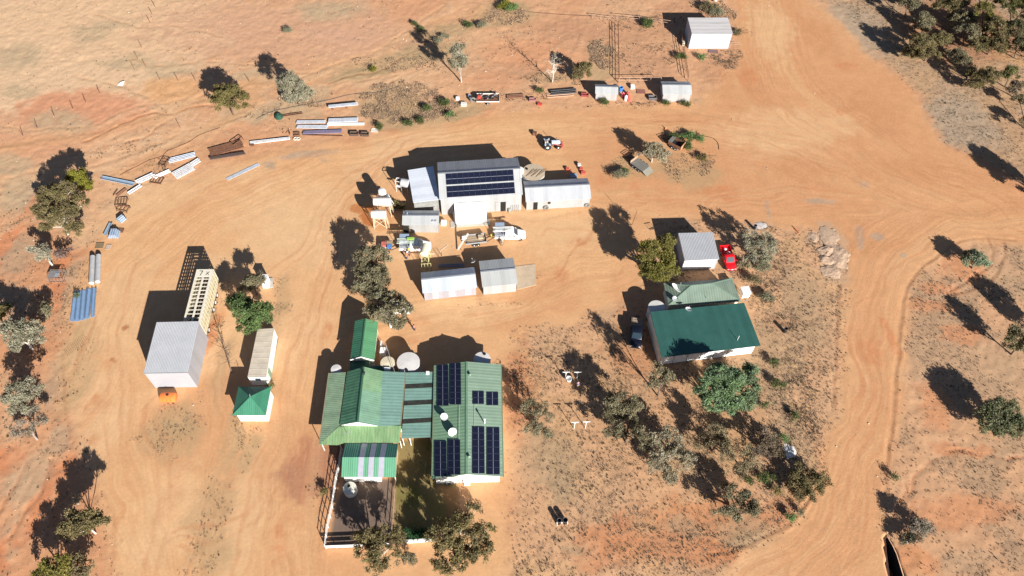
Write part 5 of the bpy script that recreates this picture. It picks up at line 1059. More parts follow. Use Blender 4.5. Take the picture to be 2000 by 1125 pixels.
tree('small olive sapling between the two big garden gums', [(790, 1092, 18, 14, 1.6)], 'grey', 'brown', (790, 1104), .9, leaf2='dusk', size=.2)
# right side
tree('round grey-green tree inside the small circular track', [(1903, 510, 23, 18, (1862, 490)), (1895, 502, 14, 12, (1850, 478))], 'grey', 'brown', (1905, 528), 1.5, leaf2='teal')
tree('big dark green round tree at the right edge with a heavy black shadow', [(1930, 810, 24, 22, (1862, 745)), (1955, 800, 26, 24, (1878, 752)), (1970, 828, 30, 24, (1900, 790)), (1935, 835, 24, 18, (1885, 792))], 'bush', 'brown', (1952, 858), 1.7, leaf2='grey')
tree('grey-olive gum at the right edge with a leaning trunk shadow across the slope', [(1985, 660, 22, 22, (1880, 615)), (1975, 672, 16, 14, (1905, 630)), (2005, 680, 18, 18, (1915, 640))], 'grey', 'brown', (1980, 694), 1.0, leaf2='olive')
tree('gum just beyond the right edge casting the shadow at mid right', [(2040, 620, 26, 26, (1950, 575)), (2060, 640, 28, 24, (1965, 600)), (2075, 660, 20, 20, (1985, 615))], 'olive', 'brown', (2070, 690), 1.0)
tree('gum just beyond the upper right edge casting the long dark shadow', [(2040, 355, 26, 26, (1950, 310)), (2060, 370, 28, 26, (1975, 330)), (2035, 340, 22, 20, (1935, 298))], 'olive', 'brown', (2058, 400), 1.5)
tree('low grey-mauve leafless bush above the dark trench', [(1795, 1028, 24, 20, 1.4), (1808, 1038, 18, 12, 1.0)], 'mauve', 'grey', (1798, 1046), .8, name='bush', cat='bush', leaf2='silver', size=.17)
tree('dark brushy thicket at the head of the dark trench', [(1770, 1056, 18, 11, .8), (1785, 1050, 14, 8, .9)], 'dark', 'grey', (1770, 1064), 1.2, name='bush', cat='bush', leaf2='mauve', size=.17)
# the bush block, top right
fb = [('grey-green gum at the top edge, leftmost of the dense bush block', [(1772, 12, 22, 18, (1700, -30)), (1765, 0, 20, 16, (1720, -20))], (1775, 35), 'grey'),
      ('pale-topped gum below the leftmost one of the bush block', [(1805, 42, 20, 16, (1745, 18)), (1798, 55, 16, 12, (1755, 35))], (1805, 66), 'grey'),
      ('broad olive gum at the lower left corner of the bush block', [(1795, 88, 22, 22, (1722, 72)), (1820, 82, 22, 18, (1760, 60)), (1840, 78, 16, 16, (1775, 50)), (1780, 105, 26, 14, (1745, 92)), (1815, 105, 22, 14, 3.5)], (1812, 122), 'olive'),
      ('thin grey gum beside the pale clearing of the bush block', [(1868, 108, 18, 14, (1840, 130)), (1880, 120, 16, 12, 3)], (1880, 134), 'grey'),
      ('rounded olive gum standing below the pale clearing', [(1908, 143, 17, 16, (1890, 158)), (1930, 150, 18, 18, 4), (1900, 165, 18, 10, (1862, 152))], (1922, 176), 'olive'),
      ('small rounded gum right of the pale clearing, nearest the right edge', [(1972, 146, 18, 14, 4.0)], (1970, 165), 'bush'),
      ('grey wiry gum with twisted limb shadows at the right edge', [(1985, 172, 16, 14, 3.0)], (1985, 186), 'mauve'),
      ('grey-leaved gum at the centre of the bush block', [(1880, 45, 28, 24, (1820, 20)), (1890, 62, 22, 14, 5)], (1890, 84), 'grey'),
      ('yellow-green gum standing over the centre of the bush block', [(1920, 20, 18, 14, 7.5), (1935, 38, 14, 12, 6.5)], (1930, 60), 'lime'),
      ('dense olive gum at the lower centre of the bush block', [(1925, 68, 26, 18, (1875, 62)), (1950, 55, 26, 20, 6), (1915, 88, 26, 14, 3.5), (1950, 88, 26, 16, 4)], (1938, 108), 'olive'),
      ('dark gum on the right flank of the bush block', [(1985, 60, 22, 24, 6), (1995, 90, 18, 18, 4.5)], (1992, 112), 'dark'),
      ('top edge gum right of the centre of the bush block', [(1870, 5, 26, 18, 6), (1840, 12, 18, 14, 5)], (1870, 30), 'olive'),
      ('tall dark gum at the top right corner of the picture', [(1970, 8, 30, 20, 7), (2000, 20, 24, 24, 7)], (1985, 50), 'bush'),
      ('shaded gum between the centre and the corner of the bush block', [(1905, -15, 26, 18, 6), (1945, -12, 24, 18, 6)], (1925, 10), 'olive'),
      ('gum standing just above the frame, over the left of the bush block', [(1800, -35, 24, 16, 6), (1830, -25, 20, 16, 5)], (1812, -8), 'olive'),
      ('gum beyond the top right corner that shades the block', [(2040, 60, 30, 26, 6), (2040, 110, 26, 20, 5)], (2045, 130), 'dark'),
      ('low gum at the right edge with a dark leaning shadow', [(2010, 240, 18, 14, (1960, 225)), (1990, 196, 14, 9, 2)], (2008, 262), 'dusk')]
for lb, lo, bs, lf in fb: tree(lb, lo, lf, 'brown', bs, 1.3, leaf2='dusk' if lf != 'bush' else 'olive', group='gums of the bush block')

# low green shrubs that stand alone
def shrub(label, px, py, r, kind='bush', h=.55, group=None, name='shrub', dens=1.2):
    t = tree(label, [(px, py, r, r * .8, h)], kind, 'brown', None, dens, name, 'shrub', None, .17, .2, group, .04); return t
for i, (px, py, r, kd, lb) in enumerate([
    (1318, 268, 9, 'bush', 'bright leafy weed at the left of the old box trailer planting'), (1345, 266, 11, 'green', 'green leafy weed above the rusty scrap behind the box trailer'), (1366, 268, 9, 'green', 'green leafy weed at the right tip of the planting'),
    (1342, 286, 12, 'bush', 'widest green weed directly right of the box trailer'), (1210, 345, 14, 'grey', 'grey-green spiky weed left of the flat trailer'), (1372, 308, 9, 'olive', 'olive weed below the planting, right of the box trailer'),
    (728, 135, 6, 'lime', 'single lime weed on the upper bank'), (1255, 1000, 1, 'lime', None), (562, 57, 8, 'grey', 'low grey weed alone in the upper paddock'), (1530, 857, 7, 'green', 'vivid green bush beside the white powdery patch'),
    (1460, 937, 8, 'bush', 'round dark green bush, left of three in the lower grove'), (1490, 933, 12, 'bush', 'widest dark green bush, middle of three in the lower grove'), (1510, 933, 5, 'bush', 'smallest dark green bush, right of three in the lower grove'),
    (1545, 1008, 8, 'green', 'bright green bush near the curve of the road'), (1563, 1000, 6, 'grey', 'grey-green bush between the bright bush and the road curve'), (1515, 958, 8, 'olive', 'olive bush under the three dark green ones'),
    (1748, 932, 6, 'bush', 'dark green bush alone beside the road, right side'), (1555, 813, 7, 'bush', 'green bush above the white powdery patch'), (1512, 708, 8, 'bush', 'green weed right of the quarters front corner'), (1520, 750, 10, 'bush', 'dark green weed right of the blue-green column tree'),
    (1495, 790, 6, 'bush', 'small dark weed below the blue-green column tree'), (912, 48, 9, 'bush', 'green saltbush left of a pale pair on the upper bank'), (940, 50, 10, 'grey', 'pale grey saltbush of the upper bank pair'), (985, 10, 14, 'lime', 'bright yellow-green bush at the top edge'), (1000, 16, 12, 'green', 'green bush beside the yellow-green one at the top edge'),
    (822, 56, 6, 'bush', 'dark green saltbush above the long tree shadow'), (808, 46, 5, 'bush', 'tiny dark saltbush at the upper bank'), (855, 80, 7, 'grey', 'grey saltbush left of the slim silvery gum'), (870, 72, 7, 'grey', 'second grey saltbush close to the slim silvery gum'),
    (795, 242, 8, 'bush', 'dark green weed at the bottom edge of the weedy strip'), (878, 224, 7, 'green', 'bright green weed at the right end of the weedy strip'), (833, 212, 8, 'bush', 'dark weed in the middle of the weedy strip'), (820, 235, 7, 'bush', 'dark weed low in the weedy strip'), (742, 247, 7, 'bush', 'green weed beside the wooden crates'),
    (868, 200, 10, 'bush', 'wide dark weed near the stacked white boxes'), (1055, 178, 6, 'bush', 'dark weed left of the scrap by the small roadside shed'), (1180, 198, 8, 'bush', 'weed at the front of the smallest roadside shed'), (1300, 202, 6, 'bush', 'weed at the left foot of the second roadside shed'),
    (1340, 202, 7, 'bush', 'weed at the right foot of the second roadside shed'), (1330, 110, 9, 'bush', 'dark weed at the lower left corner of the tallest white shed'), (1370, 112, 7, 'green', 'weed under the front wall of the tallest white shed'), (1265, 42, 14, 'bush', 'dark bush growing through the upper pale rails'),
    (1385, 14, 16, 'dusk', 'wide brown-green bush behind the tallest white shed'), (1400, 24, 14, 'grey', 'grey bush at the back right of the tallest white shed'), (1440, 62, 9, 'dusk', 'brown weed at the right wall of the tallest white shed'), (1220, 335, 8, 'bush', 'small weed beside the spiky one left of the flat trailer'),
    (635, 962, 7, 'olive', 'olive weed by the white garden rails'), (1470, 548, 12, 'dusk', 'brown brush right of the cottage'), (1500, 580, 12, 'grey', 'grey brush beyond the white cooler'), (1490, 520, 14, 'grey', 'grey brush under the wispy grey tree'), (1455, 520, 12, 'straw', 'straw brush by the red car front'),
    (770, 400, 8, 'olive', 'weed between the raised tanks and the lean-to'), (782, 405, 7, 'olive', 'second weed close to the pale lean-to'), (612, 420, 1, 'olive', None), (150, 578, 4, 'bush', 'tiny green weed beside the blue steel beams'), (535, 760, 1, 'bush', None), (528, 752, 5, 'bush', 'green weed at the lower right corner of the white cabin')]):
    if lb: shrub(lb, px, py, r, kd, .45 + r * .02)

# ------------------------------------------------------------------ fences, rails, posts
def rail_fence(name, label, pts, h, npost, rails, m, pm=None, w=.09, cat='fence', rh=.08):
    P = [G(*p) for p in pts]; t = thing(name, label, cat, P[0], 0); Lc = [p - P[0] for p in P]
    tot = sum(np.linalg.norm(b - a) for a, b in zip(Lc[:-1], Lc[1:])); acc = 0; k = 0; r = MB()
    for a, b in zip(Lc[:-1], Lc[1:]):
        for z in rails: r.bar((*a, z), (*b, z), .05, rh)
    rl = r.build('rail', m, t)
    for i in range(npost):
        f = i / (npost - 1) * tot; acc = 0
        for a, b in zip(Lc[:-1], Lc[1:]):
            d = np.linalg.norm(b - a)
            if f <= acc + d + 1e-6: q = a + (b - a) * (f - acc) / d; break
            acc += d
        MB().tube([(*q, -.1), (*q, h)], w / 2, 6).build('post', pm or m, t)
    return t
rail_fence('rail_fence', 'white post and rail fence along the left side of the gravel court', [(637, 1070), (641, 1035), (651, 990), (658, 940), (664, 915), (668, 885)], 1.5, 11, (.5, 1.0, 1.4), paint_white)
rail_fence('rail_fence', 'low white fence along the bottom of the gravel court', [(637, 1071), (690, 1069), (760, 1064)], 1.1, 7, (.3, .65, 1.0), paint_white, rh=.26)
MBt = MB(); a, b = G(793, 1060), G(850, 1056); tag(MBt.bar((*a, .45), (*b, .45), .22, .95).build('garden_wall', paint_white, None), 'low white garden wall below the clipped hedge at the bottom of the lawn', 'wall')
rail_fence('divider_fence', 'thin wire divider between the purple-grey court and the lawn', [(774, 938), (770, 1000), (766, 1040)], 1.1, 6, (.5, 1.05), rust_pale, w=.06)
rail_fence('divider_fence', 'thin pale pole fence from the wing gable down to the biggest garden gum', [(898, 946), (899, 975), (898, 1030)], 1.3, 5, (.65, 1.25), rust_pale, w=.07)
rail_fence('rail_fence', 'short dark side gate with leaning rail beside the garden room', [(664, 880), (656, 935)], 1.4, 3, (.5, 1.3), dark_steel, w=.06)
rail_fence('rail_fence', 'steel rail leaning out from the wing corner over the lawn path', [(823, 905), (846, 938)], 1.2, 3, (1.15,), green_dk('X'), w=.06)
# hedge
hc = []; hcol = []
for k in range(60): q = G(792 + k * .95, 1044 + RNG.uniform(-5, 5), .7); hc.append((q[0], q[1], .45 + RNG.uniform(0, .7))); hcol.append(np.array((.03, .085, .035)) * RNG.uniform(.7, 1.3))
hm = leaves_mesh('hedge', np.array(hc), np.array(hcol), .2, .28, 50); ho = bpy.data.objects.new('hedge', hm); COL.objects.link(ho); tag(ho, 'dark green clipped hedge at the bottom of the lawn', 'hedge')
rail_fence('stockyard_fence', 'rusty stockyard rails running down the left side of the square yard', [(1206, 52), (1207, 100), (1208, 161)], 1.5, 7, (.5, 1.0, 1.45), rust, w=.1)
rail_fence('stockyard_fence', 'rusty stockyard rails running down the right side of the square yard', [(1327, 68), (1335, 110), (1343, 158)], 1.5, 6, (.5, 1.0, 1.45), rust, w=.1)
rail_fence('stockyard_fence', 'pale bottom rail of the square yard between the two roadside sheds', [(1208, 162), (1245, 162), (1290, 162)], 1.4, 5, (.7, 1.4), rust_pale, w=.1)
rail_fence('stockyard_fence', 'pale double rails along the top of the square yard', [(1204, 37), (1255, 42), (1313, 50)], 1.2, 6, (.6, 1.15), rust_pale, w=.1)
rail_fence('stockyard_fence', 'short pale rails continuing left from the top of the square yard', [(1157, 36), (1180, 39), (1205, 42)], 1.1, 4, (.55, 1.05), rust_pale, w=.1)
posts = [(303, 14), (297, 28), (293, 44), (277, 93), (269, 115), (263, 137), (285, 131), (313, 157), (348, 158), (382, 158), (487, 160), (168, 200), (106, 226), (195, 182), (143, 213), (73, 250), (45, 265), (460, 0), (352, 250), (630, 0)]
fp = thing('fence_post', 'thin dark star post standing in the bare paddock at the upper left', 'post', (*G(*posts[0]), 0), 0, 'star posts crossing the upper left paddock')
MB().bar((0, 0, -.1), (0, 0, 1.35), .07).build('picket', rust, fp); MB().box(-.05, -.05, 1.3, .05, .05, 1.38).build('post_cap', rust, fp)
for p in posts[1:]: c = copy_tree(fp); q = G(*p); c.location = (q[0], q[1], 0)
def cable(label, pts, m, r=.035, name='hose', cat='hose', z=.05):
    P = [G(*p) for p in pts]; Q = []
    for i in range(len(P) - 1):
        p0 = P[max(i - 1, 0)]; p1 = P[i]; p2 = P[i + 1]; p3 = P[min(i + 2, len(P) - 1)]
        for k in range(6): u = k / 6; Q.append(.5 * ((2 * p1) + (-p0 + p2) * u + (2 * p0 - 5 * p1 + 4 * p2 - p3) * u * u + (-p0 + 3 * p1 - 3 * p2 + p3) * u ** 3))
    Q.append(P[-1]); return tag(MB().tube([(q[0], q[1], float(gz(q[0], q[1])) + z) for q in Q], r, 6).build(name, m, None, True), label, cat)
cable('brown poly pipe curving above the scrap line at the left', [(235, 342), (262, 328), (290, 314), (315, 306), (330, 294), (365, 280), (390, 264), (430, 250)], rust, .05)
cable('dark poly pipe crossing from the silver bush towards the weedy strip', [(500, 232), (540, 216), (600, 204), (640, 196), (690, 184), (740, 180), (780, 168)], dark_steel, .045)
cable('thin black hose curling away from the planting at the right', [(1374, 266), (1392, 270), (1402, 280), (1404, 292)], black_m, .04)
cable('pale wire line running along the top paddock', [(1000, 20), (1040, 26), (1090, 30), (1157, 34)], rust, .03, 'wire', 'wire', .3)
def tpost(label, top, base, w=1.1):
    b = G(*base); t = thing('clothesline_post', label, 'post', b, .05, 'T-shaped clothesline posts'); h = 2.15
    MB().tube([(0, 0, -.1), (0, 0, h)], .05).build('pole', paint_white, t); MB().bar((-w / 2, 0, h), (w / 2, 0, h), .09).build('crossbar', paint_white, t)
    s_ = MB().bar((-w * .3, 0, h), (0, 0, h - .4), .04).bar((w * .3, 0, h), (0, 0, h - .4), .04); s_.build('brace', paint_white, t); return t
tpost('white T-shaped clothesline post, upper left one with the round white basket below', 0, (1104, 740)); tpost('white T-shaped clothesline post, upper right one by the blue washing', 0, (1126.5, 740))
tpost('white T-shaped clothesline post, lower left one on bare earth', 0, (1121, 837)); tpost('white T-shaped clothesline post, lower right one with grass at its foot', 0, (1143, 836))

# ------------------------------------------------------------------ wheels and vehicles
def wheel(parent, x, y, r, w, rimm=steel, name='wheel'):
    o = MB().lathe([(r * .62, -w / 2), (r * .95, -w / 2), (r, -w * .3), (r, w * .3), (r * .95, w / 2), (r * .62, w / 2)], (x, y, r), 20, 'Y').build(name, rubber, parent, True)
    MB().lathe([(r * .1, -w / 2 - .01), (r * .6, -w / 2 + .01), (r * .6, w / 2 - .01), (r * .1, w / 2 + .01)], (x, y, r), 14, 'Y').build('rim', rimm, o); return o
def loft(m, secs):
    """secs: (x, half width, z bottom, z top, top inset)"""
    b = len(m.v); n = 8
    for x, hw, z0, z1, ins in secs:
        ch = min(.08, (z1 - z0) * .3)
        for y, z in ((-hw + ch * .5, z0), (hw - ch * .5, z0), (hw, z0 + ch), (hw - ins * .3, z1 - ch), (hw - ins, z1), (-hw + ins, z1), (-hw + ins * .3, z1 - ch), (-hw, z0 + ch)): m.v.append((x, y, z))
    for i in range(len(secs) - 1):
        for k in range(n): m.f.append((b + i * n + k, b + i * n + (k + 1) % n, b + (i + 1) * n + (k + 1) % n, b + (i + 1) * n + k))
    m.f.append(tuple(b + k for k in range(n))[::-1]); m.f.append(tuple(b + (len(secs) - 1) * n + k for k in range(n))); return m
def ute(label, rear, front, paint, kind='dual', trayc=None, L_=5.2, W_=1.86, name='ute'):
    o, a, l_ = head(rear, front, .8); t = thing(name, label, 'ute', o, a); s = l_ / 5.25 if abs(l_ - 5.25) < 1.0 else 1.0; X_ = lambda v: v * s; hw = W_ / 2
    cab0 = 1.75 if kind == 'dual' else 2.35
    b_ = MB(); loft(b_, [(X_(cab0), hw, .38, .98, .05), (X_(3.85), hw, .36, 1.0, .05), (X_(4.0), hw, .36, 1.02, .10), (X_(4.7), hw * .97, .38, .96, .16), (X_(5.05), hw * .88, .4, .86, .2), (X_(5.2), hw * .74, .42, .72, .15)])
    body = b_.build('body', paint, t, True)
    if kind in ('dual', 'single'):
        c_ = MB(); loft(c_, [(X_(cab0 + .02), hw * .97, .93, 1.62, .22), (X_(cab0 + .25), hw * .97, .93, 1.74, .24), (X_(3.15), hw * .97, .93, 1.76, .24), (X_(3.95), hw * .93, .93, 1.05, .12)]); c_.build('cab', paint, t, True)
        MB().slab([(X_(3.24), -hw * .66, 1.735), (X_(3.24), hw * .66, 1.735), (X_(3.86), hw * .78, 1.135), (X_(3.86), -hw * .78, 1.135)], .03).build('windscreen', glass, t)
        MB().slab([(X_(cab0 + .0), -hw * .6, 1.15), (X_(cab0 + .0), hw * .6, 1.15), (X_(cab0 + .02), hw * .58, 1.55), (X_(cab0 + .02), -hw * .58, 1.55)], .03).build('rear_window', glass, t)
        for sy in (-1, 1):
            wn = [(X_(cab0 + .35), X_(cab0 + 1.0)), (X_(cab0 + 1.1), X_(3.4))] if kind == 'dual' else [(X_(cab0 + .2), X_(3.4))]
            for x0, x1 in wn:
                y0, y1 = sy * hw * .955, sy * hw * .80; e_ = .03 * sy
                MB().add([(x0, y0 + e_, 1.14), (x1, y0 + e_, 1.14), (x1 - .08, y1 + e_, 1.60), (x0, y1 + e_, 1.60), (x0, y0 - e_, 1.14), (x1, y0 - e_, 1.14), (x1 - .08, y1 - e_, 1.60), (x0, y1 - e_, 1.60)], [(0, 1, 2, 3), (7, 6, 5, 4), (0, 4, 5, 1), (1, 5, 6, 2), (2, 6, 7, 3), (3, 7, 4, 0)]).build('side_window', glass, t)
            MB().bar((X_(3.55), sy * hw * .95, 1.12), (X_(3.5), sy * (hw + .2), 1.14), .12, .16).build('mirror', paint, t)
    q = MB(); q.box(X_(5.12), -hw * .8, .42, X_(5.26), hw * .8, .6); q.build('bumper', dark_steel, t)
    for sy in (-1, 1):
        MB().box(X_(4.98), sy * hw * .62 - .16, .66, X_(5.14), sy * hw * .62 + .16, .8).build('headlight', mat('lamp_lens', (.8, .8, .78), .15), t)
        MB().box(-.03, sy * hw * .86 - .08, .62, .03, sy * hw * .86 + .08, .9).build('tail_light', mat('red_lens', (.5, .02, .02), .3), t)
        wheel(t, X_(4.25), sy * (hw - .13), .37, .24); wheel(t, X_(1.15), sy * (hw - .13), .37, .24)
    tc_ = trayc or paint; tr_ = MB(); x1 = X_(cab0 - .06)
    tr_.box(0, -hw, .62, x1, hw, .72); tr_.box(0, -hw, .72, x1, -hw + .06, 1.02); tr_.box(0, hw - .06, .72, x1, hw, 1.02); tr_.box(0, -hw + .06, .72, .06, hw - .06, 1.02); tr_.box(x1 - .06, -hw + .06, .72, x1, hw - .06, 1.05)
    tr_.build('tray', tc_, t); MB().bar((.1, -.4, .5), (X_(cab0 + .3), -.4, .5), .1, .14).build('chassis_rail', dark_steel, t); MB().bar((.1, .4, .5), (X_(cab0 + .3), .4, .5), .1, .14).build('chassis_rail', dark_steel, t)
    return t, s, x1, hw
def work_ute(label, rear, front, green=False):
    t, s, x1, hw = ute(label, rear, front, mat('fleet_white', (.80, .80, .80), .3, 0, .03, 1))
    for sy in (-1, 1): MB().box(.05, sy * hw * .98, .72, x1 - .05, sy * hw * .52, 1.30).build('toolbox', mat('toolbox_alloy', (.50, .52, .58), .35, .4, .08, 2), t)
    MB().slab([(.1, hw * .6, 1.95), (1.7, hw * .6, 1.95), (1.7, hw + .55, 2.15), (.1, hw + .55, 2.15)], .04).build('open_toolbox_lid', mat('lid_blue_grey', (.30, .37, .50), .35, .3, .1, 2), t)
    q = MB()
    for x in (.15, 1.5, 2.9):
        for sy in (-1, 1): q.bar((x, sy * hw * .7, 1.0 if x < 2 else 1.7), (x, sy * hw * .7, 2.0), .05)
        q.bar((x, -hw * .72, 2.0), (x, hw * .72, 2.0), .05)
    q.build('roof_rack', steel, t)
    ld_ = MB()
    for y in (-.15, .25): ld_.bar((-.25, y, 2.08), (3.3, y, 2.08), .05, .07)
    for k in range(12): ld_.bar((-.1 + k * .29, -.15, 2.08), (-.1 + k * .29, .25, 2.08), .035)
    lo_ = ld_.build('ladder', mat('alloy_ladder', (.62, .70, .66), .4, .2, .05, 2), None); W0 = t
    for k, y in enumerate((.5, -.45)):
        MB().bar((-.3, y, 2.08), (3.2 - k * .6, y + .05, 2.08), .11, .07).build('rack_pole', paint_white if not green else mat('pale_green_pole', (.52, .62, .54), .5), t)
    lo_.location = t.location; lo_.rotation_euler = t.rotation_euler
    tag(lo_, 'alloy ladder lying on the rack of the ' + ('left white work ute near the raised tanks' if green else 'right white work ute near the crate trailer'), 'ladder')
    if green: b_ = MB().box(1.4, .1, 2.15, 2.6, .62, 2.3).build('green_case', mat('lime_case', (.30, .50, .10), .5), None); b_.location = t.location; b_.rotation_euler = t.rotation_euler; b_['label'] = 'lime green flat case strapped on the left work ute rack'; b_['category'] = 'case'; b_.name = 'case'
    return t
work_ute('white work ute with long poles and a lime green case on its rack', (780, 480), (843, 479), True)
work_ute('white work ute with an open toolbox lid, hitched to the timber crate trailer', (966, 457.5), (1027.5, 456.5))
# red ute by the garage
red = mat('red_car_paint', (.62, .012, .02), .25, 0, .05, 1)
t, s, x1, hw = ute('bright red old ute with an open tub, parked beside the square garage', (1415, 480), (1430, 527), red, 'single', L_=4.9, W_=1.8)
MB().box(.4, -.5, .74, .8, -.1, 1.1).build('jerry_can', mat('can_cream', (.6, .5, .45), .6), None) if False else None
c = G(1416.5, 487.5, .9); tag(MB().lathe([(.2, .73), (.22, .76), (.22, 1.1), (.1, 1.15)], (*c, 0), 14).build('bucket', paint_white, None, True), 'pale round bucket at the back of the red ute tub', 'bucket')
c = G(1424, 493.5, .9); tag(MB().ring(.28, .06, (*c, .8), 'Z').build('hose_coil', old_white, None, True), 'white coil lying at the front of the red ute tub', 'coil')
# dark ute by the quarters
navy = mat('navy_car_paint', (.006, .008, .018), .35, 0, .05, 1)
t, s, x1, hw = ute('dark navy ute with a timber-laden tray, shaded left of the quarters', (1245, 622), (1241, 678), navy, 'dual', mat('tray_tan', (.34, .29, .22), .7))
MB().box(5.0, -.8, .42, 5.28, .8, .62).build('bull_bar', paint_white, t)
for k in range(4):
    q = MB().bar((.25 + k * .38, -hw * .85, 1.08), (.30 + k * .38, hw * .85, 1.10), .26, .05).build('plank', wood, None); q.location = t.location; q.rotation_euler = t.rotation_euler
    tag(q, 'weathered plank lying across the tray of the dark navy ute', 'plank', 'planks on the navy ute')
# car under the brown gum
t, s, x1, hw = ute('white car mostly hidden under the brownish gum by the annex', (744, 601), (803, 602), mat('fleet_white', (0, 0, 0)), 'dual')
# tractor
o, a, l_ = head((1063, 287), (1094, 285)); t = thing('tractor', 'small blue-white and red tractor with white wheel centres, above the huge timber-topped tank', 'tractor', o, a)
tb = mat('tractor_blue_white', (.50, .58, .72), .4, 0, .08, 2); trd = mat('faded_red', (.48, .10, .07), .5, 0, .15, 2)
m_ = MB(); loft(m_, [(1.35, .33, .75, 1.35, .08), (2.7, .33, .75, 1.35, .08), (2.95, .28, .8, 1.25, .08)]); m_.build('bonnet', tb, t, True)
MB().box(.3, -.3, .55, 2.9, .3, .78).build('chassis', dark_steel, t); MB().box(.1, -.35, .9, .75, .35, 1.05).box(.05, -.35, 1.05, .15, .35, 1.5).build('seat', old_white, t)
for sy in (-1, 1):
    MB().prism([(sy * .5, 1.2), (sy * .95, 1.2), (sy * .95, 1.28), (sy * .5, 1.28)], -.05, 1.05).build('mudguard', tb, t)
    for (x, r, w) in ((.5, .68, .38), (2.55, .42, .24)):
        wheel(t, x, sy * .82, r, w, paint_white)
MB().bar((1.3, 0, 1.3), (1.1, 0, 1.75), .05).ring(.2, .02, (1.05, 0, 1.78), 'Z').build('steering_wheel', black_m, t)
MB().bar((.3, -.45, 1.2), (.3, -.45, 2.25), .07).bar((.3, .45, 1.2), (.3, .45, 2.25), .07).bar((.3, -.45, 2.25), (.3, .45, 2.25), .07).build('roll_frame', dark_steel, t)
q = MB()
for sy in (-1, 1): q.bar((1.6, sy * .5, 1.1), (3.3, sy * .5, .5), .09); q.bar((1.6, sy * .5, .6), (1.6, sy * .5, 1.15), .09)
q.build('loader_arm', trd, t); MB().box(3.2, -.75, .15, 3.5, .75, .55).build('front_frame', trd, t)
MB().tube([(2.2, .1, 1.3), (2.2, .1, 2.2)], .04).build('exhaust', dark_steel, t)
c = G(1044, 263); bm_ = MB().box(-.38, -.3, 0, .38, .3, .65); o_ = bm_.build('pallet_box', rust, None); o_.location = (*c, 0); tag(o_, 'small dark rusty box on the ground behind the tractor', 'box')
# trailers
def trailer(label, rear, front, w=1.7, L_=None, deck=wood, sides=.35, sidem=rust, wheels=2, name='trailer'):
    o, a, l_ = head(rear, front, .6); L_ = L_ or l_; t = thing(name, label, 'trailer', o, a); hw = w / 2
    MB().box(0, -hw, .55, L_, hw, .63).build('deck', deck, t)
    if sides:
        q = MB()
        for y in (-hw, hw): q.bar((0, y, .63 + sides / 2), (L_, y, .63 + sides / 2), .04, sides)
        q.bar((0, -hw, .63 + sides / 2), (0, hw, .63 + sides / 2), .04, sides); q.bar((L_, -hw, .63 + sides / 2), (L_, hw, .63 + sides / 2), .04, sides); q.build('side_board', sidem, t)
    MB().bar((L_, -hw * .8, .5), (L_ + 1.3, 0, .45), .08).bar((L_, hw * .8, .5), (L_ + 1.3, 0, .45), .08).bar((L_ + 1.2, 0, .45), (L_ + 1.55, 0, .45), .1).build('drawbar', dark_steel, t)
    for k in range(wheels):
        x = L_ / 2 + (k - (wheels - 1) / 2) * .72
        for sy in (-1, 1): wheel(t, x, sy * (hw + .1), .31, .2, paint_white)
    return t, L_, hw
def onto(m, name, t, mt, label, cat, group=None):
    q = m.build(name, mt, None); q.location = t.location; q.rotation_euler = t.rotation_euler; return tag(q, label, cat, group)
t, L_, hw = trailer('tool trailer behind the left work ute, stacked with red and blue goods', (744, 481), (765, 481), 1.9)
onto(MB().box(1.1, -.7, .66, 1.9, .1, 1.05), 'crate', t, mat('blue_crate', (.10, .22, .50), .5, 0, .2, 4), 'blue crate on the tool trailer behind the left work ute', 'crate')
onto(MB().box(.1, -.3, .66, .9, .6, 1.15), 'crate', t, mat('pink_red_crate', (.50, .14, .12), .5, 0, .3, 4), 'faded red crate at the back of the tool trailer', 'crate'); onto(MB().box(.95, .2, .66, 1.9, .85, 1.0), 'crate', t, wood, 'timber crate on the far side of the tool trailer', 'crate')
onto(MB().box(.1, -.85, .66, 1.0, -.4, .9), 'crate', t, old_white, 'pale crate at the near rear corner of the tool trailer', 'crate')
t, L_, hw = trailer('tandem trailer laden with timber and boards, hitched to the right white work ute', (908, 470), (949, 465), 1.9, deck=wood, sides=.3, sidem=steel)
for k in range(7): onto(MB().bar((.2 + .1 * (k % 3), -.75 + k * .24, .70 + .05 * (k % 2)), (3.4 - .25 * (k % 3), -.72 + k * .25, .70 + .05 * (k % 2)), .2, .07), 'plank', t, wood if k % 2 else mat('new_pine', (.50, .38, .25), .7, 0, .2, 3), 'timber plank lying on the tandem trailer', 'plank', 'planks on the tandem trailer')
onto(MB().box(2.3, -.3, .8, 3.1, .5, 1.15), 'crate', t, mat('pine_crate', (.46, .35, .24), .7, 0, .2, 3), 'pine crate standing on the timber load of the tandem trailer', 'crate')
onto(MB().box(-.5, .2, .66, .3, .8, .95), 'box', t, paint_white, 'white box at the rear left corner of the tandem trailer', 'box')
c = G(961, 462); tag(MB().lathe([(.22, 0), (.3, .1), (.3, .5), (.12, .62)], (*c, 0), 14).build('compressor', mat('yellow_plastic', (.62, .55, .12), .5), None, True), 'yellow-green compressor between the tandem trailer and its ute', 'compressor')
zz = zsolve((914.4, 456), (897.6, 444)); a, b = G(893.6, 489), G(914.4, 456, 2.3)
tag(MB().bar((*a, .1), (*b, 2.3), .28, .1).build('beam', old_white, None), 'long white beam propped up against the rear of the tandem trailer', 'beam')
t, L_, hw = trailer('grey flat-deck trailer with white wheels under the wispy grey tree', (1262, 330), (1238, 313), 2.0, deck=mat('grey_deck', (.16, .155, .14), .8, 0, .15, 2), sides=0, wheels=3)
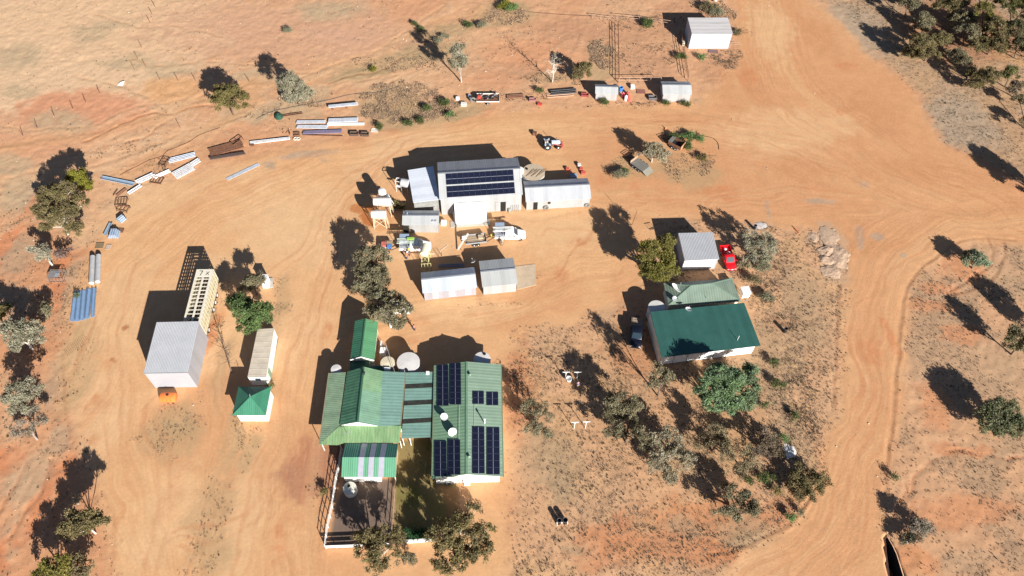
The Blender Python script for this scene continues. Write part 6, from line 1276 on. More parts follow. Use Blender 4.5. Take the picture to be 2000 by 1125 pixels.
MB().slab([(-1.0, -hw, .1), (0, -hw, .62), (0, hw, .62), (-1.0, hw, .1)], .05).build('ramp', mat('ramp_grey', (.20, .19, .16), .8), t); MB().bar((L_, -hw, .9), (L_, hw, .9), .08, .6).build('head_board', rust_pale, t)
t, L_, hw = trailer('rusty open box trailer with a red-brown tailboard beside the green planting', (1333, 288), (1309, 276), 1.7, sides=.65, sidem=rust, deck=dark_steel, wheels=2)
MB().bar((-.04, -hw, .95), (-.04, hw, .95), .06, .95).build('tailboard', mat('tailboard', (.50, .24, .14), .7, 0, .15, 2), t)
MB().slab([(L_ * .75, -hw, 1.3), (L_ + .1, -hw, 1.3), (L_ + .1, hw, 1.3), (L_ * .75, hw, 1.3)], .05).build('toolbox_lid', mat('grey_deck', (0, 0, 0)), t)
# ladder-like racks by the trailers
for lb, p0, p1 in (('rusty ladder rack on the ground above the rusty box trailer', (1291, 264), (1303, 278)), ('rusty ladder rack on the ground above the grey flat-deck trailer', (1220, 298), (1232, 308))):
    o, a, l_ = head(p0, p1); q = MB(); q.bar((0, -.7, .25), (l_, -.7, .25), .08); q.bar((0, .7, .25), (l_, .7, .25), .08)
    for k in range(5): q.bar((l_ * k / 4, -.7, .25), (l_ * k / 4, .7, .25), .06)
    q.build('ladder_rack', rust, None); o_ = bpy.data.objects['ladder_rack'] if lb.endswith('box trailer') else bpy.data.objects['ladder_rack.001']; o_.location = (*o, 0); o_.rotation_euler = (0, 0, a); tag(o_, lb, 'rack')
for lb, px, py, r in (('rusty round drum lid among the green planting', 1335, 268, .5), ('brown rusty tub in the middle of the green planting', 1350, 273, .55)):
    c = G(px, py); tag(MB().lathe([(r * .9, 0), (r, .1), (r, .45), (r * .85, .5), (r * .8, .3), (.05, .25)], (*c, 0), 16).build('rusty_tub', rust, None, True), lb, 'tub')
# flat bed junk trailer at the top
t, L_, hw = trailer('old tray trailer piled with scrap metal beside the road at the top', (975, 192), (931, 192), 2.3, deck=rust, sides=.25, sidem=old_white, wheels=1)
scr = [(dark_steel, 'dark twisted scrap bar'), (steel, 'grey bent scrap bar'), (rust, 'rusty scrap bar')]
for k in range(18):
    x, y = random.uniform(.3, L_ - .4), random.uniform(-.8, .8); an = random.uniform(-.6, .6) + (1.57 if k % 3 else 0); ln = random.uniform(.4, .9)
    mt, lb = scr[k % 3]; onto(MB().bar((x - math.cos(an) * ln, y - math.sin(an) * ln * .7, .78 + random.random() * .25), (x + math.cos(an) * ln, y + math.sin(an) * ln * .7, .85 + random.random() * .35), random.uniform(.1, .2), .12), 'scrap_bar', t, mt, lb + ' heaped on the old tray trailer at the top', 'scrap', lb + 's on the old tray trailer')
onto(MB().lathe([(.3, 0), (.42, .05), (.42, .6), (.3, .7)], (L_ - .5, .25, .68), 16), 'drum', t, mat('red_drum', (.62, .08, .05), .4), 'red drum at the left end of the old tray trailer', 'drum')
c = G(924, 198.5); tag(MB().ring(.42, .2, (*c, .5), 'Y').build('tyre', tyre_grey, None, True), 'large grey tyre standing against the left end of the old tray trailer', 'tyre'); bpy.context.view_layer.update()
for lb, px, py, sx, sy, h, mt in [('white box left of the big grey tyre', 894, 194, .7, .6, .5, paint_white), ('cream slatted box below the white box by the old tray trailer', 906, 206, 1.1, .7, .6, old_white), ('blue frame scrap by the tyre of the old tray trailer', 917, 190, .5, .5, .5, steel_blue),
    ('purple-red rusty box below the brown scrap at the top', 1040, 196, 1.4, .7, .45, mat('purple_rust', (.30, .14, .14), .8)), ('dark crate beside the purple-red rusty box', 1032, 193, .4, .5, .4, dark_steel), ('red frame lying at the road edge below the rusty box', 1054, 205, .9, .6, .3, mat('red_frame', (.45, .07, .05), .6, 0, .4, 5)),
    ('dark red crate beside the smallest roadside shed', 1142, 187, 1.5, .7, .5, mat('dark_red_crate', (.26, .05, .05), .7, 0, .4, 4)), ('white box on the ground behind the red gas cylinders', 1235, 172, .8, .7, .7, paint_white), ('flat rusty sheet between the two roadside sheds', 1252, 180, 1.7, 1.1, .12, mat('sheet_rust', (.24, .10, .08), .8, 0, .2, 3)),
    ('grey metal skip at the left foot of the second roadside shed', 1274, 193, 1.6, .9, .6, mat('skip_grey', (.13, .12, .13), .7, 0, .2, 4)), ('rusty grate on the ground in front of the tallest white shed', 1393, 101, 2.0, .9, .06, mat('grate', (.15, .09, .09), .8, 0, .2, 6)),
    ('cream bag at the left wall of the tallest white shed', 1334, 87, .5, 1.1, .8, mat('cream_bag', (.62, .56, .45), .8)), ('dark wooden bin, left of two at the road edge by the weedy strip', 692, 263, 1.6, .8, .55, mat('bin_wood', (.10, .065, .05), .8, 0, .2, 4)), ('dark wooden bin, right of two at the road edge by the weedy strip', 713, 264, 1.5, .8, .55, mat('bin_wood', (0, 0, 0))),
    ('pale square board leaning at the right of the wooden bins', 732, 255, 1.4, .9, .08, old_white), ('blue plastic sheet behind the long shed', 1120, 344, 1.3, .8, .15, steel_blue), ('red motor behind the long shed near the huge tank', 1108, 332, .6, .5, .5, trd),
    ('orange-red machine part at the lower end of the cluster behind the long shed', 1139, 339, .8, .6, .45, trd), ('red machine part in the middle of the cluster behind the long shed', 1135, 332, .6, .6, .5, trd), ('white and black engine at the top of the cluster behind the long shed', 1131, 325, .6, .6, .6, old_white),
    ('white tilted tank box between the workshop and the porch', 867, 438, .9, .7, .8, paint_white), ('rusty flat plate by the grey steel poles at the left', 195, 480, 1.3, 1.1, .06, mat('brown_plate', (.20, .14, .08), .8, 0, .2, 4)), ('pale wire tray right of the rusty flat plate', 212, 483, .8, .9, .06, mat('pale_tray', (.45, .35, .28), .7, 0, .4, 8)),
    ('rusty frame stuck to the back of the grey pipe stack', 236, 451, 1.0, .8, .1, rust), ('rusty brown box at the foot of the long steel beam', 493, 285, .7, .4, .3, rust)]:
    c = G(px, py); t = thing(lb.split(' ')[0] if False else 'crate', lb, 'box', c, random.uniform(-.12, .12))
    nm = [w for w in ('box', 'frame', 'crate', 'sheet', 'skip', 'grate', 'bag', 'bin', 'board', 'motor', 'part', 'engine', 'plate', 'tray') if w in lb.split(' in ')[0].split(' on ')[0].split(' at ')[0].split(' of ')[0] or w in lb][0]
    nm = {'part': 'machine_part', 'bin': 'wooden_bin', 'board': 'flat_board', 'frame': 'scrap_frame_box', 'box': 'storage_box', 'bag': 'bulk_bag', 'tray': 'wire_tray', 'sheet': 'flat_sheet', 'plate': 'metal_plate', 'skip': 'metal_skip', 'grate': 'floor_grate'}.get(nm, nm)
    t.name = nm; t['category'] = nm.replace('_', ' ')
    if h > .3:
        w_ = MB(); e = .07; w_.box(-sx / 2, -sy / 2, 0, sx / 2, sy / 2, .08)
        if mt in (paint_white, old_white, trd) or 'bag' in lb: w_.box(-sx / 2, -sy / 2, .08, sx / 2, sy / 2, h)
        else:
            w_.box(-sx / 2, -sy / 2, .08, sx / 2, -sy / 2 + e, h); w_.box(-sx / 2, sy / 2 - e, .08, sx / 2, sy / 2, h); w_.box(-sx / 2, -sy / 2 + e, .08, -sx / 2 + e, sy / 2 - e, h); w_.box(sx / 2 - e, -sy / 2 + e, .08, sx / 2, sy / 2 - e, h)
        w_.build('shell', mt, t); MB().box(-sx / 2 - .02, -sy / 2 - .02, h * .45, sx / 2 + .02, -sy / 2 - .001, h * .6).build('band', dark_steel if mt is not dark_steel else rust, t)
    else:
        MB().box(-sx / 2, -sy / 2, .04, sx / 2, sy / 2, .04 + h).build('panel', mt, t); MB().bar((-sx / 2, -sy / 2, .04 + h), (sx / 2, -sy / 2, .04 + h), .06).bar((-sx / 2, sy / 2, .04 + h), (sx / 2, sy / 2, .04 + h), .06).build('rim', mt, t)
# gas cylinders and drums
def cyl(label, px, py, r, h, mt, name='gas_cylinder', cat='cylinder', group=None, lie=None):
    c = G(px, py); t = thing(name, label, cat, c, 0, group); MB().lathe([(r * .8, 0), (r, .06), (r, h * .82), (r * .6, h * .95), (.05, h)], (0, 0, 0), 18).build('cylinder_body', mt, t, True); MB().lathe([(.08, h), (.08, h + .12), (.03, h + .14)], (0, 0, 0), 10).build('valve', steel, t); return t
rd = mat('gas_red', (.68, .10, .07), .4, 0, .15, 3)
cyl('tall white-bodied gas cylinder with a red shoulder, in front of the red ones', 1221.5, 196, .30, 1.3, paint_white); cyl('pinkish-red gas cylinder next to the smallest roadside shed', 1216, 189, .3, 1.1, mat('pink_red', (.62, .10, .15), .4))
for lb, px, py in (('front', 1227.5, 197), ('middle', 1227, 192), ('rear', 1226, 186)): cyl('orange-red gas cylinder, the ' + lb + ' one of three in a row by the roadside shed', px, py, .34, .9, rd, group='orange-red gas cylinders')
c = G(1212, 177); t = thing('blue_drum', 'blue drum with a dark open top at the back corner of the smallest roadside shed', 'drum', c); MB().lathe([(.36, 0), (.4, .05), (.4, .9), (.36, .92), (.34, .5), (.02, .45)], (0, 0, 0), 20).build('drum_wall', mat('blue_drum_paint', (.05, .20, .55), .4), t, True); MB().lathe([(.33, .5), (.33, .53), (.02, .53)], (0, 0, 0), 18).build('drum_base', black_m, t)
def black_drum(label, px, py, r=.3, h=1.0, group=None):
    c = G(px, py); t = thing('black_drum', label, 'drum', c, 0, group); MB().lathe([(r * .97, 0), (r, .04), (r, h - .04), (r * .97, h), (r * .88, h), (r * .86, h - .3), (.02, h - .3)], (0, 0, 0), 22).build('drum_wall', mat('drum_black', (.022, .02, .022), .5), t, True); MB().ring(r * .97, .03, (0, 0, h), 'Z').build('rim', mat('drum_rim', (.13, .12, .13), .5), t, True)
black_drum('black open drum, left of the pair on the low white stand', 1091.5, 1021, .32, 1.05); black_drum('black open drum, right of the pair on the low white stand', 1103, 1020, .36, 1.0)
o, a, l_ = head((1087.5, 1024), (1108, 1021)); t = thing('drum_stand', 'low white rail stand in front of the two black drums', 'stand', o, a); MB().bar((0, 0, .45), (l_, 0, .45), .12, .12).bar((0, 0, .25), (l_, 0, .25), .05, .2).build('rail', old_white, t)
for x in (0, l_): MB().bar((x, -.2, 0), (x, .1, .75), .07).build('leg', old_white, t)
black_drum('lone short black drum on open ground right of the quarters', 1532, 648, .30, 1.0); black_drum('lone dark drum beside the pale dusty patch above the wispy grey tree', 1473, 447, .26, 1.0)
# wire cage
o, a, l_ = head((97, 551), (124, 551)); t = thing('wire_cage', 'low wire cage box with a tin roof panel, by the leaning white trunk', 'cage', o, a)
q = MB()
for z in (.05, .5, 1.0):
    for p0, p1 in (((0, 0), (l_, 0)), ((l_, 0), (l_, 1.8)), ((l_, 1.8), (0, 1.8)), ((0, 1.8), (0, 0))): q.bar((*p0, z), (*p1, z), .05)
for x in np.linspace(0, l_, 5):
    for y in (0, 1.8): q.bar((x, y, 0), (x, y, 1.0), .04)
q.build('frame', mat('cage_steel', (.22, .19, .17), .6), t); MB().slab([(.1, .2, 1.05), (l_ - .5, .2, 1.05), (l_ - .5, 1.6, 1.05), (.1, 1.6, 1.05)], .03).build('roof_panel', mat('tin_panel', (.25, .24, .25), .5, .2, .1, 2, rib='Y', ribp=.2, ribs=.3), t); MB().slab([(l_ - 1.1, .4, 1.1), (l_ - .55, .4, 1.1), (l_ - .55, 1.1, 1.1), (l_ - 1.1, 1.1, 1.1)], .03).build('hatch', steel, t)

# ------------------------------------------------------------------ steel lying along the edge of the yard
def beam(label, p0, p1, w=.3, h=.22, m=steel, z=.16, name='steel_beam', group=None, n=1, gap=None, cat='beam', chan=True):
    a, b = G(*p0), G(*p1); d = b - a; L_ = float(np.linalg.norm(d)); ang = math.atan2(d[1], d[0]); gap = gap or w * 1.3
    for k in range(n):
        q = MB(); y = (k - (n - 1) / 2) * gap; j = random.uniform(-.12, .12) if n > 1 else 0
        if chan: q.box(j, y - w / 2, z, L_ + j, y + w / 2, z + .03); q.box(j, y - w / 2, z + .03, L_ + j, y - w / 2 + .03, z + h); q.box(j, y + w / 2 - .03, z + .03, L_ + j, y + w / 2, z + h)
        else: q.bar((j, y, z + h / 2), (L_ + j, y, z + h / 2), w, h)
        o = q.build(name, m, None); o.location = (a[0], a[1], 0); o.rotation_euler = (0, 0, ang + (random.uniform(-.012, .012) if n > 1 else 0)); tag(o, label, cat, group or (label if n > 1 else None))
wst = mat('bright_zinc_beam', (.58, .59, .62), .4, .1, .12, 2, stain=(.38, .27, .20), stain_amt=.5); blu = mat('blue_zinc_beam', (.22, .33, .50), .35, .2, .12, 2); lgt = mat('blue_white_beam', (.46, .50, .57), .4, .1, .12, 2, stain=(.36, .26, .20), stain_amt=.45)
beam('single broad pale plank of steel lying alone in the yard, left of centre', (443, 351), (506, 321), .75, .05, lgt, .06, chan=False)
beam('broad blue-grey beam at the top left end of the scrap line', (199, 348), (262, 361), .75, .2, mat('dusty_blue_beam', (.28, .36, .46), .4, .2, .1, 2), .12)
beam('short white beam with a dark edge, above the rusty frame heap', (252, 380), (277, 364), .55, .25, wst, .2)
beam('pair of white beams leading up from the short white beam', (268, 358), (302, 342), .42, .22, wst, .15, n=2, gap=.6)
beam('pair of narrow white beams half buried in straw', (302, 348), (333, 334), .22, .18, paint_white, .12, n=2, gap=.5)
beam('white and lilac beams stacked side by side, right of the straw clump', (342, 345), (377, 326), .28, .2, wst, .15, n=5, gap=.42)
beam('short pair of white beams at the upper tip of the side-by-side stack', (375, 324), (391, 314), .4, .22, wst, .2, n=2, gap=.6)
beam('fan of three pale beams above the rusty cage frame', (330, 316), (382, 303), .34, .18, lgt, .14, n=3, gap=.42)
beam('steel purlin in the rusty brown stack, upper layer beside the fan of pale beams', (410, 300), (474, 282), .2, .2, rust, .15, n=7, gap=.34)
beam('steel purlin of the lower dark brown stack', (411, 313), (480, 302), .26, .22, mat('dark_brown_steel', (.085, .06, .055), .7, 0, .2, 3), .35, n=2, gap=.35)
beam('long pale beam pair running right from the brown stack', (488, 281), (566, 272), .28, .2, wst, .16, n=2, gap=.4)
beam('grey-blue purlin in the long upper row of the scrap line', (580, 240), (636, 239), .26, .18, lgt, .15, n=2, gap=.42)
beam('grey-blue purlin in the second long row of the scrap line', (580, 249), (640, 250), .3, .18, lgt, .15, n=2, gap=.45)
beam('lilac painted purlin in the lowest long row of the scrap line', (592, 261), (668, 258), .26, .2, lilac, .18, n=2, gap=.45); beam('thin rusty purlin below the lilac ones', (592, 265), (670, 267), .1, .12, rust, .12, chan=False)
beam('broad white sheet beam, brightest in the long scrap rows', (639, 244), (712, 243), .62, .12, paint_white, .12, chan=False); beam('grey beam bundle directly above the brightest white sheet', (642, 238), (700, 236), .26, .2, lgt, .25, n=3, gap=.36)
beam('white offcut below the brightest white sheet', (626, 256), (660, 256), .3, .1, lgt, .1, chan=False); beam('pale beam propped on two rusty trestles at the top', (643, 213), (700, 207), .28, .2, lgt, .55, n=2, gap=.35)
beam('rusty rod leading right from the green coil', (554, 227), (592, 221), .1, .1, rust, .1, chan=False, n=2, gap=.4)
for p in ((652, 210), (679, 207)):
    c = G(*p); t = thing('trestle', 'rusty trestle carrying the propped pale beam, ' + ('left one' if p[0] < 660 else 'right one'), 'trestle', c); MB().bar((0, -.9, .5), (0, .5, .5), .08).build('top_bar', rust, t)
    for y in (-.8, .4): MB().bar((-.2, y, 0), (0, y, .5), .05).bar((.2, y, 0), (0, y, .5), .05).build('leg', rust, t)
beam('short rusty bar near the top left of the frame heap', (222, 383), (230, 371), .12, .12, rust, .1, chan=False); beam('rusty angle iron next to the short white beam', (229, 384), (247, 370), .14, .14, mat('red_brown_steel', (.28, .14, .08), .8, 0, .2, 3), .1, n=3, gap=.25, chan=False)
beam('blue-grey channel leaning towards the grey pipe stacks', (206, 461), (218, 437), .55, .12, mat('dusty_blue_beam', (0, 0, 0)), .25)
beam('long blue channel beam lying side by side at the left yard edge', (157, 626), (163, 567), .62, .3, blu, .05, n=4, gap=.74); beam('single blue channel beam set apart right of the other four', (182, 620), (186, 563), .5, .28, blu, .05)
def pipes(label, p0, p1, r, m, n, gap, z=None, layers=1, name='steel_pipe'):
    a, b = G(*p0), G(*p1); d = b - a; L_ = float(np.linalg.norm(d)); ang = math.atan2(d[1], d[0])
    for lyr in range(layers):
        for k in range(n - lyr):
            y = (k - (n - 1 - lyr) / 2) * gap; o = MB().tube([(0, y, r + lyr * r * 1.75 + .03), (L_, y, r + lyr * r * 1.75 + .03)], r, 12).build(name, m, None, True); o.location = (a[0], a[1], 0); o.rotation_euler = (0, 0, ang); tag(o, label, 'pipe', label)
pipes('large silver pipe bound with straps, one of the long pair left of the yard', (187, 555), (189, 503), .42, mat('silver_pipe', (.52, .52, .53), .4, .3, .15, 2), 2, .95)
pipes('short grey pipe in the upper round bundle', (233, 434), (243, 426), .16, steel_blue, 4, .34, layers=3); pipes('short grey pipe in the lower square stack', (222, 466), (226, 453), .17, steel_blue, 5, .36, layers=3)
pipes('pale rust pipe lying across the weeds by the road at the top', (1068, 188), (1120, 184), .1, rust_pale, 3, .5); pipes('dark steel pipe in the long stack left of the smallest roadside shed', (1075, 182), (1125, 178), .14, dark_steel, 3, .5, layers=2)
pipes('brown pipe half in the weeds right of the old tray trailer', (990, 190), (1022, 188), .14, rust, 3, .4)
# rusty frames
def frame_obj(label, p0, p1, w, bars=4, m=rust, h=.5, name='scrap_rack'):
    a, b = G(*p0), G(*p1); d = b - a; L_ = float(np.linalg.norm(d)); t = thing(name, label, 'frame', a, math.atan2(d[1], d[0])); q = MB()
    for y in (-w / 2, w / 2): q.bar((0, y, h), (L_, y, h), .09)
    q.build('side_bar', m, t); q = MB()
    for k in range(bars): q.bar((L_ * k / (bars - 1), -w / 2, h), (L_ * k / (bars - 1), w / 2, h), .07)
    q.build('cross_bar', m, t)
    for x in (0, L_):
        for y in (-w / 2, w / 2): MB().bar((x, y, 0), (x, y, h), .07).build('leg', m, t)
frame_obj('heap of rusty forked frames at the bend of the scrap line', (228, 400), (250, 398), 1.7, 5); frame_obj('rusty cage frame above the straw clump in the scrap line', (318, 327), (328, 312), 1.1, 4); frame_obj('rusty five-bar gate lying below the narrow white beams', (297, 352), (318, 355), 1.5, 5, h=.25)
frame_obj('second layer of forked bars jutting from the rusty heap', (232, 408), (252, 412), 1.2, 4, h=.35); frame_obj('small rusty grille beside the white coils at the road edge', (575, 264), (586, 263), .9, 5, h=.3); frame_obj('long rusty trestle frame behind the upper brown stack', (455, 285), (473, 272), .9, 3, h=.6)
for px in (577, 583): c = G(px, 272); tag(MB().ring(.32, .09, (*c, .14), 'Z').build('wire_coil', old_white, None, True), 'white wire coil at the road edge, ' + ('left' if px < 580 else 'right') + ' of two below the small grille', 'coil')
c = G(545, 229.5); t = thing('hose_coil', 'dark green coil of netting at the left end of the long scrap rows', 'coil', c); gn = mat('dark_green_net', (.02, .07, .045), .7, 0, .3, 5)
for k, (R_, z) in enumerate(((.62, .18), (.5, .38), (.3, .55))): MB().ring(R_, .2, (0, .05 * k, z), 'Z').build('coil_layer', gn, t, True)
# small timber bits
for i in range(9): p = (553 + random.uniform(0, 14), 250 + random.uniform(0, 10)); beam('small rusty offcut scattered left of the small grille', p, (p[0] + random.uniform(-4, 4), p[1] + random.uniform(3, 6)), .08, .08, rust, .02, chan=False, group='rusty offcuts left of the small grille', name='offcut', cat='offcut')
# corrugation tracks left by the track mat at left
for k in range(13): p = (128 + k * 3.1, 690 - k * 2.6); beam('thin timber slat pressed in the dirt, lower left yard', (p[0] - 3, p[1] - 7), (p[0] + 5, p[1] + 6), .07, .04, mat('dirt_slat', (.34, .20, .11), .9), .0, chan=False, group='slats pressed in the dirt', name='timber_slat', cat='slat')
# plow and harrow by the long shed, poles near the largest shed
beam('rusty steel pole lying on the ground in front of the porch', (967, 428), (987, 425), .14, .14, rust, .05, chan=False)
for p in ((857, 502), (863, 500)): c = G(*p); tag(MB().tube([(*c, 0), (*c, 1.0)], .05).build('marker_post', rust, None), 'short dark post stub, ' + ('left' if p[0] < 860 else 'right') + ' one above the blue-white shed', 'post')
beam('thin pale rod lying on bare earth right of the yellow tower', (860, 490), (874, 479), .05, .05, old_white, .02, chan=False); beam('thin white pipe lying below the left work ute', (838, 496), (848, 496), .06, .06, paint_white, .02, chan=False)
beam('grey purlin bundle in the shadow behind the blue-white shed', (857, 521), (908, 520), .18, .15, steel_blue, .2, n=2, gap=.4)
c = G(925, 522); t = thing('satellite_dish_stand', 'white folded dish frame in the gap between the two lower sheds', 'dish', c); dish(t, (0, 0, 0), .5, 2.2, .8, 1.6)
# tower for the yellowed tank
rail_fence('lattice_tower', 'pale yellow lattice frame standing below the yellowed tank by the work ute', [(825, 531), (843, 530)], 2.3, 4, (.4, 1.2, 2.2), mat('yellow_steel', (0, 0, 0)), w=.08, cat='frame')
# white patch, powdery ground: a thin heap
def heap(label, px, py, rx, ry, h, cl, name='gravel_heap', cat='heap', ang=0):
    """low uneven heap: a height sheet with a ragged edge and slumped crest"""
    c = G(px, py); m = mpp(px, py, 0); ax, ay = rx * m * 1.25, ry * m * 1.6; n = 44
    gx, gy = np.meshgrid(np.linspace(-ax, ax, n), np.linspace(-ay, ay, n)); d = np.hypot(gx / ax, gy / ay)
    nz = fbm((gx + c[0]) * .9 + 5, (gy + c[1]) * .9, 4) - .5; n7 = fbm((gx + c[0]) * 3, (gy + c[1]) * 3, 3) - .5
    f = np.clip(1.0 - d * 1.15 + nz * .7, 0, 1); z = h * np.clip(f * 1.9, 0, 1) * (1 + 1.6 * nz) + n7 * .10 * min(h * 2, .6)
    z = np.where(f <= .02, -.12, z + .015); ii = np.arange(n * n).reshape(n, n); Q = np.stack([ii[:-1, :-1], ii[:-1, 1:], ii[1:, 1:], ii[1:, :-1]], -1).reshape(-1, 4)
    V = np.stack([gx.ravel(), gy.ravel(), z.ravel()], 1); keep = (z.ravel()[Q] > -.1).any(1); me = bpy.data.meshes.new(name); fast_mesh(me, V, Q[keep], True); me.materials.append(cl)
    o = bpy.data.objects.new(name, me); COL.objects.link(o); o.location = (c[0], c[1], 0); o.rotation_euler = (0, 0, ang); tag(o, label, cat)
sandm = mat('pale_gravel', (.41, .285, .20), .95, 0, .16, 2.5, bump=.5)
heap('bright white powdery patch on the ground beside the vivid green bush', 1541, 880, 13, 13, .10, mat('lime_powder', (.78, .74, .70), .9, 0, .08, 2), 'lime_patch', 'powder')
heap('largest pale gravel heap at the stockpile right of the wispy tree', 1637, 500, 20, 24, .22, sandm); heap('steep gravel heap edge, upper left of the stockpile', 1614, 490, 17, 10, .34, sandm); heap('low gravel heap at the lower end of the stockpile', 1622, 530, 20, 12, .14, sandm)
heap('flat gravel spread at the upper end of the stockpile', 1618, 462, 19, 20, .10, sandm); heap('small gravel ridge at the left of the stockpile', 1588, 463, 12, 8, .08, sandm); heap('narrow gravel heap between the steep and the low heap', 1616, 508, 16, 9, .22, sandm)
heap('thin spread of grey ash beside the lone dark drum', 1484, 441, 12, 7, .04, mat('ash', (.50, .46, .44), .9), 'ash_patch', 'ash')
c = G(236, 165); t = tag(MB().slab([(-.6, -.3, .05), (.5, -.5, .06), (.8, .5, .5), (.1, .3, .4)], .04).build('crumpled_sheet', paint_white, None), 'small white crumpled sheet lying alone in the upper left paddock', 'sheet'); t.location = (*c, 0)
c = G(1398, 3); tag(MB().bar((c[0] - .2, c[1] - .6, .5), (c[0] + .5, c[1] + 1.2, .6), .5, .15).build('white_board', paint_white, None), 'white board tilted on the bush at the top edge', 'board')
# pegs and rails near the garage
rail_fence('hoist_frame', 'thin dark metal frame lying left of the garage shadow', [(1270, 450), (1281, 448)], .9, 3, (.2, .85), dark_steel, cat='frame', w=.05)
c = G(1234, 440); t = tag(MB().tube([(*c, 0), (c[0] + .3, c[1] - .2, 4.2)], .035).build('mast', dark_steel, None), 'thin dark mast above the glossy gum with a long thin shadow', 'mast')
rail_fence('rail_stand', 'pale open rails at the right wall of the tallest white shed', [(1426, 88), (1443, 90)], .8, 3, (.4, .75), rust_pale, cat='fence', w=.06)
# washing, basket
c = G(1110.5, 745); t = thing('laundry_basket', 'round white basket beneath the upper left clothesline post', 'basket', c); MB().lathe([(.30, .5), (.40, .55), (.45, .95), (.42, .96), (.36, .6), (.02, .58)], (0, 0, 0), 20).build('basket_bowl', paint_white, t, True)
for k in range(3): an = k * 2.09; MB().bar((.3 * math.cos(an), .3 * math.sin(an), 0), (.2 * math.cos(an), .2 * math.sin(an), .52), .04).build('leg', steel, t)
# jute/red marks at the road: orange stakes
for px, py in ((1549, 443), (1553, 448)): c = G(px, py); tag(MB().bar((*c, .1), (c[0] + .5, c[1] - .9, .12), .16, .12).build('orange_plank', mat('orange_paint', (.60, .20, .08), .7), None), 'orange painted plank near the stockpile, ' + ('upper' if py < 445 else 'lower') + ' of two', 'plank')
for px, py, lb in ((1300, 252, 'small orange marker cone at the road edge above the planting'),):
    c = G(px, py); t = thing('marker_cone', lb, 'cone', c); MB().lathe([(.26, 0), (.26, .04), (.16, .05), (.03, .6)], (0, 0, 0), 16).build('cone_body', mat('orange_cone', (.75, .28, .10), .6), t); MB().box(-.3, -.3, -.02, .3, .3, .03).build('cone_base', mat('orange_cone', (0, 0, 0)), t)

# ------------------------------------------------------------------ people
def skin(name, verts, edges, radii, m, parent, root=0):
    me = bpy.data.meshes.new(name); me.from_pydata(verts, edges, []); me.update(); o = bpy.data.objects.new(name, me); COL.objects.link(o); o.parent = parent
    md = o.modifiers.new('skin', 'SKIN'); sk = me.skin_vertices[0].data if me.skin_vertices else None
    if sk is None: return o
    for v, r in zip(sk, radii): v.radius = (r, r) if not hasattr(r, '__len__') else r
    sk[root].use_root = True; md.use_smooth_shade = True; sb = o.modifiers.new('sub', 'SUBSURF'); sb.levels = 1; sb.render_levels = 1; me.materials.append(m); return o
import bmesh
def skin_obj(name, verts, edges, radii, m, parent, root=0):
    bm = bmesh.new(); lay = bm.verts.layers.skin.verify(); vs = [bm.verts.new(v) for v in verts]
    for a, b in edges: bm.edges.new((vs[a], vs[b]))
    for v, r in zip(vs, radii): v[lay].radius = (r, r) if not hasattr(r, '__len__') else r
    vs[root][lay].use_root = True; me = bpy.data.meshes.new(name); bm.to_mesh(me); bm.free(); me.materials.append(m)
    o = bpy.data.objects.new(name, me); COL.objects.link(o); o.parent = parent
    md = o.modifiers.new('skin', 'SKIN'); md.use_smooth_shade = True; sb = o.modifiers.new('sub', 'SUBSURF'); sb.levels = 1; sb.render_levels = 1
    # bake the modifiers to plain geometry so the body is one closed surface
    dg = bpy.context.evaluated_depsgraph_get(); em = bpy.data.meshes.new_from_object(o.evaluated_get(dg)); o.modifiers.clear(); o.data = em; o.data.name = name
    for p in em.polygons: p.use_smooth = True
    if not em.materials: em.materials.append(m)
    return o
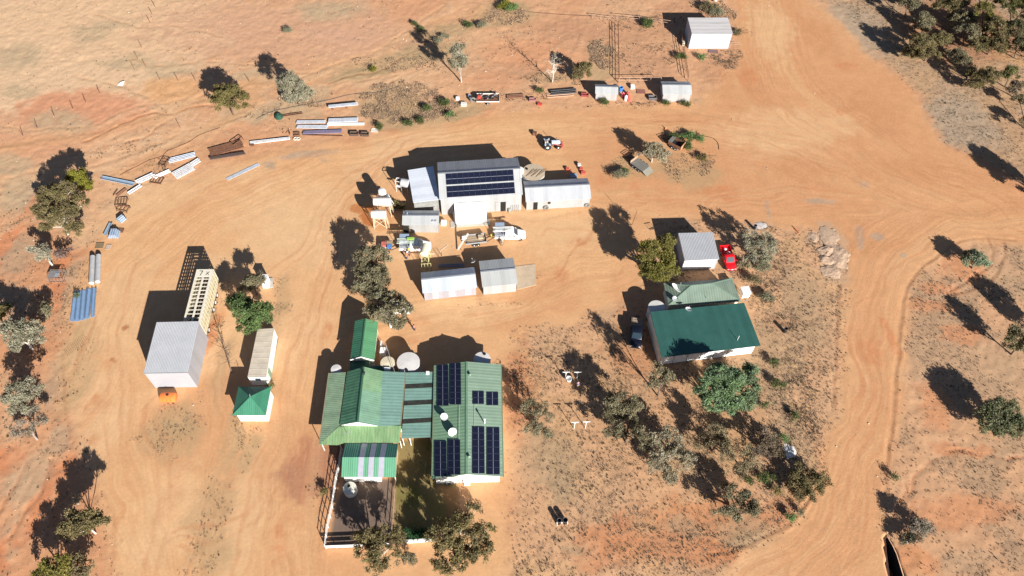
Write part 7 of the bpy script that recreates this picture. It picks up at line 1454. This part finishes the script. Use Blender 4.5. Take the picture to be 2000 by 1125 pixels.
def person(label, px, py, face, shirt, pants, hat=None, bend=0.0, reach=.3):
    c = G(px, py); t = thing('person', label, 'person', c, face); sk_ = mat('skin', (.42, .24, .16), .6, 0, .05, 3)
    cb, sb_ = math.cos(bend), math.sin(bend); hip = Vector((0, 0, .92))
    def up(x, y, z): return tuple(hip + Vector((x * cb + z * sb_, y, z * cb - x * sb_)))     # upper body, bent at the hip
    V = [tuple(hip), up(0, 0, .28), up(0, 0, .50), up(.01, 0, .60), up(.02, 0, .72), up(.02, 0, .82)]
    R = [(.15, .11), (.14, .10), (.17, .10), .055, .095, .06]; E = [(0, 1), (1, 2), (2, 3), (3, 4), (4, 5)]
    V.append(up(.12, 0, .70)); R.append(.022); E.append((4, 6))                                # nose
    for s_ in (-1, 1):
        b0 = len(V); V += [up(0, s_ * .19, .48), up(.08, s_ * .25, .22), up(.10 + reach, s_ * .22, .10), up(.18 + reach, s_ * .21, .08)]; R += [.055, .045, .032, .034]; E += [(2, b0), (b0, b0 + 1), (b0 + 1, b0 + 2), (b0 + 2, b0 + 3)]
        for k in range(5):
            f0 = len(V); a_ = (k - 1.6) * .022; ln = (.07, .085, .08, .065, .05)[k]
            V += [up(.22 + reach if k < 4 else .19 + reach, s_ * .21 + a_ - (0 if k < 4 else s_ * .03), .075), up(.22 + reach + ln, s_ * .21 + a_ * 1.2 - (0 if k < 4 else s_ * .05), .05)]; R += [.010, .008]; E += [(b0 + 3, f0), (f0, f0 + 1)]
        b1 = len(V); V += [(0, s_ * .10, .86), (.04, s_ * .12, .48), (-.02, s_ * .13, .09), (.14, s_ * .14, .04)]; R += [.09, .06, .042, .038]; E += [(0, b1), (b1, b1 + 1), (b1 + 1, b1 + 2), (b1 + 2, b1 + 3)]
    skin_obj('body', V, E, R, sk_, t)
    V = [up(0, 0, .02), up(0, 0, .28), up(0, 0, .50)]; R = [(.17, .13), (.16, .125), (.19, .12)]; E = [(0, 1), (1, 2)]
    for s_ in (-1, 1): b0 = len(V); V += [up(0, s_ * .20, .48), up(.06, s_ * .245, .27)]; R += [.075, .062]; E += [(2, b0), (b0, b0 + 1)]
    skin_obj('shirt', V, E, R, shirt, t)
    V = [tuple(hip)]; R = [(.175, .13)]; E = []
    for s_ in (-1, 1): b0 = len(V); V += [(0, s_ * .10, .84), (.04, s_ * .12, .48), (-.02, s_ * .13, .10)]; R += [.11, .08, .065]; E += [(0, b0), (b0, b0 + 1), (b0 + 1, b0 + 2)]
    skin_obj('trousers', V, E, R, pants, t)
    h = up(.02, 0, .80)
    if hat: MB().lathe([(.19, 0), (.19, .015), (.115, .02), (.11, .10), (.05, .13)], h, 18).build('hat', hat, t, True)
    else: MB().lathe([(.105, -.03), (.115, .03), (.08, .10), (.02, .125)], h, 16).build('hair', mat('hair_brown', (.05, .03, .02), .8), t, True)
org = mat('hi_vis_orange', (.75, .18, .04), .7); nvy = mat('work_navy', (.03, .04, .09), .8); khk = mat('khaki', (.30, .24, .16), .8); pnk = mat('coral_shirt', (.62, .14, .14), .8); yel = mat('hi_vis_yellow', (.75, .62, .05), .7); bl_s = mat('blue_shirt', (.04, .07, .32), .8)
person('person in an orange work shirt and white hat, bending beside the left work ute', 794, 507, 1.2, org, nvy, paint_white, .7)
person('person in dark navy work clothes with a yellow helmet, leaning into the left work ute', 799, 501, 1.5, nvy, nvy, yel, .5)
person('person in a coral shirt standing in the open below the white car', 809.5, 646, 1.0, pnk, nvy, None, .05, .1)
person('person in a blue shirt at the upper right clothesline post', 1128.5, 757, 1.9, bl_s, khk, None, .2, .3)
person('person in a dark shirt and white hat standing beside the right work ute', 981.5, 481, 1.57, mat('grey_shirt', (.20, .19, .18), .8), khk, paint_white, .15)

# ------------------------------------------------------------------ the pit at the lower right, with an added liner painted shade-black
def offset(P, d):
    n = len(P); out = []
    for i in range(n):
        a, b_, c = P[i - 1], P[i], P[(i + 1) % n]; e1 = (b_ - a) / np.linalg.norm(b_ - a); e2 = (c - b_) / np.linalg.norm(c - b_)
        n1_ = np.array([e1[1], -e1[0]]); n2_ = np.array([e2[1], -e2[0]]); m = n1_ + n2_; out.append(b_ + m / max(.6, float(m @ m)) * 2 * d * 1.0)
    return out
_ar = sum(pit[i][0] * pit[(i + 1) % len(pit)][1] - pit[(i + 1) % len(pit)][0] * pit[i][1] for i in range(len(pit))); _sg = 1 if _ar > 0 else -1
po, pi_ = offset(pit, .12 * _sg), offset(pit, -.10 * _sg); n = len(pit)
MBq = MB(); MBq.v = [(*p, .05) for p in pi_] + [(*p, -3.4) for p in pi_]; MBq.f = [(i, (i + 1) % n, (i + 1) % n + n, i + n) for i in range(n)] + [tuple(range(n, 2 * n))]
o = MBq.build('trench', mat('trench_shade_liner', (.035, .028, .026), .9, 0, .2, 2), None, fix=False); o['kind'] = 'structure'  # added liner, its near-black colour stands in for the pit's shade
MBq = MB(); MBq.v = [(*p, -.1) for p in po] + [(*p, .06) for p in pi_]; MBq.f = [(i, (i + 1) % n, (i + 1) % n + n, i + n) for i in range(n)]
o = MBq.build('trench_edge', mat('trench_edge_soil', (.50, .30, .19), .95, 0, .12, 2), None, fix=False); o['kind'] = 'structure'

# ------------------------------------------------------------------ ground cover nobody could count
near_i = np.where(near & (np.abs(X) < 122))[0]
XN, YN = X[near_i], Y[near_i]; PX, PY = proj(XN, YN); vis = (PX > -60) & (PX < 2060) & (PY > -50) & (PY < 1170); near_i = near_i[vis]; XN = XN[vis]; YN = YN[vis]; PX = PX[vis]; PY = PY[vis]
def msk(a): return a[near_i]
def ell(px, py, rx, ry): return np.clip(1.3 + 1.1 * (msk(n4) - .5) - np.hypot((XN + msk(wx) * 7 - G(px, py)[0]) / (rx * mpp(px, py, 0)), (YN + msk(wy) * 7 - G(px, py)[1]) / (ry * mpp(px, py, 0) * 1.3)), 0, 1) > .3
pn = msk(sm(.42, .62, n3)); pn2 = msk(sm(.45, .65, n5)); pn4 = msk(sm(.40, .65, n4))
yard_n = msk(yard); gard = msk(garden)
wgt = msk(grove) * (.35 + .9 * pn + .5 * pn2) + msk(right) * (.18 + .6 * pn) + msk(left) * (.12 + .55 * pn) + msk(tr) * (.35 + .5 * pn) + msk(upper) * .10 * pn
patches = [(795, 200, 78, 34, 2.6), (870, 205, 24, 20, 2.5), (740, 215, 30, 14, 2), (760, 130, 90, 18, .8), (850, 90, 50, 16, .9), (980, 25, 50, 22, 1.4), (1170, 105, 24, 36, 2.5), (1255, 110, 60, 32, 1.0), (1240, 40, 70, 16, 1), (1400, 20, 40, 20, 2), (1410, 120, 46, 18, 1.2), (1440, 60, 20, 20, 1.2), (1080, 155, 60, 14, 1.6), (1020, 190, 60, 8, 1.2),
           (600, 190, 46, 14, 1.4), (520, 215, 50, 16, 1.0), (560, 245, 40, 8, .8), (400, 290, 40, 10, .7), (335, 335, 30, 10, .8), (250, 300, 60, 20, .5), (300, 340, 60, 16, .5), (170, 460, 30, 30, .6), (160, 560, 30, 60, .7), (1230, 330, 36, 22, 1.1), (1320, 320, 50, 26, 1.3), (1360, 300, 26, 18, 1.1), (450, 850, 22, 40, .8), (330, 850, 44, 44, .8), (415, 700, 8, 70, .7), (440, 600, 8, 90, .6),
           (490, 870, 20, 40, .4), (540, 590, 20, 46, .8), (770, 400, 14, 12, 1.6), (630, 960, 24, 24, .4), (1080, 330, 30, 10, .8), (950, 590, 70, 5, .7), (1060, 550, 10, 10, .4), (410, 990, 44, 50, .5), (400, 1060, 40, 40, .5), (145, 720, 18, 50, .5), (1000, 410, 40, 4, .5), (1100, 408, 60, 4, .6), (1350, 540, 60, 6, .8), (1240, 205, 100, 7, 1.2)]
for px, py, rx, ry, w_ in patches: wgt = wgt + ell(px, py, rx, ry) * w_ * (.4 + .8 * pn4)
wgt *= (1 - gard); wgt *= np.where(msk(pm) > .1, 0, 1); wgt *= np.where((yard_n > .6) & (wgt < .05), 0, 1)
# keep clear of buildings
for q in [[(280, 757), (410, 757), (420, 640), (425, 520), (350, 520), (300, 640)], [(483, 750), (545, 750), (548, 645), (500, 645)], [(625, 945), (985, 945), (985, 705), (640, 600), (620, 870)], [(805, 425), (1025, 415), (1160, 400), (1150, 345), (805, 320)], [(785, 460), (860, 460), (860, 410), (785, 410)], [(823, 590), (1012, 575), (1005, 505), (823, 530)], [(1290, 712), (1490, 694), (1450, 545), (1270, 560)], [(1320, 528), (1405, 525), (1395, 455), (1318, 456)], [(1342, 98), (1430, 98), (1425, 40), (1340, 40)]]:
    wgt = np.where(inside([tuple(G(*p)) for p in q], XN, YN), 0, wgt)
areaw = np.ones_like(wgt)
def scatter(nm, n, w, hr, wr, colf, label_mat, blades=5, lean=.6):
    p = w / w.sum(); ii = RNG.choice(len(XN), n, True, p); x = XN[ii] + RNG.uniform(-.16, .16, n); y = YN[ii] + RNG.uniform(-.16, .16, n); z = gz(x, y)
    h = RNG.uniform(*hr, n) * (.6 + .8 * RNG.random(n)); wd = RNG.uniform(*wr, n); cc = colf(n, ii)
    V = np.zeros((n, blades, 3, 3)); az0 = RNG.uniform(0, 6.28, n)
    for b in range(blades):
        az = az0 + b * 6.283 / blades + RNG.uniform(-.4, .4, n); dx, dy = np.cos(az), np.sin(az); r = wd * RNG.uniform(.5, 1.1, n); bw = wd * .38
        bx, by = x + dx * r * .12, y + dy * r * .12
        V[:, b, 0] = np.stack([bx - dy * bw, by + dx * bw, z - .03], 1); V[:, b, 1] = np.stack([bx + dy * bw, by - dx * bw, z - .03], 1)
        V[:, b, 2] = np.stack([x + dx * r, y + dy * r, z + h * RNG.uniform(.55, 1.0, n)], 1)
    me = bpy.data.meshes.new(nm); fast_mesh(me, V.reshape(-1, 3), np.arange(n * blades * 3).reshape(-1, 3)); c_ = np.repeat(cc, blades * 3, 0); tinted(me, c_); me.materials.append(label_mat); o = bpy.data.objects.new(nm, me); COL.objects.link(o); o['kind'] = 'stuff'; return o
tuftm = vmat('dry_tufts', .9, .35)
def straw(n, ii):
    f = RNG.random(n)[:, None]; c = np.array((.43, .30, .20)) * (1 - f) + np.array((.28, .21, .15)) * f; return c * RNG.uniform(.7, 1.25, n)[:, None]
def scrub(n, ii):
    f = RNG.random(n)[:, None]; c = np.array((.13, .085, .055)) * (1 - f) + np.array((.10, .09, .06)) * f; return c * RNG.uniform(.6, 1.4, n)[:, None]
tag(scatter('dry_grass', 42000, wgt ** 1.15, (.05, .13), (.10, .24), straw, tuftm), None, None, None, 'stuff')
tag(scatter('low_scrub', 12000, wgt * (.1 + pn4 ** 2 * 1.6) * (1 - .75 * yard_n), (.05, .17), (.09, .22), scrub, tuftm, 6), None, None, None, 'stuff')
w3 = sum(ell(*p[:4]) * p[4] for p in [(800, 205, 86, 36, .8), (870, 205, 24, 20, .9), (1170, 105, 22, 36, 1.2), (980, 25, 50, 22, .8), (760, 130, 80, 14, .3), (1400, 22, 40, 18, .8), (590, 190, 40, 12, .5), (1330, 320, 40, 22, .3)]) * np.where(gard > .1, 0, 1.) * (.3 + pn4)
tag(scatter('tall_dry_weeds', 9000, w3, (.10, .28), (.08, .20), lambda n, ii: straw(n, ii) * 1.5 * np.where(RNG.random(n) < .12, .5, 1.0)[:, None], tuftm, 7), None, None, None, 'stuff')
# stones and pale rubble
ws = msk(upper) * (.3 + .8 * msk(sm(.5, .62, n5))) + msk(left) * .3 + msk(right) * .12 + .03 * yard_n; ws = ws * (1 - gard)
ns = 5200; p = ws / ws.sum(); ii = RNG.choice(len(XN), ns, True, p); x = XN[ii] + RNG.uniform(-.15, .15, ns); y = YN[ii] + RNG.uniform(-.15, .15, ns); z = gz(x, y); s_ = RNG.uniform(.03, .10, ns) * np.where(RNG.random(ns) < .06, 1.9, 1)
off = np.array([(1, 0, 0), (0, 1, 0), (-1, 0, 0), (0, -1, 0), (0, 0, .7), (0, 0, -.4)]); V = np.stack([x, y, z], 1)[:, None, :] + off[None] * s_[:, None, None] * RNG.uniform(.7, 1.3, (ns, 6, 1))
T = np.array([(0, 1, 4), (1, 2, 4), (2, 3, 4), (3, 0, 4), (1, 0, 5), (2, 1, 5), (3, 2, 5), (0, 3, 5)]); Q = (np.arange(ns)[:, None, None] * 6 + T[None]).reshape(-1, 3)
me = bpy.data.meshes.new('stones'); fast_mesh(me, V.reshape(-1, 3), Q); sc_ = np.array((.50, .40, .31)) * RNG.uniform(.5, 1.3, ns)[:, None]; tinted(me, np.repeat(sc_, 24, 0)); me.materials.append(vmat('stone', .9)); o = bpy.data.objects.new('stones', me); COL.objects.link(o); o['kind'] = 'stuff'
